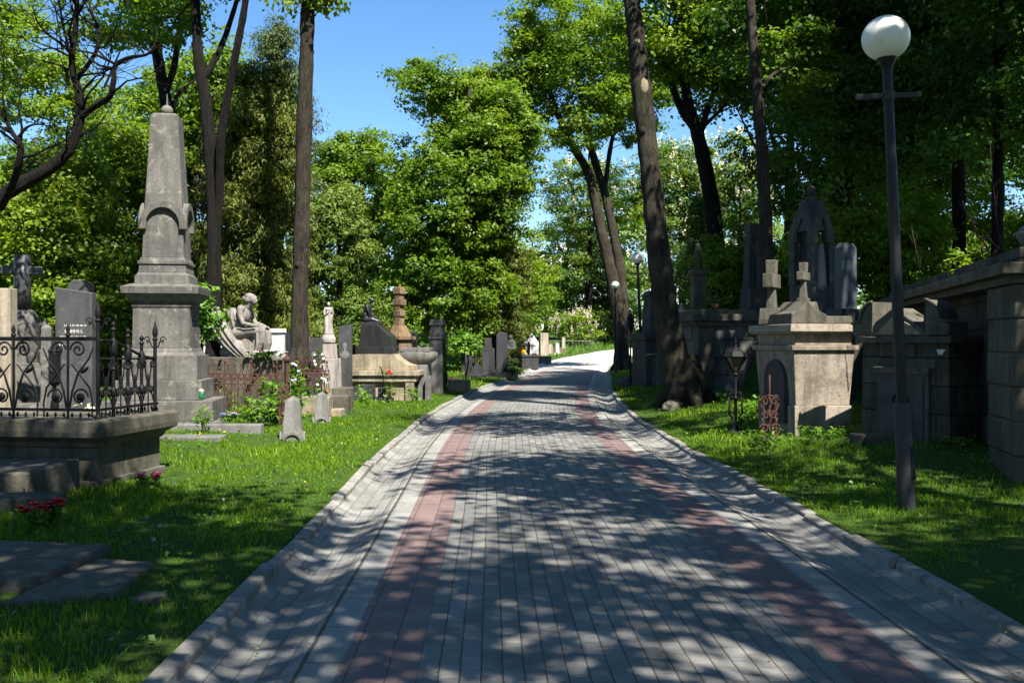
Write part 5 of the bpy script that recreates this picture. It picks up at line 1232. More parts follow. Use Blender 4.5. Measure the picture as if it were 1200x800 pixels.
# ------------------------------------------------------------------ statues
def seated_statue():
    d = 22.0; x = X(282, d); g = gz(x, d); zb = CAMZ - (418 - HZ) / F * d
    t = thing('seated_statue', 'grey stone statue of a seated mourning woman bent forward with a drooping wing', 'statue', (x, d, zb), R(-14))
    S = M['statue']
    k = 1.02
    def s(*p): return tuple(q * k for q in p)
    parts = [('e', s(-.02, 0, .50), s(.19, .22, .17)), ('e', s(.02, 0, .70), s(.145, .175, .20)), ('e', s(.07, 0, .92), s(.15, .20, .20)),
             ('e', s(.10, .17, 1.05), s(.085, .085, .085)), ('e', s(.10, -.17, 1.05), s(.085, .085, .085)),
             ('t', [s(.12, 0, 1.06), s(.19, 0, 1.15), s(.24, 0, 1.20)], [.085, .07, .065]),
             ('e', s(.285, 0, 1.265), s(.115, .088, .105), Matrix.Rotation(R(35), 3, 'Y').to_quaternion()), ('e', s(.345, 0, 1.205), s(.055, .06, .075), Matrix.Rotation(R(35), 3, 'Y').to_quaternion()),
             ('e', s(.395, 0, 1.225), s(.026, .014, .022)), ('e', s(.365, .03, 1.26), s(.03, .028, .014)), ('e', s(.365, -.03, 1.26), s(.03, .028, .014)), ('e', s(.355, 0, 1.155), s(.024, .026, .016)),
             ('e', s(.235, 0, 1.315), s(.125, .112, .082), Matrix.Rotation(R(18), 3, 'Y').to_quaternion()), ('e', s(.20, .075, 1.25), s(.07, .045, .07)), ('e', s(.20, -.075, 1.25), s(.07, .045, .07)), ('e', s(.11, 0, 1.275), s(.07, .07, .065)),
             ('t', [s(.10, -.19, 1.05), s(.12, -.235, .90), s(.20, -.245, .73)], [.072, .062, .05]), ('t', [s(.20, -.245, .73), s(.38, -.18, .69), s(.53, -.10, .68)], [.05, .044, .034]),
             ('t', [s(.10, .19, 1.05), s(.15, .23, .90), s(.24, .22, .74)], [.072, .062, .05]), ('t', [s(.24, .22, .74), s(.42, .14, .70), s(.56, .05, .67)], [.05, .044, .034]),
             ('e', s(.555, -.08, .668), s(.05, .038, .022)), ('e', s(.58, .035, .658), s(.05, .038, .022)),
             *[('t', [s(.585, -.105 + .02 * q, .668), s(.625 + .006 * (q % 2), -.10 + .018 * q, .655), s(.645, -.098 + .018 * q, .63)], [.011, .010, .008]) for q in range(4)], *[('t', [s(.61, .01 + .02 * q, .658), s(.65 + .006 * (q % 2), .012 + .018 * q, .642), s(.668, .012 + .018 * q, .618)], [.011, .010, .008]) for q in range(4)], ('t', [s(.545, -.045, .672), s(.59, -.028, .675)], [.013, .010]), ('t', [s(.57, .0, .664), s(.61, -.012, .665)], [.013, .010]),
             ('t', [s(-.02, -.11, .52), s(.30, -.12, .56), s(.58, -.11, .56)], [.13, .115, .085]), ('t', [s(-.02, .11, .52), s(.30, .11, .56), s(.60, .10, .55)], [.13, .115, .085]),
             ('t', [s(.58, -.11, .56), s(.56, -.12, .32), s(.46, -.12, .06)], [.085, .08, .055]), ('t', [s(.60, .10, .55), s(.62, .10, .30), s(.55, .10, .06)], [.085, .08, .055]),
             ('t', [s(.44, -.12, .04), s(.58, -.13, .02)], [.05, .03]), ('t', [s(.54, .10, .04), s(.68, .10, .02)], [.05, .03]),
             # skirt falling between and behind the shins, with heavy folds
             ('t', [s(.45, 0, .55), s(.44, 0, .3), s(.36, 0, .05)], [.12, .15, .17]), ('t', [s(.2, 0, .48), s(.16, 0, .25), s(.1, 0, .02)], [.16, .2, .22])]
    for q in range(6):
        y = -.2 + .08 * q; parts.append(('t', [s(.50 + .03 * math.sin(q * 2), y, .5), s(.52, y * 1.1, .28), s(.44 + .05 * math.cos(q * 3), y * 1.25, .03)], [.022, .03, .036]))
        parts.append(('t', [s(.02, y * 1.1, .64), s(.22, y * 1.2, .60), s(.46, y * 1.1, .62)], [.014, .022, .016]))
    for q in range(4): parts.append(('t', [s(.0 - .03 * q, -.12, 1.02 - .05 * q), s(.06, -.19, .84), s(.10 + .03 * q, -.17, .66)], [.012, .018, .014]))
    fg = figure('figure', parts, S, t, .012, 2)
    # rock seat
    r = random.Random(3); b = MB()
    for (c, e) in (((-.05, 0, .16), (.34, .36, .28)), ((.38, 0, .0), (.5, .42, .12)), ((-.28, .1, .08), (.3, .35, .22)), ((.12, -.25, .02), (.3, .2, .12)), ((.7, .1, -.04), (.3, .3, .1))):
        b.ell(c, e, None, 10)
    o = b.build('rock_seat', S, t); rm = o.modifiers.new('fuse', 'REMESH'); rm.mode = 'VOXEL'; rm.voxel_size = .05
    # wing: a long thick curved blade of feathers drooping to the right
    b = MB(); pts_u = [(-.40, 1.12), (-.52, 1.06), (-.58, .90), (-.55, .68), (-.42, .45), (-.24, .24), (-.02, .06), (.22, -.06)]
    pts_l = [(-.30, 1.10), (-.24, .98), (-.16, .82), (-.06, .64), (.08, .45), (.22, .27), (.36, .10), (.44, -.04)]
    for (yy, th) in ((-.40, .10), (.30, .10)):
        n = len(pts_u); A = []
        for i in range(n):
            u, l = pts_u[i], pts_l[i]
            mid = ((u[0] + l[0]) / 2, (u[1] + l[1]) / 2); bulge = .07 * math.sin(math.pi * i / (n - 1))
            A.append([b.bm.verts.new(p) for p in ((u[0], yy, u[1]), (mid[0], yy - bulge, mid[1]), (l[0], yy, l[1]), (mid[0], yy + th, mid[1]))])
        for i in range(n - 1):
            for c in range(4): b._face([A[i][c], A[i][(c+1) % 4], A[i+1][(c+1) % 4], A[i+1][c]])
        b._face(A[0]); b._face(A[-1][::-1])
        for q in range(3):
            f = (q + 1) / 4
            b.tube([(pts_u[i][0] * (1 - f) + pts_l[i][0] * f, yy - .06 * math.sin(math.pi * i / (n - 1)) - .005, pts_u[i][1] * (1 - f) + pts_l[i][1] * f) for i in range(1, n)], [.02] * (n - 2) + [.012], 6)
        b.build('wing', S, t, smooth=True); b = MB()
    b.bm.free()
    # pedestal under it and the flowers at its feet
    zg = g - zb
    p = MB(); p.box(-.65, .85, -.5, .5, zg - .15, .0); p.build('plinth', M['mossy'], t, .02)
    bq = bouquet(312, 21.3, 'white lilac and pink flowers heaped at the feet of the seated statue', [M['white_petal'], M['lilac_petal'], M['pink_petal'], M['white_petal']], 26, .42, .12, 9, zb - gz(X(312, 21.3), 21.3) + .0, fl=.07)
seated_statue()

def kneeling_tomb():
    d = 26.0; x = X(440, d); g = gz(x, d)
    def zz(py): return CAMZ - (py - HZ) / F * d - g
    def xx(px): return m(px - 440, d)
    t = thing('sandstone_tomb', 'broad pale sandstone tomb base with concave shoulders under the dark wedge block', 'tomb', (x, d, g), R(-4))
    b = MB(); b.box(xx(398), xx(483), 0, 1.2, -.2, zz(447)); b.build('base', M['sand'], t, .015)
    b = MB(); b.box(xx(394), xx(489), -.10, 1.3, zz(447), zz(440)); b.box(xx(390), xx(493), -.16, 1.36, zz(440), zz(434)); b.build('cornice', M['sand'], t, .012)
    pl = [(xx(397), zz(434)), (xx(485), zz(434)), (xx(484), zz(428))] + [(xx(484 - 22 * f), zz(428 - 13 * (1 - math.cos(f * math.pi / 2)))) for f in np.linspace(.15, 1, 7)] + [(xx(420 - 22 * (f)), zz(415 + 13 * (1 - math.sqrt(max(0, 1 - f * f))))) for f in np.linspace(0, .98, 8)] + [(xx(398), zz(428))]
    b = MB(); b.prism(pl, 0, 1.15); b.build('concave_shoulder', M['sand'], t, .01)
    for sx in (397, 481):
        b = MB(); b.box(xx(sx - 5), xx(sx + 5), -.08, .06, -.1, zz(441)); b.build('corner_pier', M['sand'], t, .01)
    k = thing('wedge_block', 'polished black stone wedge carrying the kneeling bronze figure', 'memorial block', (x, d + .1, g + zz(415)), R(-4))
    h = zz(380) - zz(415)
    def z2(py): return zz(py) - zz(415)
    MB().box(xx(415), xx(460), .0, .9, .003, z2(406)).build('foot', M['granite_black'], k, .015)
    b = MB(); b.prism([(xx(419), z2(406)), (xx(458), z2(406)), (xx(457), z2(394)), (xx(441), z2(380)), (xx(421), z2(380))], .08, .82); b.build('wedge', M['granite_black'], k, .012)
    s = thing('kneeling_statue', 'dark bronze statue of a kneeling woman with bowed head on the black wedge', 'statue', (x + xx(430), d + .5, g + zz(380) + .0), R(-4))
    H = zz(347) - zz(380); q = H / .86
    def v(*p): return tuple(c * q for c in p)
    figure('figure', [('e', v(-.10, 0, .14), v(.13, .14, .12)), ('e', v(-.11, 0, .30), v(.12, .14, .15)), ('e', v(-.07, 0, .48), v(.125, .16, .15)), ('e', v(-.06, .12, .57), v(.055, .055, .055)), ('e', v(-.06, -.12, .57), v(.055, .055, .055)),
        ('t', [v(-.04, 0, .58), v(.01, 0, .66), v(.04, 0, .70)], [.045 * q, .038 * q, .036 * q]), ('e', v(.075, 0, .755), v(.085, .065, .08), Matrix.Rotation(R(40), 3, 'Y').to_quaternion()), ('e', v(.13, 0, .735), v(.03, .04, .05)), ('e', v(.02, 0, .80), v(.055, .06, .055)),
        ('t', [v(-.05, -.13, .57), v(-.02, -.16, .44), v(.04, -.15, .33)], [.045 * q, .038 * q, .032 * q]), ('t', [v(.04, -.15, .33), v(.14, -.09, .26), v(.20, -.03, .21)], [.032 * q, .028 * q, .022 * q]), ('e', v(.215, -.02, .20), v(.035, .022, .018)),
        ('t', [v(-.05, .13, .57), v(0, .16, .44), v(.05, .14, .33)], [.045 * q, .038 * q, .032 * q]), ('t', [v(.05, .14, .33), v(.15, .08, .26), v(.21, .03, .21)], [.032 * q, .028 * q, .022 * q]),
        ('t', [v(-.10, -.09, .15), v(.10, -.10, .16), v(.28, -.09, .10)], [.09 * q, .085 * q, .06 * q]), ('t', [v(-.10, .09, .15), v(.10, .10, .16), v(.29, .09, .10)], [.09 * q, .085 * q, .06 * q]),
        ('t', [v(.28, -.09, .08), v(.08, -.1, .05), v(-.16, -.09, .04)], [.055 * q, .05 * q, .04 * q]), ('t', [v(.29, .09, .08), v(.08, .1, .05), v(-.16, .09, .04)], [.055 * q, .05 * q, .04 * q]),
        ('e', v(.06, 0, .06), v(.30, .17, .07)), ('e', v(-.18, 0, .05), v(.10, .14, .05))], M['bronze'], s, .012, 3)
    MB().box(-.26, .30, -.18, .18, -.003, .05).build('bronze_base', M['bronze'], s, .015)
    # standing statue on round pedestal
    d2 = 25.0; x2 = X(385, d2); g2 = gz(x2, d2)
    def zy(py): return CAMZ - (py - HZ) / F * d2 - g2
    p = thing('statue_pedestal', 'pale stepped pedestal with rounded drum under the standing statue', 'pedestal', (x2, d2, g2), R(-8))
    MB().frus(0, 0, -.2, zy(420), m(25, d2), m(25, d2), m(23, d2), m(23, d2)).build('base', M['pale_statue'], p, .012)
    MB().frus(0, 0, zy(420), zy(403), m(17, d2), m(17, d2), m(15, d2), m(15, d2)).build('shaft', M['pale_statue'], p, .012)
    autosm(MB().lathe([(m(6, d2), zy(403)), (m(8, d2), zy(401)), (m(8.4, d2), zy(396)), (m(7, d2), zy(393.5)), (m(6.5, d2), zy(392))], n=20).build('drum', M['pale_statue'], p), 40)
    s = thing('standing_statue', 'pale pink standing draped statue with bowed head on the round pedestal', 'statue', (x2, d2, g2 + zy(392)), R(10))
    H = zy(354) - zy(392); q = H / 1.62
    figure('figure', [('e', v(0, 0, .9), v(.15, .12, .16)), ('e', v(0, 0, 1.1), v(.125, .10, .16)), ('e', v(0, 0, 1.27), v(.165, .11, .12)), ('t', [v(0, 0, 1.32), v(.01, -.03, 1.42)], [.055 * q, .045 * q]), ('e', v(.015, -.05, 1.50), v(.075, .095, .115)), ('e', v(.015, -.15, 1.49), v(.015, .02, .025)), ('e', v(.0, .04, 1.53), v(.085, .08, .10)),
        ('t', [v(-.16, 0, 1.32), v(-.22, -.02, 1.12), v(-.17, -.12, .98)], [.055 * q, .048 * q, .04 * q]), ('t', [v(-.17, -.12, .98), v(-.06, -.17, 1.08), v(.03, -.16, 1.17)], [.04 * q, .034 * q, .028 * q]), ('e', v(.05, -.15, 1.20), v(.03, .03, .045)),
        ('t', [v(.16, 0, 1.32), v(.21, -.02, 1.10), v(.19, -.06, .90)], [.055 * q, .048 * q, .038 * q]), ('t', [v(.19, -.06, .90), v(.16, -.12, .74)], [.036 * q, .026 * q]), ('e', v(.155, -.13, .69), v(.03, .03, .05)),
        ('t', [v(-.07, 0, .88), v(-.09, -.04, .45), v(-.10, 0, .03)], [.13 * q, .12 * q, .13 * q]), ('t', [v(.07, 0, .88), v(.09, .02, .45), v(.12, .02, .03)], [.13 * q, .12 * q, .14 * q])]
        + [('t', [v(-.14 + .07 * i, -.10, .92), v(-.12 + .065 * i, -.13, .5), v(-.16 + .085 * i, -.13, .03)], [.018 * q, .03 * q, .035 * q]) for i in range(5)]
        + [('t', [v(.17, 0, 1.25), v(.02, -.12, 1.0), v(-.17, -.05, .72), v(-.2, 0, .2)], [.03 * q, .035 * q, .04 * q, .03 * q]), ('e', v(0, 0, .02), v(.2, .17, .05))], M['pale_statue'], s, .012, 3)
    # portrait slabs
    def portrait(px, py0, py1, wpx, d, label, seed, slant):
        x = X(px, d); g = gz(x, d); z1 = CAMZ - (py0 - HZ) / F * d - g; w_ = m(wpx, d)
        t = thing('portrait_slab', label, 'headstone', (x, d, g), R(-6))
        b = MB(); b.prism([(-w_/2, -.1), (w_/2, -.1), (w_/2, z1), (-w_/2, z1 - slant)], -.07, .07); sl = b.build('slab', M['granite_dark'], t, .008)
        b = MB(); zc = z1 * .68
        for (cx_, cz, rx, rz_) in ((0, .07, .085, .11), (0, -.17, .17, .14), (0, -.04, .05, .06)):
            b.ell((cx_, -.067, zc + cz), (rx * w_ / .34, .008, rz_ * w_ / .34), None, 14)
        o = b.build('engraved_portrait', M['portrait'], sl, smooth=True)
        r2 = o.modifiers.new('fuse', 'REMESH'); r2.mode = 'VOXEL'; r2.voxel_size = .012
        MB().box(-w_/2 - .1, w_/2 + .1, -.2, .2, -.15, .14).build('base', M['granite_dark'], t, .01)
    portrait(405, 380, 432, 15, 25.6, 'tall black slab with an engraved portrait left of the black wedge', 1, .06)
    portrait(369, 396, 430, 17, 24.6, 'low grey slab with a faint portrait behind the short rusty fence', 2, .0)
    for (px0, px1, y0, z1, lb) in ((399, 421, 25.0, .36, 'dark low headstone in the grass before the sandstone tomb, left one'), (424, 440, 25.2, .40, 'dark low headstone in the grass before the sandstone tomb, middle one'), (443, 458, 25.0, .34, 'dark low headstone in the grass before the sandstone tomb, right one')):
        tt = thing('low_headstone', lb, 'headstone', (X((px0 + px1) / 2, y0), y0, gz(X(430, y0), y0)), R(-5))
        w_ = m(px1 - px0, y0); MB().frus(0, 0, -.1, z1, w_, .16, w_ * .94, .12).build('slab', M['slate'], tt, .012); MB().box(-w_/2 - .06, w_/2 + .06, -.14, .14, -.1, .08).build('base', M['slate'], tt, .01)
    # iron rose candle stand before the tomb
    tt = thing('iron_flower_stand', 'thin bent iron stand with a red artificial rose before the sandstone tomb', 'flower stand', (X(449, 24.6), 24.6, gz(X(449, 24.6), 24.6)))
    MB().tube([(0, 0, -.05), (.0, 0, .6), (-.02, 0, .78), (-.09, 0, .9)], .014, 8).build('stem', M['iron'], tt, smooth=True)
    MB().tube([(0, 0, .62), (.08, 0, .72), (.15, 0, .74)], .011, 8).build('arm', M['iron'], tt, smooth=True)
    rn = np.random.default_rng(5); C = rn.normal(0, .035, (30, 3)) + [.16, 0, .75]; leaf_mesh('rose', C, rn.normal(0, 1, C.shape), np.full(30, .06), M['red_petal'], tt, .9)
    C = rn.normal(0, .06, (40, 3)) + [.02, 0, .72]; leaf_mesh('leaves', C, rn.normal(0, 1, C.shape), np.full(40, .07), M['thuja'], tt, .5, rn.uniform(.2, .8, 40))
    # bowl shaped table slab
    d3 = 27.0; x3 = X(488, d3); g3 = gz(x3, d3)
    def z3(py): return CAMZ - (py - HZ) / F * d3 - g3
    t = thing('bowl_tomb', 'grey stone tomb with an overhanging rounded bowl slab beside the mossy pillar', 'tomb', (x3, d3, g3), R(-5))
    def ov(b, prof, n=28):
        rings = [[b.bm.verts.new((r * math.copysign(abs(math.cos(a)) ** .7, math.cos(a)), r * .6 * math.copysign(abs(math.sin(a)) ** .7, math.sin(a)), z)) for a in np.linspace(0, 2 * math.pi, n, endpoint=False)] for r, z in prof]
        for i in range(len(rings) - 1):
            for k in range(n): b._face([rings[i][k], rings[i][(k+1) % n], rings[i+1][(k+1) % n], rings[i+1][k]])
        b._face(rings[0][::-1]); b._face(rings[-1]); return b
    autosm(ov(MB(), [(m(15, d3), z3(427)), (m(20, d3), z3(424)), (m(24, d3), z3(419)), (m(25, d3), z3(415)), (m(24.5, d3), z3(413)), (m(21, d3), z3(412))]).build('bowl_slab', M['concrete'], t), 40)
    MB().frus(0, 0, -.2, z3(427), m(30, d3), .8).build('support', M['concrete'], t, .015)
    MB().box(-m(17, d3), m(17, d3), -.3, .3, z3(411.9), z3(407)).build('top_block', M['concrete'], t, .015)
    for i, (px, w_, top) in enumerate(((497, 5, 425), (506, 6, 428))):
        MB().frus(m(px - 488, d3), -.55, -.1, z3(top + 12), m(w_, d3), .2, m(w_ * .9, d3), .18).build('side_pier', M['concrete'], t, .01)
    # brown stone cross with lugs
    d4 = 29.0; x4 = X(468, d4); g4 = gz(x4, d4)
    def z4(py): return CAMZ - (py - HZ) / F * d4 - g4
    t = thing('lugged_cross', 'tall brown sandstone cross with squared lugs on a sloped pedestal', 'stone cross', (x4, d4, g4), R(-38))
    MB().frus(0, 0, -.2, z4(398), m(22, d4), m(22, d4), m(21, d4), m(21, d4)).build('pedestal', M['brown'], t, .012)
    b = MB(); b.frus(0, 0, z4(398), z4(394), m(27, d4), m(27, d4)); b.frus(0, 0, z4(394), z4(381), m(21, d4), m(21, d4), m(11, d4), m(11, d4)); b.build('sloped_cap', M['brown'], t, .01)
    MB().frus(0, 0, z4(381), z4(336), m(8.5, d4), m(8.5, d4), m(7.5, d4), m(7.5, d4)).build('shaft', M['brown'], t, .01)
    for py in (341, 354, 367): MB().frus(0, 0, z4(py + 3.5), z4(py - 3), m(14 if py == 354 else 11.5, d4), m(9, d4)).build('lug', M['brown'], t, .008)
    # grey small stele, pillar
    d5 = 31.0; x5 = X(485, d5); g5 = gz(x5, d5)
    t = thing('thin_stele', 'thin blue grey pointed stele just right of the brown cross', 'stele', (x5, d5, g5), R(-8)); zt = CAMZ - (387 - HZ) / F * d5 - g5
    b = MB(); b.frus(0, 0, .15, zt - .1, m(8, d5), m(8, d5), m(7, d5), m(7, d5)); b.frus(0, 0, zt - .1, zt, m(7, d5), m(7, d5), .03, .03); b.build('shaft', M['slate'], t, .01); MB().box(-.25, .25, -.25, .25, -.2, .15).build('base', M['slate'], t, .01)
    d6 = 29.5; x6 = X(513, d6); g6 = gz(x6, d6)
    def z6(py): return CAMZ - (py - HZ) / F * d6 - g6
    t = thing('capped_pillar', 'pale square stone pillar with double cap, its side overgrown with dark moss', 'pillar', (x6, d6, g6), R(-10))
    MB().frus(0, 0, -.2, z6(397), m(17, d6), m(17, d6), m(15.5, d6), m(15.5, d6)).build('shaft', M['concrete'], t, .012)
    b = MB(); b.frus(0, 0, z6(397), z6(394), m(18, d6), m(18, d6)); b.frus(0, 0, z6(394), z6(387), m(15.6, d6), m(15.6, d6)); b.build('lower_cap', M['concrete'], t, .01)
    b = MB(); b.frus(0, 0, z6(387), z6(381), m(14, d6), m(14, d6)); b.frus(0, 0, z6(381), z6(378), m(17, d6), m(17, d6)); b.frus(0, 0, z6(378), z6(374.5), m(15.5, d6), m(15.5, d6), m(14, d6), m(14, d6)); b.build('upper_cap', M['concrete'], t, .01)
    rn = np.random.default_rng(8); n = 420; hw = m(8.6, d6)
    C = np.stack([hw + rn.uniform(.0, .03, n), rn.uniform(-hw, hw, n), z6(455) + (z6(398) - z6(455)) * rn.uniform(0, 1, n) ** 1.4], -1)
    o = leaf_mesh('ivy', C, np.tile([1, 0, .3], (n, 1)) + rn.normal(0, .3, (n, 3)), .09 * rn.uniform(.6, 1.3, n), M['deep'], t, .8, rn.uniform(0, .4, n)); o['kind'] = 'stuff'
kneeling_tomb()

# ------------------------------------------------------------------ dark tombs by the road bend and sunlit ones beyond
def slab_thing(name, px, pyb, py0, wpx, d, mat, label, cat='headstone', shape='flat', th=.2, rot=0.0, base=True, group=None):
    x = X(px, d); g = gz(x, d); t = thing(name, label, cat, (x, d, g), rot, group); z1 = CAMZ - (py0 - HZ) / F * d - g; w_ = m(wpx, d); hw = w_ / 2
    if shape == 'round': pl = [(-hw, .1), (hw, .1), (hw, z1 - hw * .7)] + [(math.cos(a) * hw, z1 - hw * .7 + math.sin(a) * hw * .7) for a in np.linspace(.15, 2.99, 11)] + [(-hw, z1 - hw * .7)]
    elif shape == 'gable': pl = [(-hw, .1), (hw, .1), (hw, z1 * .62), (0, z1), (-hw, z1 * .62)]
    elif shape == 'shoulder': pl = [(-hw, .1), (hw, .1), (hw, z1 * .72), (hw * .6, z1 * .76), (hw * .5, z1), (-hw * .5, z1), (-hw * .6, z1 * .76), (-hw, z1 * .72)]
    elif shape == 'slant': pl = [(-hw, .1), (hw, .1), (hw, z1), (-hw, z1 * .93)]
    else: pl = [(-hw, .1), (hw, .1), (hw, z1), (-hw, z1)]
    b = MB(); b.prism(pl, -th / 2, th / 2); b.build('slab', M[mat], t, .012)
    if base: MB().box(-hw - .12, hw + .12, -th / 2 - .12, th / 2 + .12, -.2, .13).build('base', M[mat], t, .012)
    return t
def far_tombs():
    d = 43.0
    tag(MB().box(X(557, d), X(607, d), d - .5, d + 1.6, -.1, .30).build('tomb_platform', M['slate'], None, .02), 'low dark platform carrying the group of black tombs at the bend', 'platform')
    slab_thing('dark_tomb', 549, 442, 398, 8, 42, 'slate', 'plain dark slab tomb behind the small sunlit sapling', rot=.1)
    slab_thing('dark_tomb', 572, 443, 396, 15, d, 'slate', 'broad flat topped dark tomb in the group at the bend', shape='shoulder', rot=.1)
    slab_thing('dark_tomb', 588, 443, 389, 13, d + .2, 'slate', 'tallest round topped dark tomb in the group at the bend', shape='round', rot=.1)
    slab_thing('dark_tomb', 560, 444, 425, 11, 42.2, 'slate', 'small gabled dark stone in front of the group at the bend', shape='gable', rot=.1)
    t = thing('statue_tomb', 'dark tomb with a bowed draped figure at the right of the black group', 'tomb', (X(599, 43.4), 43.4, gz(X(599, 43.4), 43.4)), .1)
    MB().frus(0, 0, -.1, 1.15, .55, .5, .5, .45).build('pedestal', M['slate'], t, .015)
    figure('figure', [('t', [(0, 0, 1.1), (.02, 0, 1.5), (-.02, -.03, 1.95)], [.2, .17, .15]), ('e', (-.04, -.08, 2.13), (.10, .11, .12)), ('t', [(-.15, 0, 1.95), (-.2, -.1, 1.65), (-.05, -.18, 1.6)], [.06, .05, .04]), ('t', [(.13, 0, 1.95), (.2, -.1, 1.65), (.06, -.18, 1.6)], [.06, .05, .04])] + [('t', [(-.12 + .08 * i, -.12, 1.75), (-.13 + .09 * i, -.17, 1.12)], [.02, .035]) for i in range(4)], M['shadestone'], t, .025, 3)
    # little dark thuja at its foot
    b = gbase(X(603, 42.6), 42.6); n = 30; r = np.random.default_rng(4); f = r.uniform(0, 1, n); a = r.uniform(0, 6.28, n); rad = .28 * (1 - f) ** .5 + .03
    tree('small_thuja', 'small dark round thuja at the right corner of the black tombs', b, [[(0, 0, -.1, .03), (0, 0, .8, .02), (0, 0, 1.5, .008)]], None, 'thuja', 'bark_dark', .12, 60, .2, 5, cat='shrub', asp=.3, C=np.stack([np.cos(a) * rad, np.sin(a) * rad, .15 + 1.4 * f], -1), flare=False)
    # roadside dark box tomb with candles and red flowers
    d = 57.0; x = X(618, d); t = thing('box_tomb', 'dark low box tomb at the edge of the sunlit road', 'tomb', gbase(x, d), .2)
    MB().frus(0, 0, -.1, .62, m(20, d), 1.6).build('body', M['slate'], t, .02); MB().frus(0, 0, .62, .74, m(21, d), 1.7).build('lid', M['slate'], t, .015)
    for i, (px, c, hh, lb) in enumerate(((611.5, 'orange', .8, 'tall orange grave candle on the dark box tomb'), (614.5, 'yellow_petal', .55, 'yellow grave candle beside the orange one on the dark box tomb'), (619.5, 'iron', .75, 'black grave lantern on the dark box tomb'))):
        xx = X(px, d); tt = thing('grave_candle', lb, 'grave candle', (xx, d - .1, gz(x, d) + .74))
        MB().lathe([(.07, 0), (.09, .05), (.09, hh * .8), (.06, hh * .88)], n=12).build('jar', M[c], tt, smooth=True); MB().lathe([(.10, hh * .88), (.10, hh * .92), (.02, hh)], n=12).build('lid', M['iron'], tt)
    bouquet(627, 57.0, 'red flowers on the dark box tomb at the sunny bend', M['red_petal'], 12, .28, .35, 7, .74, fl=.14)
    # sunlit tombs
    slab_thing('white_tomb', 622, 425, 390, 16, 64, 'white', 'white gabled tomb shining in the sun at the road bend', 'tomb', 'gable', .9, .15)
    t = thing('tomb_cornice', 'white stone lintel block leaning under the gabled tomb', 'stone block', gbase(X(622, 63.2), 63.2), .15)
    MB().box(-.35, .35, -.15, .15, -.1, .9).build('block', M['white'], t, .02); MB().box(-.45, .45, -.2, .2, .9, 1.0).build('coping', M['white'], t, .015)
    slab_thing('tall_headstone', 637, 420, 390, 10, 66, 'beige', 'tall flat beige headstone right of the white gabled tomb', 'headstone', 'flat', .35, .35)
    slab_thing('small_headstone', 645, 418, 403, 5, 67, 'beige', 'small beige stone just right of the tall flat headstone', rot=.2)
    slab_thing('small_headstone', 653, 416, 402, 4, 68, 'white', 'small white upright stone left of the pale pillar', rot=.2, shape='round')
    slab_thing('pale_pillar', 660, 414, 395, 4, 70, 'beige', 'slim pale pillar under the pink flowering shrub', 'pillar', 'flat', .3, .2)
    tag(MB().box(X(646, 68), X(662, 68), 68, 68.6, -.1, gz(X(656, 68), 68) + .45).build('grave_border', M['brown'], None, .03), 'brown stone border below the pale pillar', 'stone border')
    tag(MB().box(X(628, 62), X(646, 62), 61.5, 62.6, -.1, gz(X(637, 62), 62) + .35).build('grave_border', M['concrete'], None, .03), 'grey stone border before the tall flat headstone', 'stone border')
    for i, (px, w_) in enumerate(((694, 9), (686, 4), (701, 4))):
        slab_thing('small_headstone', px, 412, 401 if i == 0 else 398 + i, w_, 80, ['white', 'concrete', 'concrete'][i], ['low white gravestone left of the green thuja column', 'thin grey gravestone below the pink shrub', 'narrow grey gravestone touching the green thuja column'][i], rot=.3)
    # light fence
    t = thing('grave_fence', 'thin pale grave fence overgrown with weeds by the bend', 'fence', gbase(X(672, 72), 72), .1)
    for k in range(12): MB().box(-1.4 + k * .26, -1.38 + k * .26, -.012, .012, 0, .8).build('bar', M['concrete'], t)
    MB().box(-1.45, 1.5, -.018, .018, .68, .72).build('rail', M['concrete'], t)
    # weeds on the sunlit verge
    r = np.random.default_rng(12); n = 2600; y = r.uniform(57, 90, n); u = -2.5 - r.uniform(0, 1, n) ** 1.5 * 4
    o = blades('verge_weeds', u, y, .28 * r.uniform(.4, 1.3, n), .07 * r.uniform(.6, 1.3, n), np.clip(r.normal(.7, .2, n), 0, 1), M['weed']); tag(o, kind='stuff')
    # undergrowth closing the wood behind the graves on the left
    r = np.random.default_rng(14); n = 200; px = r.uniform(-120, 620, n); dd = np.where(px < 400, r.uniform(33, 46, n), r.uniform(54, 66, n)) ; x = (px - 600) / F * dd
    C = np.stack([x, dd, gzu(x - cx(dd), dd) + r.uniform(.1, 1, n) ** 1.5 * 3.0], -1)
    p, N, tt = clump_leaves(C, 1.0, 190, 15); o = leaf_mesh('undergrowth', p, N, .26 * r.uniform(.6, 1.3, len(p)), M['maple'], None, .62, tt); tag(o, kind='stuff')
far_tombs()

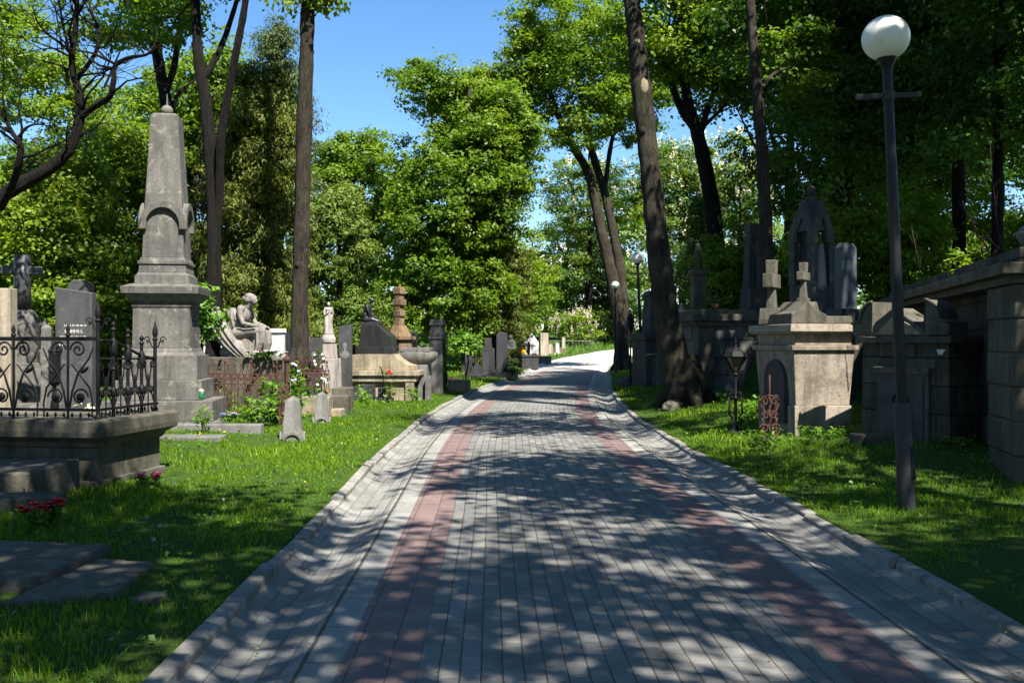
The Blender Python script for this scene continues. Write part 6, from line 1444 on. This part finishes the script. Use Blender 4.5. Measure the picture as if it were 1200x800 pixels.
# ------------------------------------------------------------------ right side: mottled tomb with crosses
def right_tombs():
    rot = R(8.5)
    d = 14.5; x = X(930, d); g = gz(x, d)
    t = thing('mottled_tomb', 'square mottled limestone tomb with sunlit front and arched iron door on its shaded side', 'tomb', (x, d, 0), rot)
    W_, D_ = .97, 1.45
    def zz(py): return CAMZ - (py - HZ) / F * d
    MS = M['mottled']
    # battered body
    def body(z0, z1, i0, i1, name, e=0.0, bev=.01, mat=MS):
        b = MB(); lo = [(i0 - e, -e + i0), (W_ - i0 + e, i0 - e), (W_ - i0 + e, D_ - i0 + e), (i0 - e, D_ - i0 + e)]; hi = [(i1 - e, i1 - e), (W_ - i1 + e, i1 - e), (W_ - i1 + e, D_ - i1 + e), (i1 - e, D_ - i1 + e)]
        a = [b.bm.verts.new((p[0], p[1], z0)) for p in lo]; c = [b.bm.verts.new((p[0], p[1], z1)) for p in hi]
        b._face(a[::-1]); b._face(c)
        for k in range(4): b._face([a[k], a[(k+1) % 4], c[(k+1) % 4], c[k]])
        return b.build(name, mat, t, bev)
    body(g - .3, zz(476), .04, .035, 'plinth'); body(zz(476), zz(410.5), .06, .005, 'body')
    body(zz(410.5), zz(404.5), -.035, -.045, 'lower_moulding'); body(zz(404.5), zz(391), .035, .03, 'frieze'); body(zz(391), zz(388.5), -.05, -.07, 'cornice'); body(zz(388.5), zz(379.5), -.085, -.075, 'top_slab')
    # arched iron door on the path side
    b = MB(); zt = zz(430); zb = zz(498); yc, hw = .66, .38
    pl = [(yc - hw, zb), (yc + hw, zb), (yc + hw, zt - .2)] + [(yc + math.cos(a) * hw, zt - .2 + math.sin(a) * .3) for a in np.linspace(.1, 3.04, 11)] + [(yc - hw, zt - .2)]
    b.prism(pl, -.03, .1, 'x'); dr = b.build('door', M['slate'], t, .008)
    for q in (.52, .82):
        b = MB(); b.tube([(-.04, q, zt - .42), (-.065, q, zt - .47), (-.04, q, zt - .53)], .012, 6); b.build('handle', M['iron'], dr)
    top = zz(379.5)
    c, s_ = math.cos(rot), math.sin(rot)
    def W(lx, ly): return (x + lx * c - ly * s_, d + lx * s_ + ly * c)
    # stones and crosses on top
    q = W(.20, .45); t1 = thing('gabled_stone', 'gabled capstone with scalloped ends lying on the mottled tomb, left', 'capstone', (q[0], q[1], top), rot)
    b = MB(); b.prism([(-.22, 0.002), (.34, 0.002), (.34, .14), (.16, .22), (.03, .36), (-.12, .20), (-.22, .16)], -.42, .42); b.build('gable', M['mossy'], t1, .015)
    q = W(.07, .95); t2 = thing('square_cross', 'mossy stone cross with a square head on a block, left on the tomb', 'stone cross', (q[0], q[1], top), rot + R(52))
    b = MB(); b.frus(0, 0, 0.002, .26, .34, .34, .30, .30); b.build('block', M['mossy'], t2, .012)
    b = MB(); b.frus(0, 0, .26, .58, .16, .15, .11, .11); b.build('shaft', M['mossy'], t2, .01); b = MB(); b.frus(0, 0, .80, 1.02, .15, .15, .16, .16); b.build('head', M['mossy'], t2, .01)
    b = MB(); b.frus(0, 0, .58, .80, .50, .16); b.build('crossarm', M['mossy'], t2, .01)
    q = W(.55, .85); t3 = thing('sloping_cross', 'stone cross rising from a sloping block, right on the mottled tomb', 'stone cross', (q[0], q[1], top), rot + R(48))
    b = MB(); b.prism([(-.26, 0.002), (.26, 0.002), (.26, .14), (.06, .36), (-.08, .36), (-.26, .2)], -.2, .2); b.build('sloping_block', M['mossy'], t3, .012)
    b = MB(); b.frus(0, 0, .36, .42, .17, .17); b.frus(0, 0, .42, .70, .12, .11, .07, .07); b.build('shaft', M['mossy'], t3, .008); b = MB(); b.frus(0, 0, .83, .98, .11, .11, .12, .12); b.build('head', M['mossy'], t3, .008)
    b = MB(); b.frus(0, 0, .70, .83, .36, .11); b.build('crossarm', M['mossy'], t3, .008)
    q = W(.62, .35); tag(MB().frus(0, 0, 0, .12, .62, .5, .58, .46).build('capstone', M['mossy'], None, .015), 'flat low capstone before the sloping cross on the tomb', 'capstone').location = (q[0] + .08, q[1], top + .003)
    # ---- gabled tomb front in the shade
    a0 = Vector((X(1009, 13.65), 13.65)); a1 = Vector((X(1114, 12.35), 12.35)); dv = a1 - a0; L = dv.length; ang = math.atan2(dv.y, dv.x)
    g = gz(a0.x, a0.y)
    t = thing('gabled_tomb', 'mossy gabled tomb front in deep shade with ring handled door and scrolled corner', 'tomb', (a0.x, a0.y, 0), ang)
    def z2(py): return CAMZ - (py - HZ) / F * 12.95
    MA = M['mossy_ashlar']; MO = M['mossy']
    D2 = 1.8
    b = MB(); b.frus(L / 2, D2 / 2, g - .4, z2(402), L, D2, L * .96, D2); b.build('body', MA, t, .012)
    b = MB(); b.box(-.05, L + .05, -.06, D2, z2(402), z2(394)); b.build('cornice', MO, t, .012)
    b = MB(); b.prism([(.12, z2(394)), (L * .80, z2(394)), (L * .62, z2(376)), (L * .40, z2(360)), (L * .2, z2(376))], -.04, .35); b.build('gable', MO, t, .015)
    b = MB(); b.prism([(L * .2, z2(392)), (L * .72, z2(392)), (L * .62, z2(382)), (L * .42, z2(370)), (L * .3, z2(382))], -.055, -.035); b.build('tympanum', M['sand'], t, .004)
    # scrolled acroteria
    for (xa, fl) in ((L * .88, 1), (.08, -1)):
        pl = [(xa - .17 * fl, z2(393))] ; cxx, czz = xa - .17 * fl, z2(393)
        arc = [(cxx + fl * .24 * math.cos(q), czz + .06 + .40 * math.sin(q)) for q in np.linspace(math.pi / 2, 0.35, 8)]
        pl = [(cxx, czz), (cxx, czz + .46)] + arc + [(cxx + fl * .36, czz + .17), (cxx + fl * .36, czz)]
        if fl < 0: pl = pl[::-1]
        b = MB(); b.prism(pl, -.05, .32); b.build('acroterion', MO, t, .015)
        b = MB(); b.tube([(p[0], -.06, p[1]) for p in ([(cxx + fl * .02, czz + .45)] + arc + [(cxx + fl * .36, czz + .17)])], .022, 8); b.build('scroll_moulding', MO, t, smooth=True)
    # door
    zc = z2(438); b = MB(); b.box(L * .22, L * .80, -.05, .03, g - .3, zc); fr_ = b.build('door_frame', MO, t, .01)
    b = MB(); b.box(L * .22 - .03, L * .80 + .03, -.085, .03, zc, zc + .09); b.build('lintel', MO, t, .01)
    for (xa, xb) in ((L * .27, L * .505), (L * .515, L * .75)):
        b = MB(); b.box(xa, xb, -.066, -.03, g - .25, zc - .05); dd = b.build('door', M['shadestone'], t, .006)
        xr = xb - .07 if xa < L * .4 else xa + .07
        b = MB(); b.tube([(xr + .045 * math.cos(q), -.075, zc - .36 + .075 * math.sin(q)) for q in np.linspace(0, 2 * math.pi, 17)], .011, 6); b.build('ring_handle', M['iron'], dd)
    b = MB(); b.prism([(L * .86, z2(409)), (L * .88, z2(415)), (L * .92, z2(415)), (L * .95, z2(409))], -.012, .012); o = b.build('white_chip', M['white'], t)
    bouquet(1018, 13.7, 'faded red and white flowers on the left corner of the gabled tomb', [M['red_petal'], M['white_petal']], 8, .10, .10, 31, z2(393) - gz(X(1018, 13.7), 13.7), fl=.045)
    tag(MB().box(4.55, 5.15, 12.9, 13.25, 0.1, .42).build('stone_block', M['mossy'], None, .02), 'dark flat stone lying between the mottled and gabled tombs', 'stone block')
    # ---- ashlar retaining wall with pier
    wdir = Vector((1.7, 7.3)).normalized(); wang = math.atan2(wdir.y, wdir.x) - math.pi / 2
    px0, py0 = 5.23, 10.2
    t = thing('ashlar_wall', 'long mossy ashlar retaining wall with projecting cornice and square end pier in the sun', 'retaining wall', (px0, py0, 0), wang)
    g = .1; z3 = lambda py: CAMZ - (py - HZ) / F * 10.2
    # end pier built of separate rusticated courses
    zs = np.linspace(g, z3(332), 7); r = random.Random(6)
    for i in range(6):
        e = .0 if i % 2 == 0 else .012
        b = MB(); b.box(-e, 2.4, -e, 1.15 + e, zs[i], zs[i+1] - .008); b.build('pier_course', MO if i % 3 else M['mossy'], t, .02)
    b = MB(); b.box(.02, 2.4, .02, 1.12, 0 - .2, z3(333)); b.build('pier_core', MO, t)
    b = MB(); b.box(.25, 1.2, 1.15, 9.2, -.2, z3(332) - .001); b.build('wall_face', MA, t, .012)
    b = MB(); b.box(-.06, 2.4, -.06, 9.2, z3(332), z3(322)); b.build('bed_moulding', MO, t, .012)
    b = MB(); b.box(-.17, 2.4, -.17, 9.2, z3(322), z3(308)); b.build('cornice', MO, t, .015)
    b = MB(); b.box(.05, 2.4, .05, 9.2, z3(308), z3(289)); b.build('upper_course', MA, t, .015)
    b = MB(); b.box(.75, 1.05, .9, 9.0, z3(289), z3(262)); b.build('parapet', M['mossy_ashlar'], t, .02)
    q = P(1192, 276, 10.9); tt = thing('carved_finial', 'pale fluted stone ornament at the corner of the ashlar wall', 'stone ornament', (q.x + .1, 10.9, z3(289)), .2); tt.scale = (.6, .6, .6)
    b = MB(); b.lathe([(.10, 0.003), (.12, .04), (.05, .08), (.10, .16), (.19, .30), (.22, .36), (.15, .40)], n=9); b.build('cup', M['concrete'], tt, .01)
    b = MB(); b.lathe([(.15, .40), (.10, .46), (.03, .52)], n=9); b.build('bud', M['concrete'], tt, .01)
    # iron scroll lying on the wall and bare saplings
    q = P(1152, 292, 11.6); tt = thing('iron_scroll', 'bent rusty iron scroll sticking up from the ashlar wall', 'iron scroll', (q.x, 11.6, z3(289)), .5)
    b = MB(); b.tube([(p[0], p[1], p[2]) for p in spiral((.02, .10), .07, 1.3, 0, flip=1)], .009, 6); b.tube([(.09, 0, .1), (.0, 0, .2), (-.1, 0, .24), (-.16, 0, .38)], .011, 6); b.tube([(.0, 0, .19), (.05, 0, .25), (.12, 0, .2)], .008, 6); b.ell((-.16, 0, .4), (.035, .02, .02), None, 8); b.build('scroll', M['rust'], tt, smooth=True)
    for i, (px, d_, pts, lb) in enumerate(((1176, 11.4, [(1176, 303, .9), (1168, 258, .7), (1162, 200, .5), (1160, 160, .3)], 'bare upright twig growing from the corner of the ashlar wall'), (1178, 11.4, [(1178, 303, 1.0), (1152, 270, .8), (1132, 250, .6), (1128, 235, .4)], 'bare slanting twig growing from the corner of the ashlar wall'),
                 (1078, 13.6, [(1078, 328, .8), (1074, 295, .6), (1068, 265, .4)], 'bare twig rising from the far part of the ashlar wall'))):
        bb = Vector((X(px, d_), d_, z3(289) - .02)); st = [(P(p[0], p[1], d_).x - bb.x, 0, P(p[0], p[1], d_).z - bb.z, m(p[2], d_)) for p in pts]; st[0] = (0, 0, 0, st[0][3])
        tt = thing('bare_twig', lb, 'twig', bb); b = MB(); b.tube([p[:3] for p in st], [p[3] for p in st], 6)
        for k in range(5): f = random.Random(k + i).uniform(.3, .95); j = min(len(st) - 2, int(f * (len(st) - 1))); a = st[j]; c_ = st[j+1]; b.tube([a[:3], ((a[0] + c_[0]) / 2 + .05 * (-1) ** k, .03, (a[2] + c_[2]) / 2 + .06)], .003, 5)
        b.build('twig', M['bark_grey'], tt, smooth=True)
    w_ = [o for o in COL.objects if o.get('x') == 1]
    for o in w_: o.location = (X(1126, 13.4), 13.4, z3(308)); del o['x']
    # ---- iron lantern and rusty cross on the lawn
    d = 15.5; x = X(862, d); g = gz(x, d); hh = CAMZ + 2 / F * d - g
    t = thing('iron_lantern', 'black ornate iron grave lantern on a scrolled post in the right lawn', 'lantern', (x, d, g))
    I = M['iron']
    MB().lathe([(.16, -.05), (.16, .03), (.10, .07), (.05, .10), (.03, .16)], n=8).build('foot', I, t, .004)
    autosm(MB().lathe([(.024, .1), (.024, .55), (.045, .58), (.024, .62), (.022, .92), (.05, .95), (.02, .99)], n=12).build('stem', I, t))
    for k in range(4):
        a = k * math.pi / 2 + .5; b = MB()
        b.tube(rot_pts([(p[0], 0, p[2]) for p in spiral((.09, .62), .055, 1.2, math.pi, flip=-1)], (0, 0), a), .009, 6)
        b.tube(rot_pts([(.14, 0, .60), (.13, 0, .46), (.15, 0, .34), (.06, 0, .26)], (0, 0), a), .011, 6)
        b.tube(rot_pts([(p[0], 0, p[2]) for p in spiral((.10, .2), .06, 1.2, 0, flip=1)], (0, 0), a), .009, 6); b.build('scroll', I, t, smooth=True)
    zb_ = .98; zl = hh - .12
    for k in range(6):
        a = k * math.pi / 3; b = MB(); b.tube([(.05 * math.cos(a), .05 * math.sin(a), zb_), (.17 * math.cos(a), .17 * math.sin(a), zl - .16)], .011, 6); b.build('lantern_bar', I, t)
    MB().lathe([(.042, zb_ + .01), (.155, zl - .165), (.15, zl - .16)], n=6).build('glass', plain('smoky_glass', (.035, .036, .03), .12, 0, .6), t)
    MB().lathe([(.19, zl - .16), (.20, zl - .14), (.12, zl - .06), (.03, zl), (.02, zl + .05), (.03, zl + .08), (.002, zl + .18)], n=6).build('roof', I, t, .004)
    for k in range(6):
        a = k * math.pi / 3; b = MB(); b.tube([(.19 * math.cos(a), .19 * math.sin(a), zl - .14), (.235 * math.cos(a), .235 * math.sin(a), zl - .08), (.21 * math.cos(a), .21 * math.sin(a), zl - .03)], [.012, .01, .004], 6); b.build('crest', I, t, smooth=True)
    d = 13.8; x = X(902, d); g = gz(x, d)
    t = thing('rusty_cross', 'rusty ornate wrought iron grave cross leaning in the weeds before the mottled tomb', 'iron cross', (x, d, g), .3); Rr = M['rust']
    b = MB(); tw = [(0.012 * math.sin(k * .9), .012 * math.cos(k * .9), .1 + k * .03) for k in range(22)]; b.tube(tw, .018, 6); b.tube([(0, 0, -.1), (0, 0, 1.0)], .012, 6); b.build('twisted_shaft', Rr, t, smooth=True)
    for s in (-1, 1):
        for (zc, r_, a0) in ((.62, .07, 0), (.42, .06, 0), (.24, .075, 0), (.10, .06, 0)):
            b = MB(); b.tube([(p[0], p[1], p[2]) for p in spiral((s * r_ * 1.2, zc), r_, 1.3, a0 if s > 0 else math.pi, flip=s)], .011, 6); b.tube([(s * r_ * 2.1, 0, zc - .03), (s * r_ * 1.6, 0, zc - .12), (0, 0, zc - .14)], .010, 6); b.build('scroll', Rr, t, smooth=True)
    for s in (-1, 1):
        b = MB(); b.tube([(s * .10, 0, -.05), (s * .095, 0, .66)], .012, 6); b.build('side_bar', Rr, t)
    b = MB(); b.tube([(-.13, 0, .70), (.13, 0, .70)], .013, 6); b.build('crossarm', Rr, t)
    # ---- square ashlar tomb farther back
    d = 23.6; x0, x1 = X(818, d), X(893, d); g = gz(x0, d)
    def z5(py): return CAMZ - (py - HZ) / F * d
    t = thing('square_tomb', 'square grey ashlar tomb with mossy cornice behind the iron lantern', 'tomb', (x0, d, 0), R(9)); W5 = x1 - x0
    MB().box(0, W5, 0, 2.2, g - .4, z5(382)).build('body', stone('blue_grey_ashlar', (0.14, 0.142, 0.132), (0.07, 0.07, 0.064), (0.08, 0.088, 0.056), .3, .9, .5, 1, .2, (.95, .42)), t, .012)
    MB().box(-.012, .42, -.012, .35, g - .4, z5(384)).build('quoin', M['mossy'], t, .02)  # reddish corner given a darker stone: its shade is put into the colour
    b = MB(); b.box(-.07, W5 + .05, -.07, 2.25, z5(382), z5(376)); b.box(-.16, W5 + .1, -.16, 2.3, z5(376), z5(368)); b.build('cornice', M['mossy'], t, .015)
    MB().box(.1, W5, .1, 2.1, z5(368), z5(362)).build('top_slab', M['mossy'], t, .015)
    tt = thing('clay_pot', 'broken orange clay pot lying on the square ashlar tomb', 'pot', (X(838, 24.2), 24.2, z5(362)), .4); tt.scale = (.7, .7, .7); b = MB(); b.lathe([(.06, .005), (.10, .12), (.12, .2), (.105, .2)], n=14); b.build('pot', M['clay'], tt, smooth=True); MB().lathe([(.125, .2), (.125, .225), (.1, .225)], n=14).build('rim', M['clay'], tt)
    # ---- monuments on the terrace above
    d = 20.0; q = X(951, d); g = gz(q, d)
    def z6(py): return CAMZ - (py - HZ) / F * d - g
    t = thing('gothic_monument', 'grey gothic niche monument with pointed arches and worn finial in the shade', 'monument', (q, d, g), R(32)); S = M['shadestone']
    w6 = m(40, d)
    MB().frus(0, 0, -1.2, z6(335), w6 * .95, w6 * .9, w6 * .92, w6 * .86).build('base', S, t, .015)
    for sx in (-1, 1):
        for sy in (-1, 1): MB().frus(sx * w6 * .36, sy * w6 * .34, z6(335), z6(268), w6 * .24, w6 * .24, w6 * .2, w6 * .2).build('corner_pier', S, t, .012)
    MB().frus(0, .06, z6(335), z6(262), w6 * .42, w6 * .36).build('niche_core', M['slate'], t, .01)
    for k in range(4):
        a = k * math.pi / 2; b = MB(); hw = w6 * .42
        outl = [(-hw, z6(285)), (-hw, z6(268)), (0, z6(236)), (hw, z6(268)), (hw, z6(285))]
        inn = [(-hw * .55, z6(285)), (-hw * .50, z6(274)), (0, z6(256)), (hw * .50, z6(274)), (hw * .55, z6(285))]
        vo = [(b.bm.verts.new((p[0], -w6 * .44, p[1])), b.bm.verts.new((p[0], -w6 * .18, p[1]))) for p in outl]; vi = [(b.bm.verts.new((p[0], -w6 * .44, p[1])), b.bm.verts.new((p[0], -w6 * .18, p[1]))) for p in inn]
        for i in range(4):
            b._face([vo[i][0], vo[i+1][0], vi[i+1][0], vi[i][0]]); b._face([vo[i][1], vi[i][1], vi[i+1][1], vo[i+1][1]]); b._face([vo[i][0], vo[i][1], vo[i+1][1], vo[i+1][0]]); b._face([vi[i][0], vi[i+1][0], vi[i+1][1], vi[i][1]])
        for e in (0, -1): b._face([vo[e][0], vi[e][0], vi[e][1], vo[e][1]])
        bmesh.ops.rotate(b.bm, verts=b.bm.verts[:], cent=(0, 0, 0), matrix=Matrix.Rotation(a, 3, 'Z')); b.build('pointed_arch', S, t, .01)
    b = MB(); b.frus(0, 0, z6(272), z6(262), w6 * .80, w6 * .76, w6 * .74, w6 * .7); b.frus(0, 0, z6(262), z6(240), w6 * .74, w6 * .70, w6 * .26, w6 * .26); b.frus(0, 0, z6(240), z6(230), w6 * .22, w6 * .22, w6 * .15, w6 * .15); b.build('roof', S, t, .012)
    autosm(MB().lathe([(.06, z6(230)), (.12, z6(227)), (.07, z6(225)), (.10, z6(222)), (.02, z6(218))], n=10).build('finial', S, t))
    figure('niche_figure', [('t', [(-.05, -w6 * .38, z6(335)), (-.05, -w6 * .36, z6(312)), (-.05, -w6 * .36, z6(297))], [.14, .12, .10]), ('e', (-.05, -w6 * .38, z6(291)), (.07, .07, .09))], M['statue'], t, .03, 2)
    d = 26.4; q = X(886, d); g = gz(q, d); z7 = lambda py: CAMZ - (py - HZ) / F * d - g
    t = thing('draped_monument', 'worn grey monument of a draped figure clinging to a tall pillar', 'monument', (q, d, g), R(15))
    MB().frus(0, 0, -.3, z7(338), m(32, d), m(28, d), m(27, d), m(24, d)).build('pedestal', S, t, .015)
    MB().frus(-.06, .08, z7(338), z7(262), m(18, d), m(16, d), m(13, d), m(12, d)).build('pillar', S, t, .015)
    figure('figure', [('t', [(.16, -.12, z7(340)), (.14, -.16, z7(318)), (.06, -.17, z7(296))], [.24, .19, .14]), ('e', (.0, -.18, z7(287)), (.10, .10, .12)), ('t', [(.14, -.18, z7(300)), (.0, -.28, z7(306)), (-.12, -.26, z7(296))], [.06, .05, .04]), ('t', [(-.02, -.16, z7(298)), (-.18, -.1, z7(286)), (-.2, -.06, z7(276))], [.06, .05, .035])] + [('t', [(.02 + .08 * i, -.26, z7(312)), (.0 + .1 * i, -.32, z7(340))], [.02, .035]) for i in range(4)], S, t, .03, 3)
    d = 18.2; q = X(991, d); g = gz(q, d); z8 = lambda py: CAMZ - (py - HZ) / F * d - g
    t = thing('grey_stele', 'plain tall grey stele with chamfered top beside the gothic monument', 'stele', (q, d, g), R(20))
    b = MB(); b.frus(0, 0, -.3, z8(291), m(24, d), m(15, d), m(21, d), m(13, d)); b.frus(0, 0, z8(291), z8(285), m(21, d), m(13, d), m(15, d), m(8, d)); b.build('shaft', stone('blue_grey_stele', (.085, .097, .105), (.055, .062, .066), None, .2), t, .01)
    MB().frus(0, 0, -.8, z8(362), m(34, d), m(28, d)).build('base', M['shadestone'], t, .012)
    d = 26.6; q = X(818, d); g = gz(q, d); z9 = lambda py: CAMZ - (py - HZ) / F * d - g
    t = thing('broken_column', 'dark mossy pedestal with a short column above the square ashlar tomb', 'column', (q, d, g), R(10))
    MB().frus(0, 0, -.2, z9(322), m(16, d), m(16, d), m(14, d), m(14, d)).build('pedestal', M['mossy'], t, .015); MB().frus(0, 0, z9(322), z9(316), m(18, d), m(18, d)).build('cap', M['mossy'], t, .012); MB().lathe([(m(4.5, d), z9(316)), (m(3.5, d), z9(288)), (m(4, d), z9(286))], n=14).build('column', M['mossy'], t, smooth=True)
    d = 27.0; q = X(799, d); g = gz(q, d); zt = lambda py: CAMZ - (py - HZ) / F * d - g
    t = thing('small_statue', 'small pale blue grey statue standing between the leaning trunk and the square tomb', 'statue', (q, d, g), R(-10)); MB().frus(0, 0, -.2, zt(385), .5, .5, .42, .42).build('pedestal', S, t, .012); z0 = zt(385)
    H = zt(355) - z0
    figure('figure', [('t', [(0, 0, z0 + .02), (.02, 0, z0 + H * .4), (0, 0, z0 + H * .75)], [.13, .11, .10]), ('e', (0, -.02, z0 + H * .92), (.055, .06, .07)), ('t', [(-.09, 0, z0 + H * .76), (-.13, -.06, z0 + H * .55), (-.02, -.12, z0 + H * .5)], [.035, .03, .025]), ('t', [(.09, 0, z0 + H * .76), (.13, -.06, z0 + H * .55), (.04, -.12, z0 + H * .5)], [.035, .03, .025])], M['pale_statue'], t, .018, 3)
    # pale chapel like tomb left of the leaning trunk
    d = 31.0; q = X(776, d); g = gz(q, d); za = lambda py: CAMZ - (py - HZ) / F * d - g
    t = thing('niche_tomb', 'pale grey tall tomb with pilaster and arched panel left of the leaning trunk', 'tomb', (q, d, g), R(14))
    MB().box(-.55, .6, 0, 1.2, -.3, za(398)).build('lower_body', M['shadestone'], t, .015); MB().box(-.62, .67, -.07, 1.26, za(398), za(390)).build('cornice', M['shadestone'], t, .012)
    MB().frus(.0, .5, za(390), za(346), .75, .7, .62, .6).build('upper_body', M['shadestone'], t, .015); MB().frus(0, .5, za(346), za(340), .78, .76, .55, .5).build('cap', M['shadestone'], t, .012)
    b = MB(); zt_ = za(410); b.prism([(-.34, 0), (.30, 0), (.30, zt_ - .2)] + [(-.02 + math.cos(a) * .32, zt_ - .2 + math.sin(a) * .2) for a in np.linspace(.1, 3.04, 9)] + [(-.34, zt_ - .2)], -.03, .05); b.build('arched_panel', M['concrete'], t, .01)
    bouquet(762, 30.6, 'white flowers hanging at the left edge of the niche tomb', M['white_petal'], 9, .13, .08, 41, .95, fl=.07)
    # thin dark post and rock heap left of it
    d = 33.0; q = X(739, d); t = thing('thin_post', 'thin black lantern post behind the second globe lamp', 'lantern post', gbase(q, d)); MB().lathe([(.04, -.1), (.03, .4), (.025, 1.9)], n=10).build('post', I, t, smooth=True); MB().lathe([(.05, 1.9), (.11, 2.0), (.12, 2.28), (.14, 2.3), (.02, 2.48)], n=6).build('lantern_head', I, t, .004)
    rr = random.Random(9)
    for i, (px, d, s_, lb) in enumerate(((738, 34, .42, 'largest grey boulder under the thin black post'), (748, 33, .3, 'grey boulder between the thin black post and the lamp'), (730, 36, .3, 'grey boulder at the grass edge left of the thin post'), (826, 22.6, .28, 'mossy rock at the foot of the square ashlar tomb'), (788, 21.4, .26, 'rock beside the root of the leaning trunk'))):
        q = X(px, d); b = MB(); b.ell((0, 0, 0), (s_, s_ * .8, s_ * .6), None, 12)
        for v in b.bm.verts: v.co *= 1 + rr.uniform(-.14, .14)
        o = tag(b.build('boulder', M['mossy'], None, .02), lb, 'boulder'); o.location = (q, d, gz(q, d) + s_ * .15); o.rotation_euler = (.2, .1, i)
right_tombs()

# ------------------------------------------------------------------ small life on the lawns
def lawn_life():
    r = random.Random(21)
    def clock(px, py, d, h, first=[None]):
        x = X(px, d); g = gz(x, d)
        if first[0] is None:
            t = thing('dandelion_clock', 'white dandelion seed head on a thin stalk in the shaded left lawn', 'dandelion', (x, d, g), 0, 'dandelion seed heads')
            MB().tube([(0, 0, -.02), (.01, 0, .12), (0, 0, .22)], .0025, 5).build('stalk', M['weed'], t)
            rn = np.random.default_rng(3); v = rn.normal(0, 1, (140, 3)); v /= np.linalg.norm(v, axis=1, keepdims=True)
            leaf_mesh('seed_head', v * .015 + [0, 0, .232], v, np.full(140, .007), M['seed'], t, .8); first[0] = t
        else: dup(first[0], (x, d, g), r.uniform(0, 6), h)
    for (px, py, d, h) in ((172, 640, 7.6, 1.1), (188, 655, 7.1, 1.1), (250, 640, 7.7, .9), (180, 672, 6.7, 1.0), (205, 590, 9.4, 1.0), (262, 600, 8.8, .8)): clock(px, py, d, h)
    rn = np.random.default_rng(31); n = 22
    u = np.concatenate([-rn.uniform(2.6, 5.2, n), rn.uniform(2.6, 4.6, 12)]); y = np.concatenate([rn.uniform(10, 22, n), rn.uniform(8, 24, 12)])
    C = np.stack([u + cx(y), y, gzu(u, y) + .085 * rn.uniform(.6, 1.3, len(u))], -1); C = np.repeat(C, 4, axis=0) + rn.normal(0, .008, (len(u) * 4, 3))
    o = leaf_mesh('lawn_flowers', C, rn.normal(0, .4, C.shape) + [0, 0, 1], np.full(len(C), .02), M['yellow_petal'], None, .9); tag(o, kind='stuff')
    # broad weed leaves and litter among the grass
    n = 5200; u = np.where(rn.uniform(0, 1, n) < .6, -rn.uniform(2.45, 6, n), rn.uniform(2.45, 5, n)); y = rn.uniform(4, 1, n) if False else 4 + 22 * rn.uniform(0, 1, n) ** 1.3
    pk = np.sin(u * 2.3 + y) * np.sin(y * 1.9 + u * 1.3) > -.2; u, y = u[pk], y[pk]
    C = np.stack([u + cx(y), y, gzu(u, y) + rn.uniform(.01, .075, len(u))], -1)
    o = leaf_mesh('lawn_weeds', C, rn.normal(0, .4, C.shape) + [0, 0, 1], .045 * rn.uniform(.5, 1.4, len(u)), M['weed'], None, .75, rn.uniform(.1, .8, len(u))); tag(o, kind='stuff')
    # fallen bud scales and leaves on the pavers
    n = 1500; u = rn.normal(0, 1, n); u = np.where(rn.uniform(0, 1, n) < .72, np.sign(u) * rn.uniform(1.7, 2.18, n), rn.uniform(-1.7, 1.7, n)); y = 3.5 + 26 * rn.uniform(0, 1, n) ** 1.6
    zz = .05 - .06 * np.clip(np.sin((np.abs(u) - 1.68) / .52 * np.pi), 0, 1) * (np.abs(u) > 1.68) + rz(y)
    C = np.stack([u + cx(y), y, zz + .006], -1)
    o = leaf_mesh('fallen_leaves', C, rn.normal(0, .15, C.shape) + [0, 0, 1], .022 * rn.uniform(.4, 1.5, n), M['dryneedle'], None, .6, rn.uniform(0, 1, n)); tag(o, kind='stuff')
lawn_life()
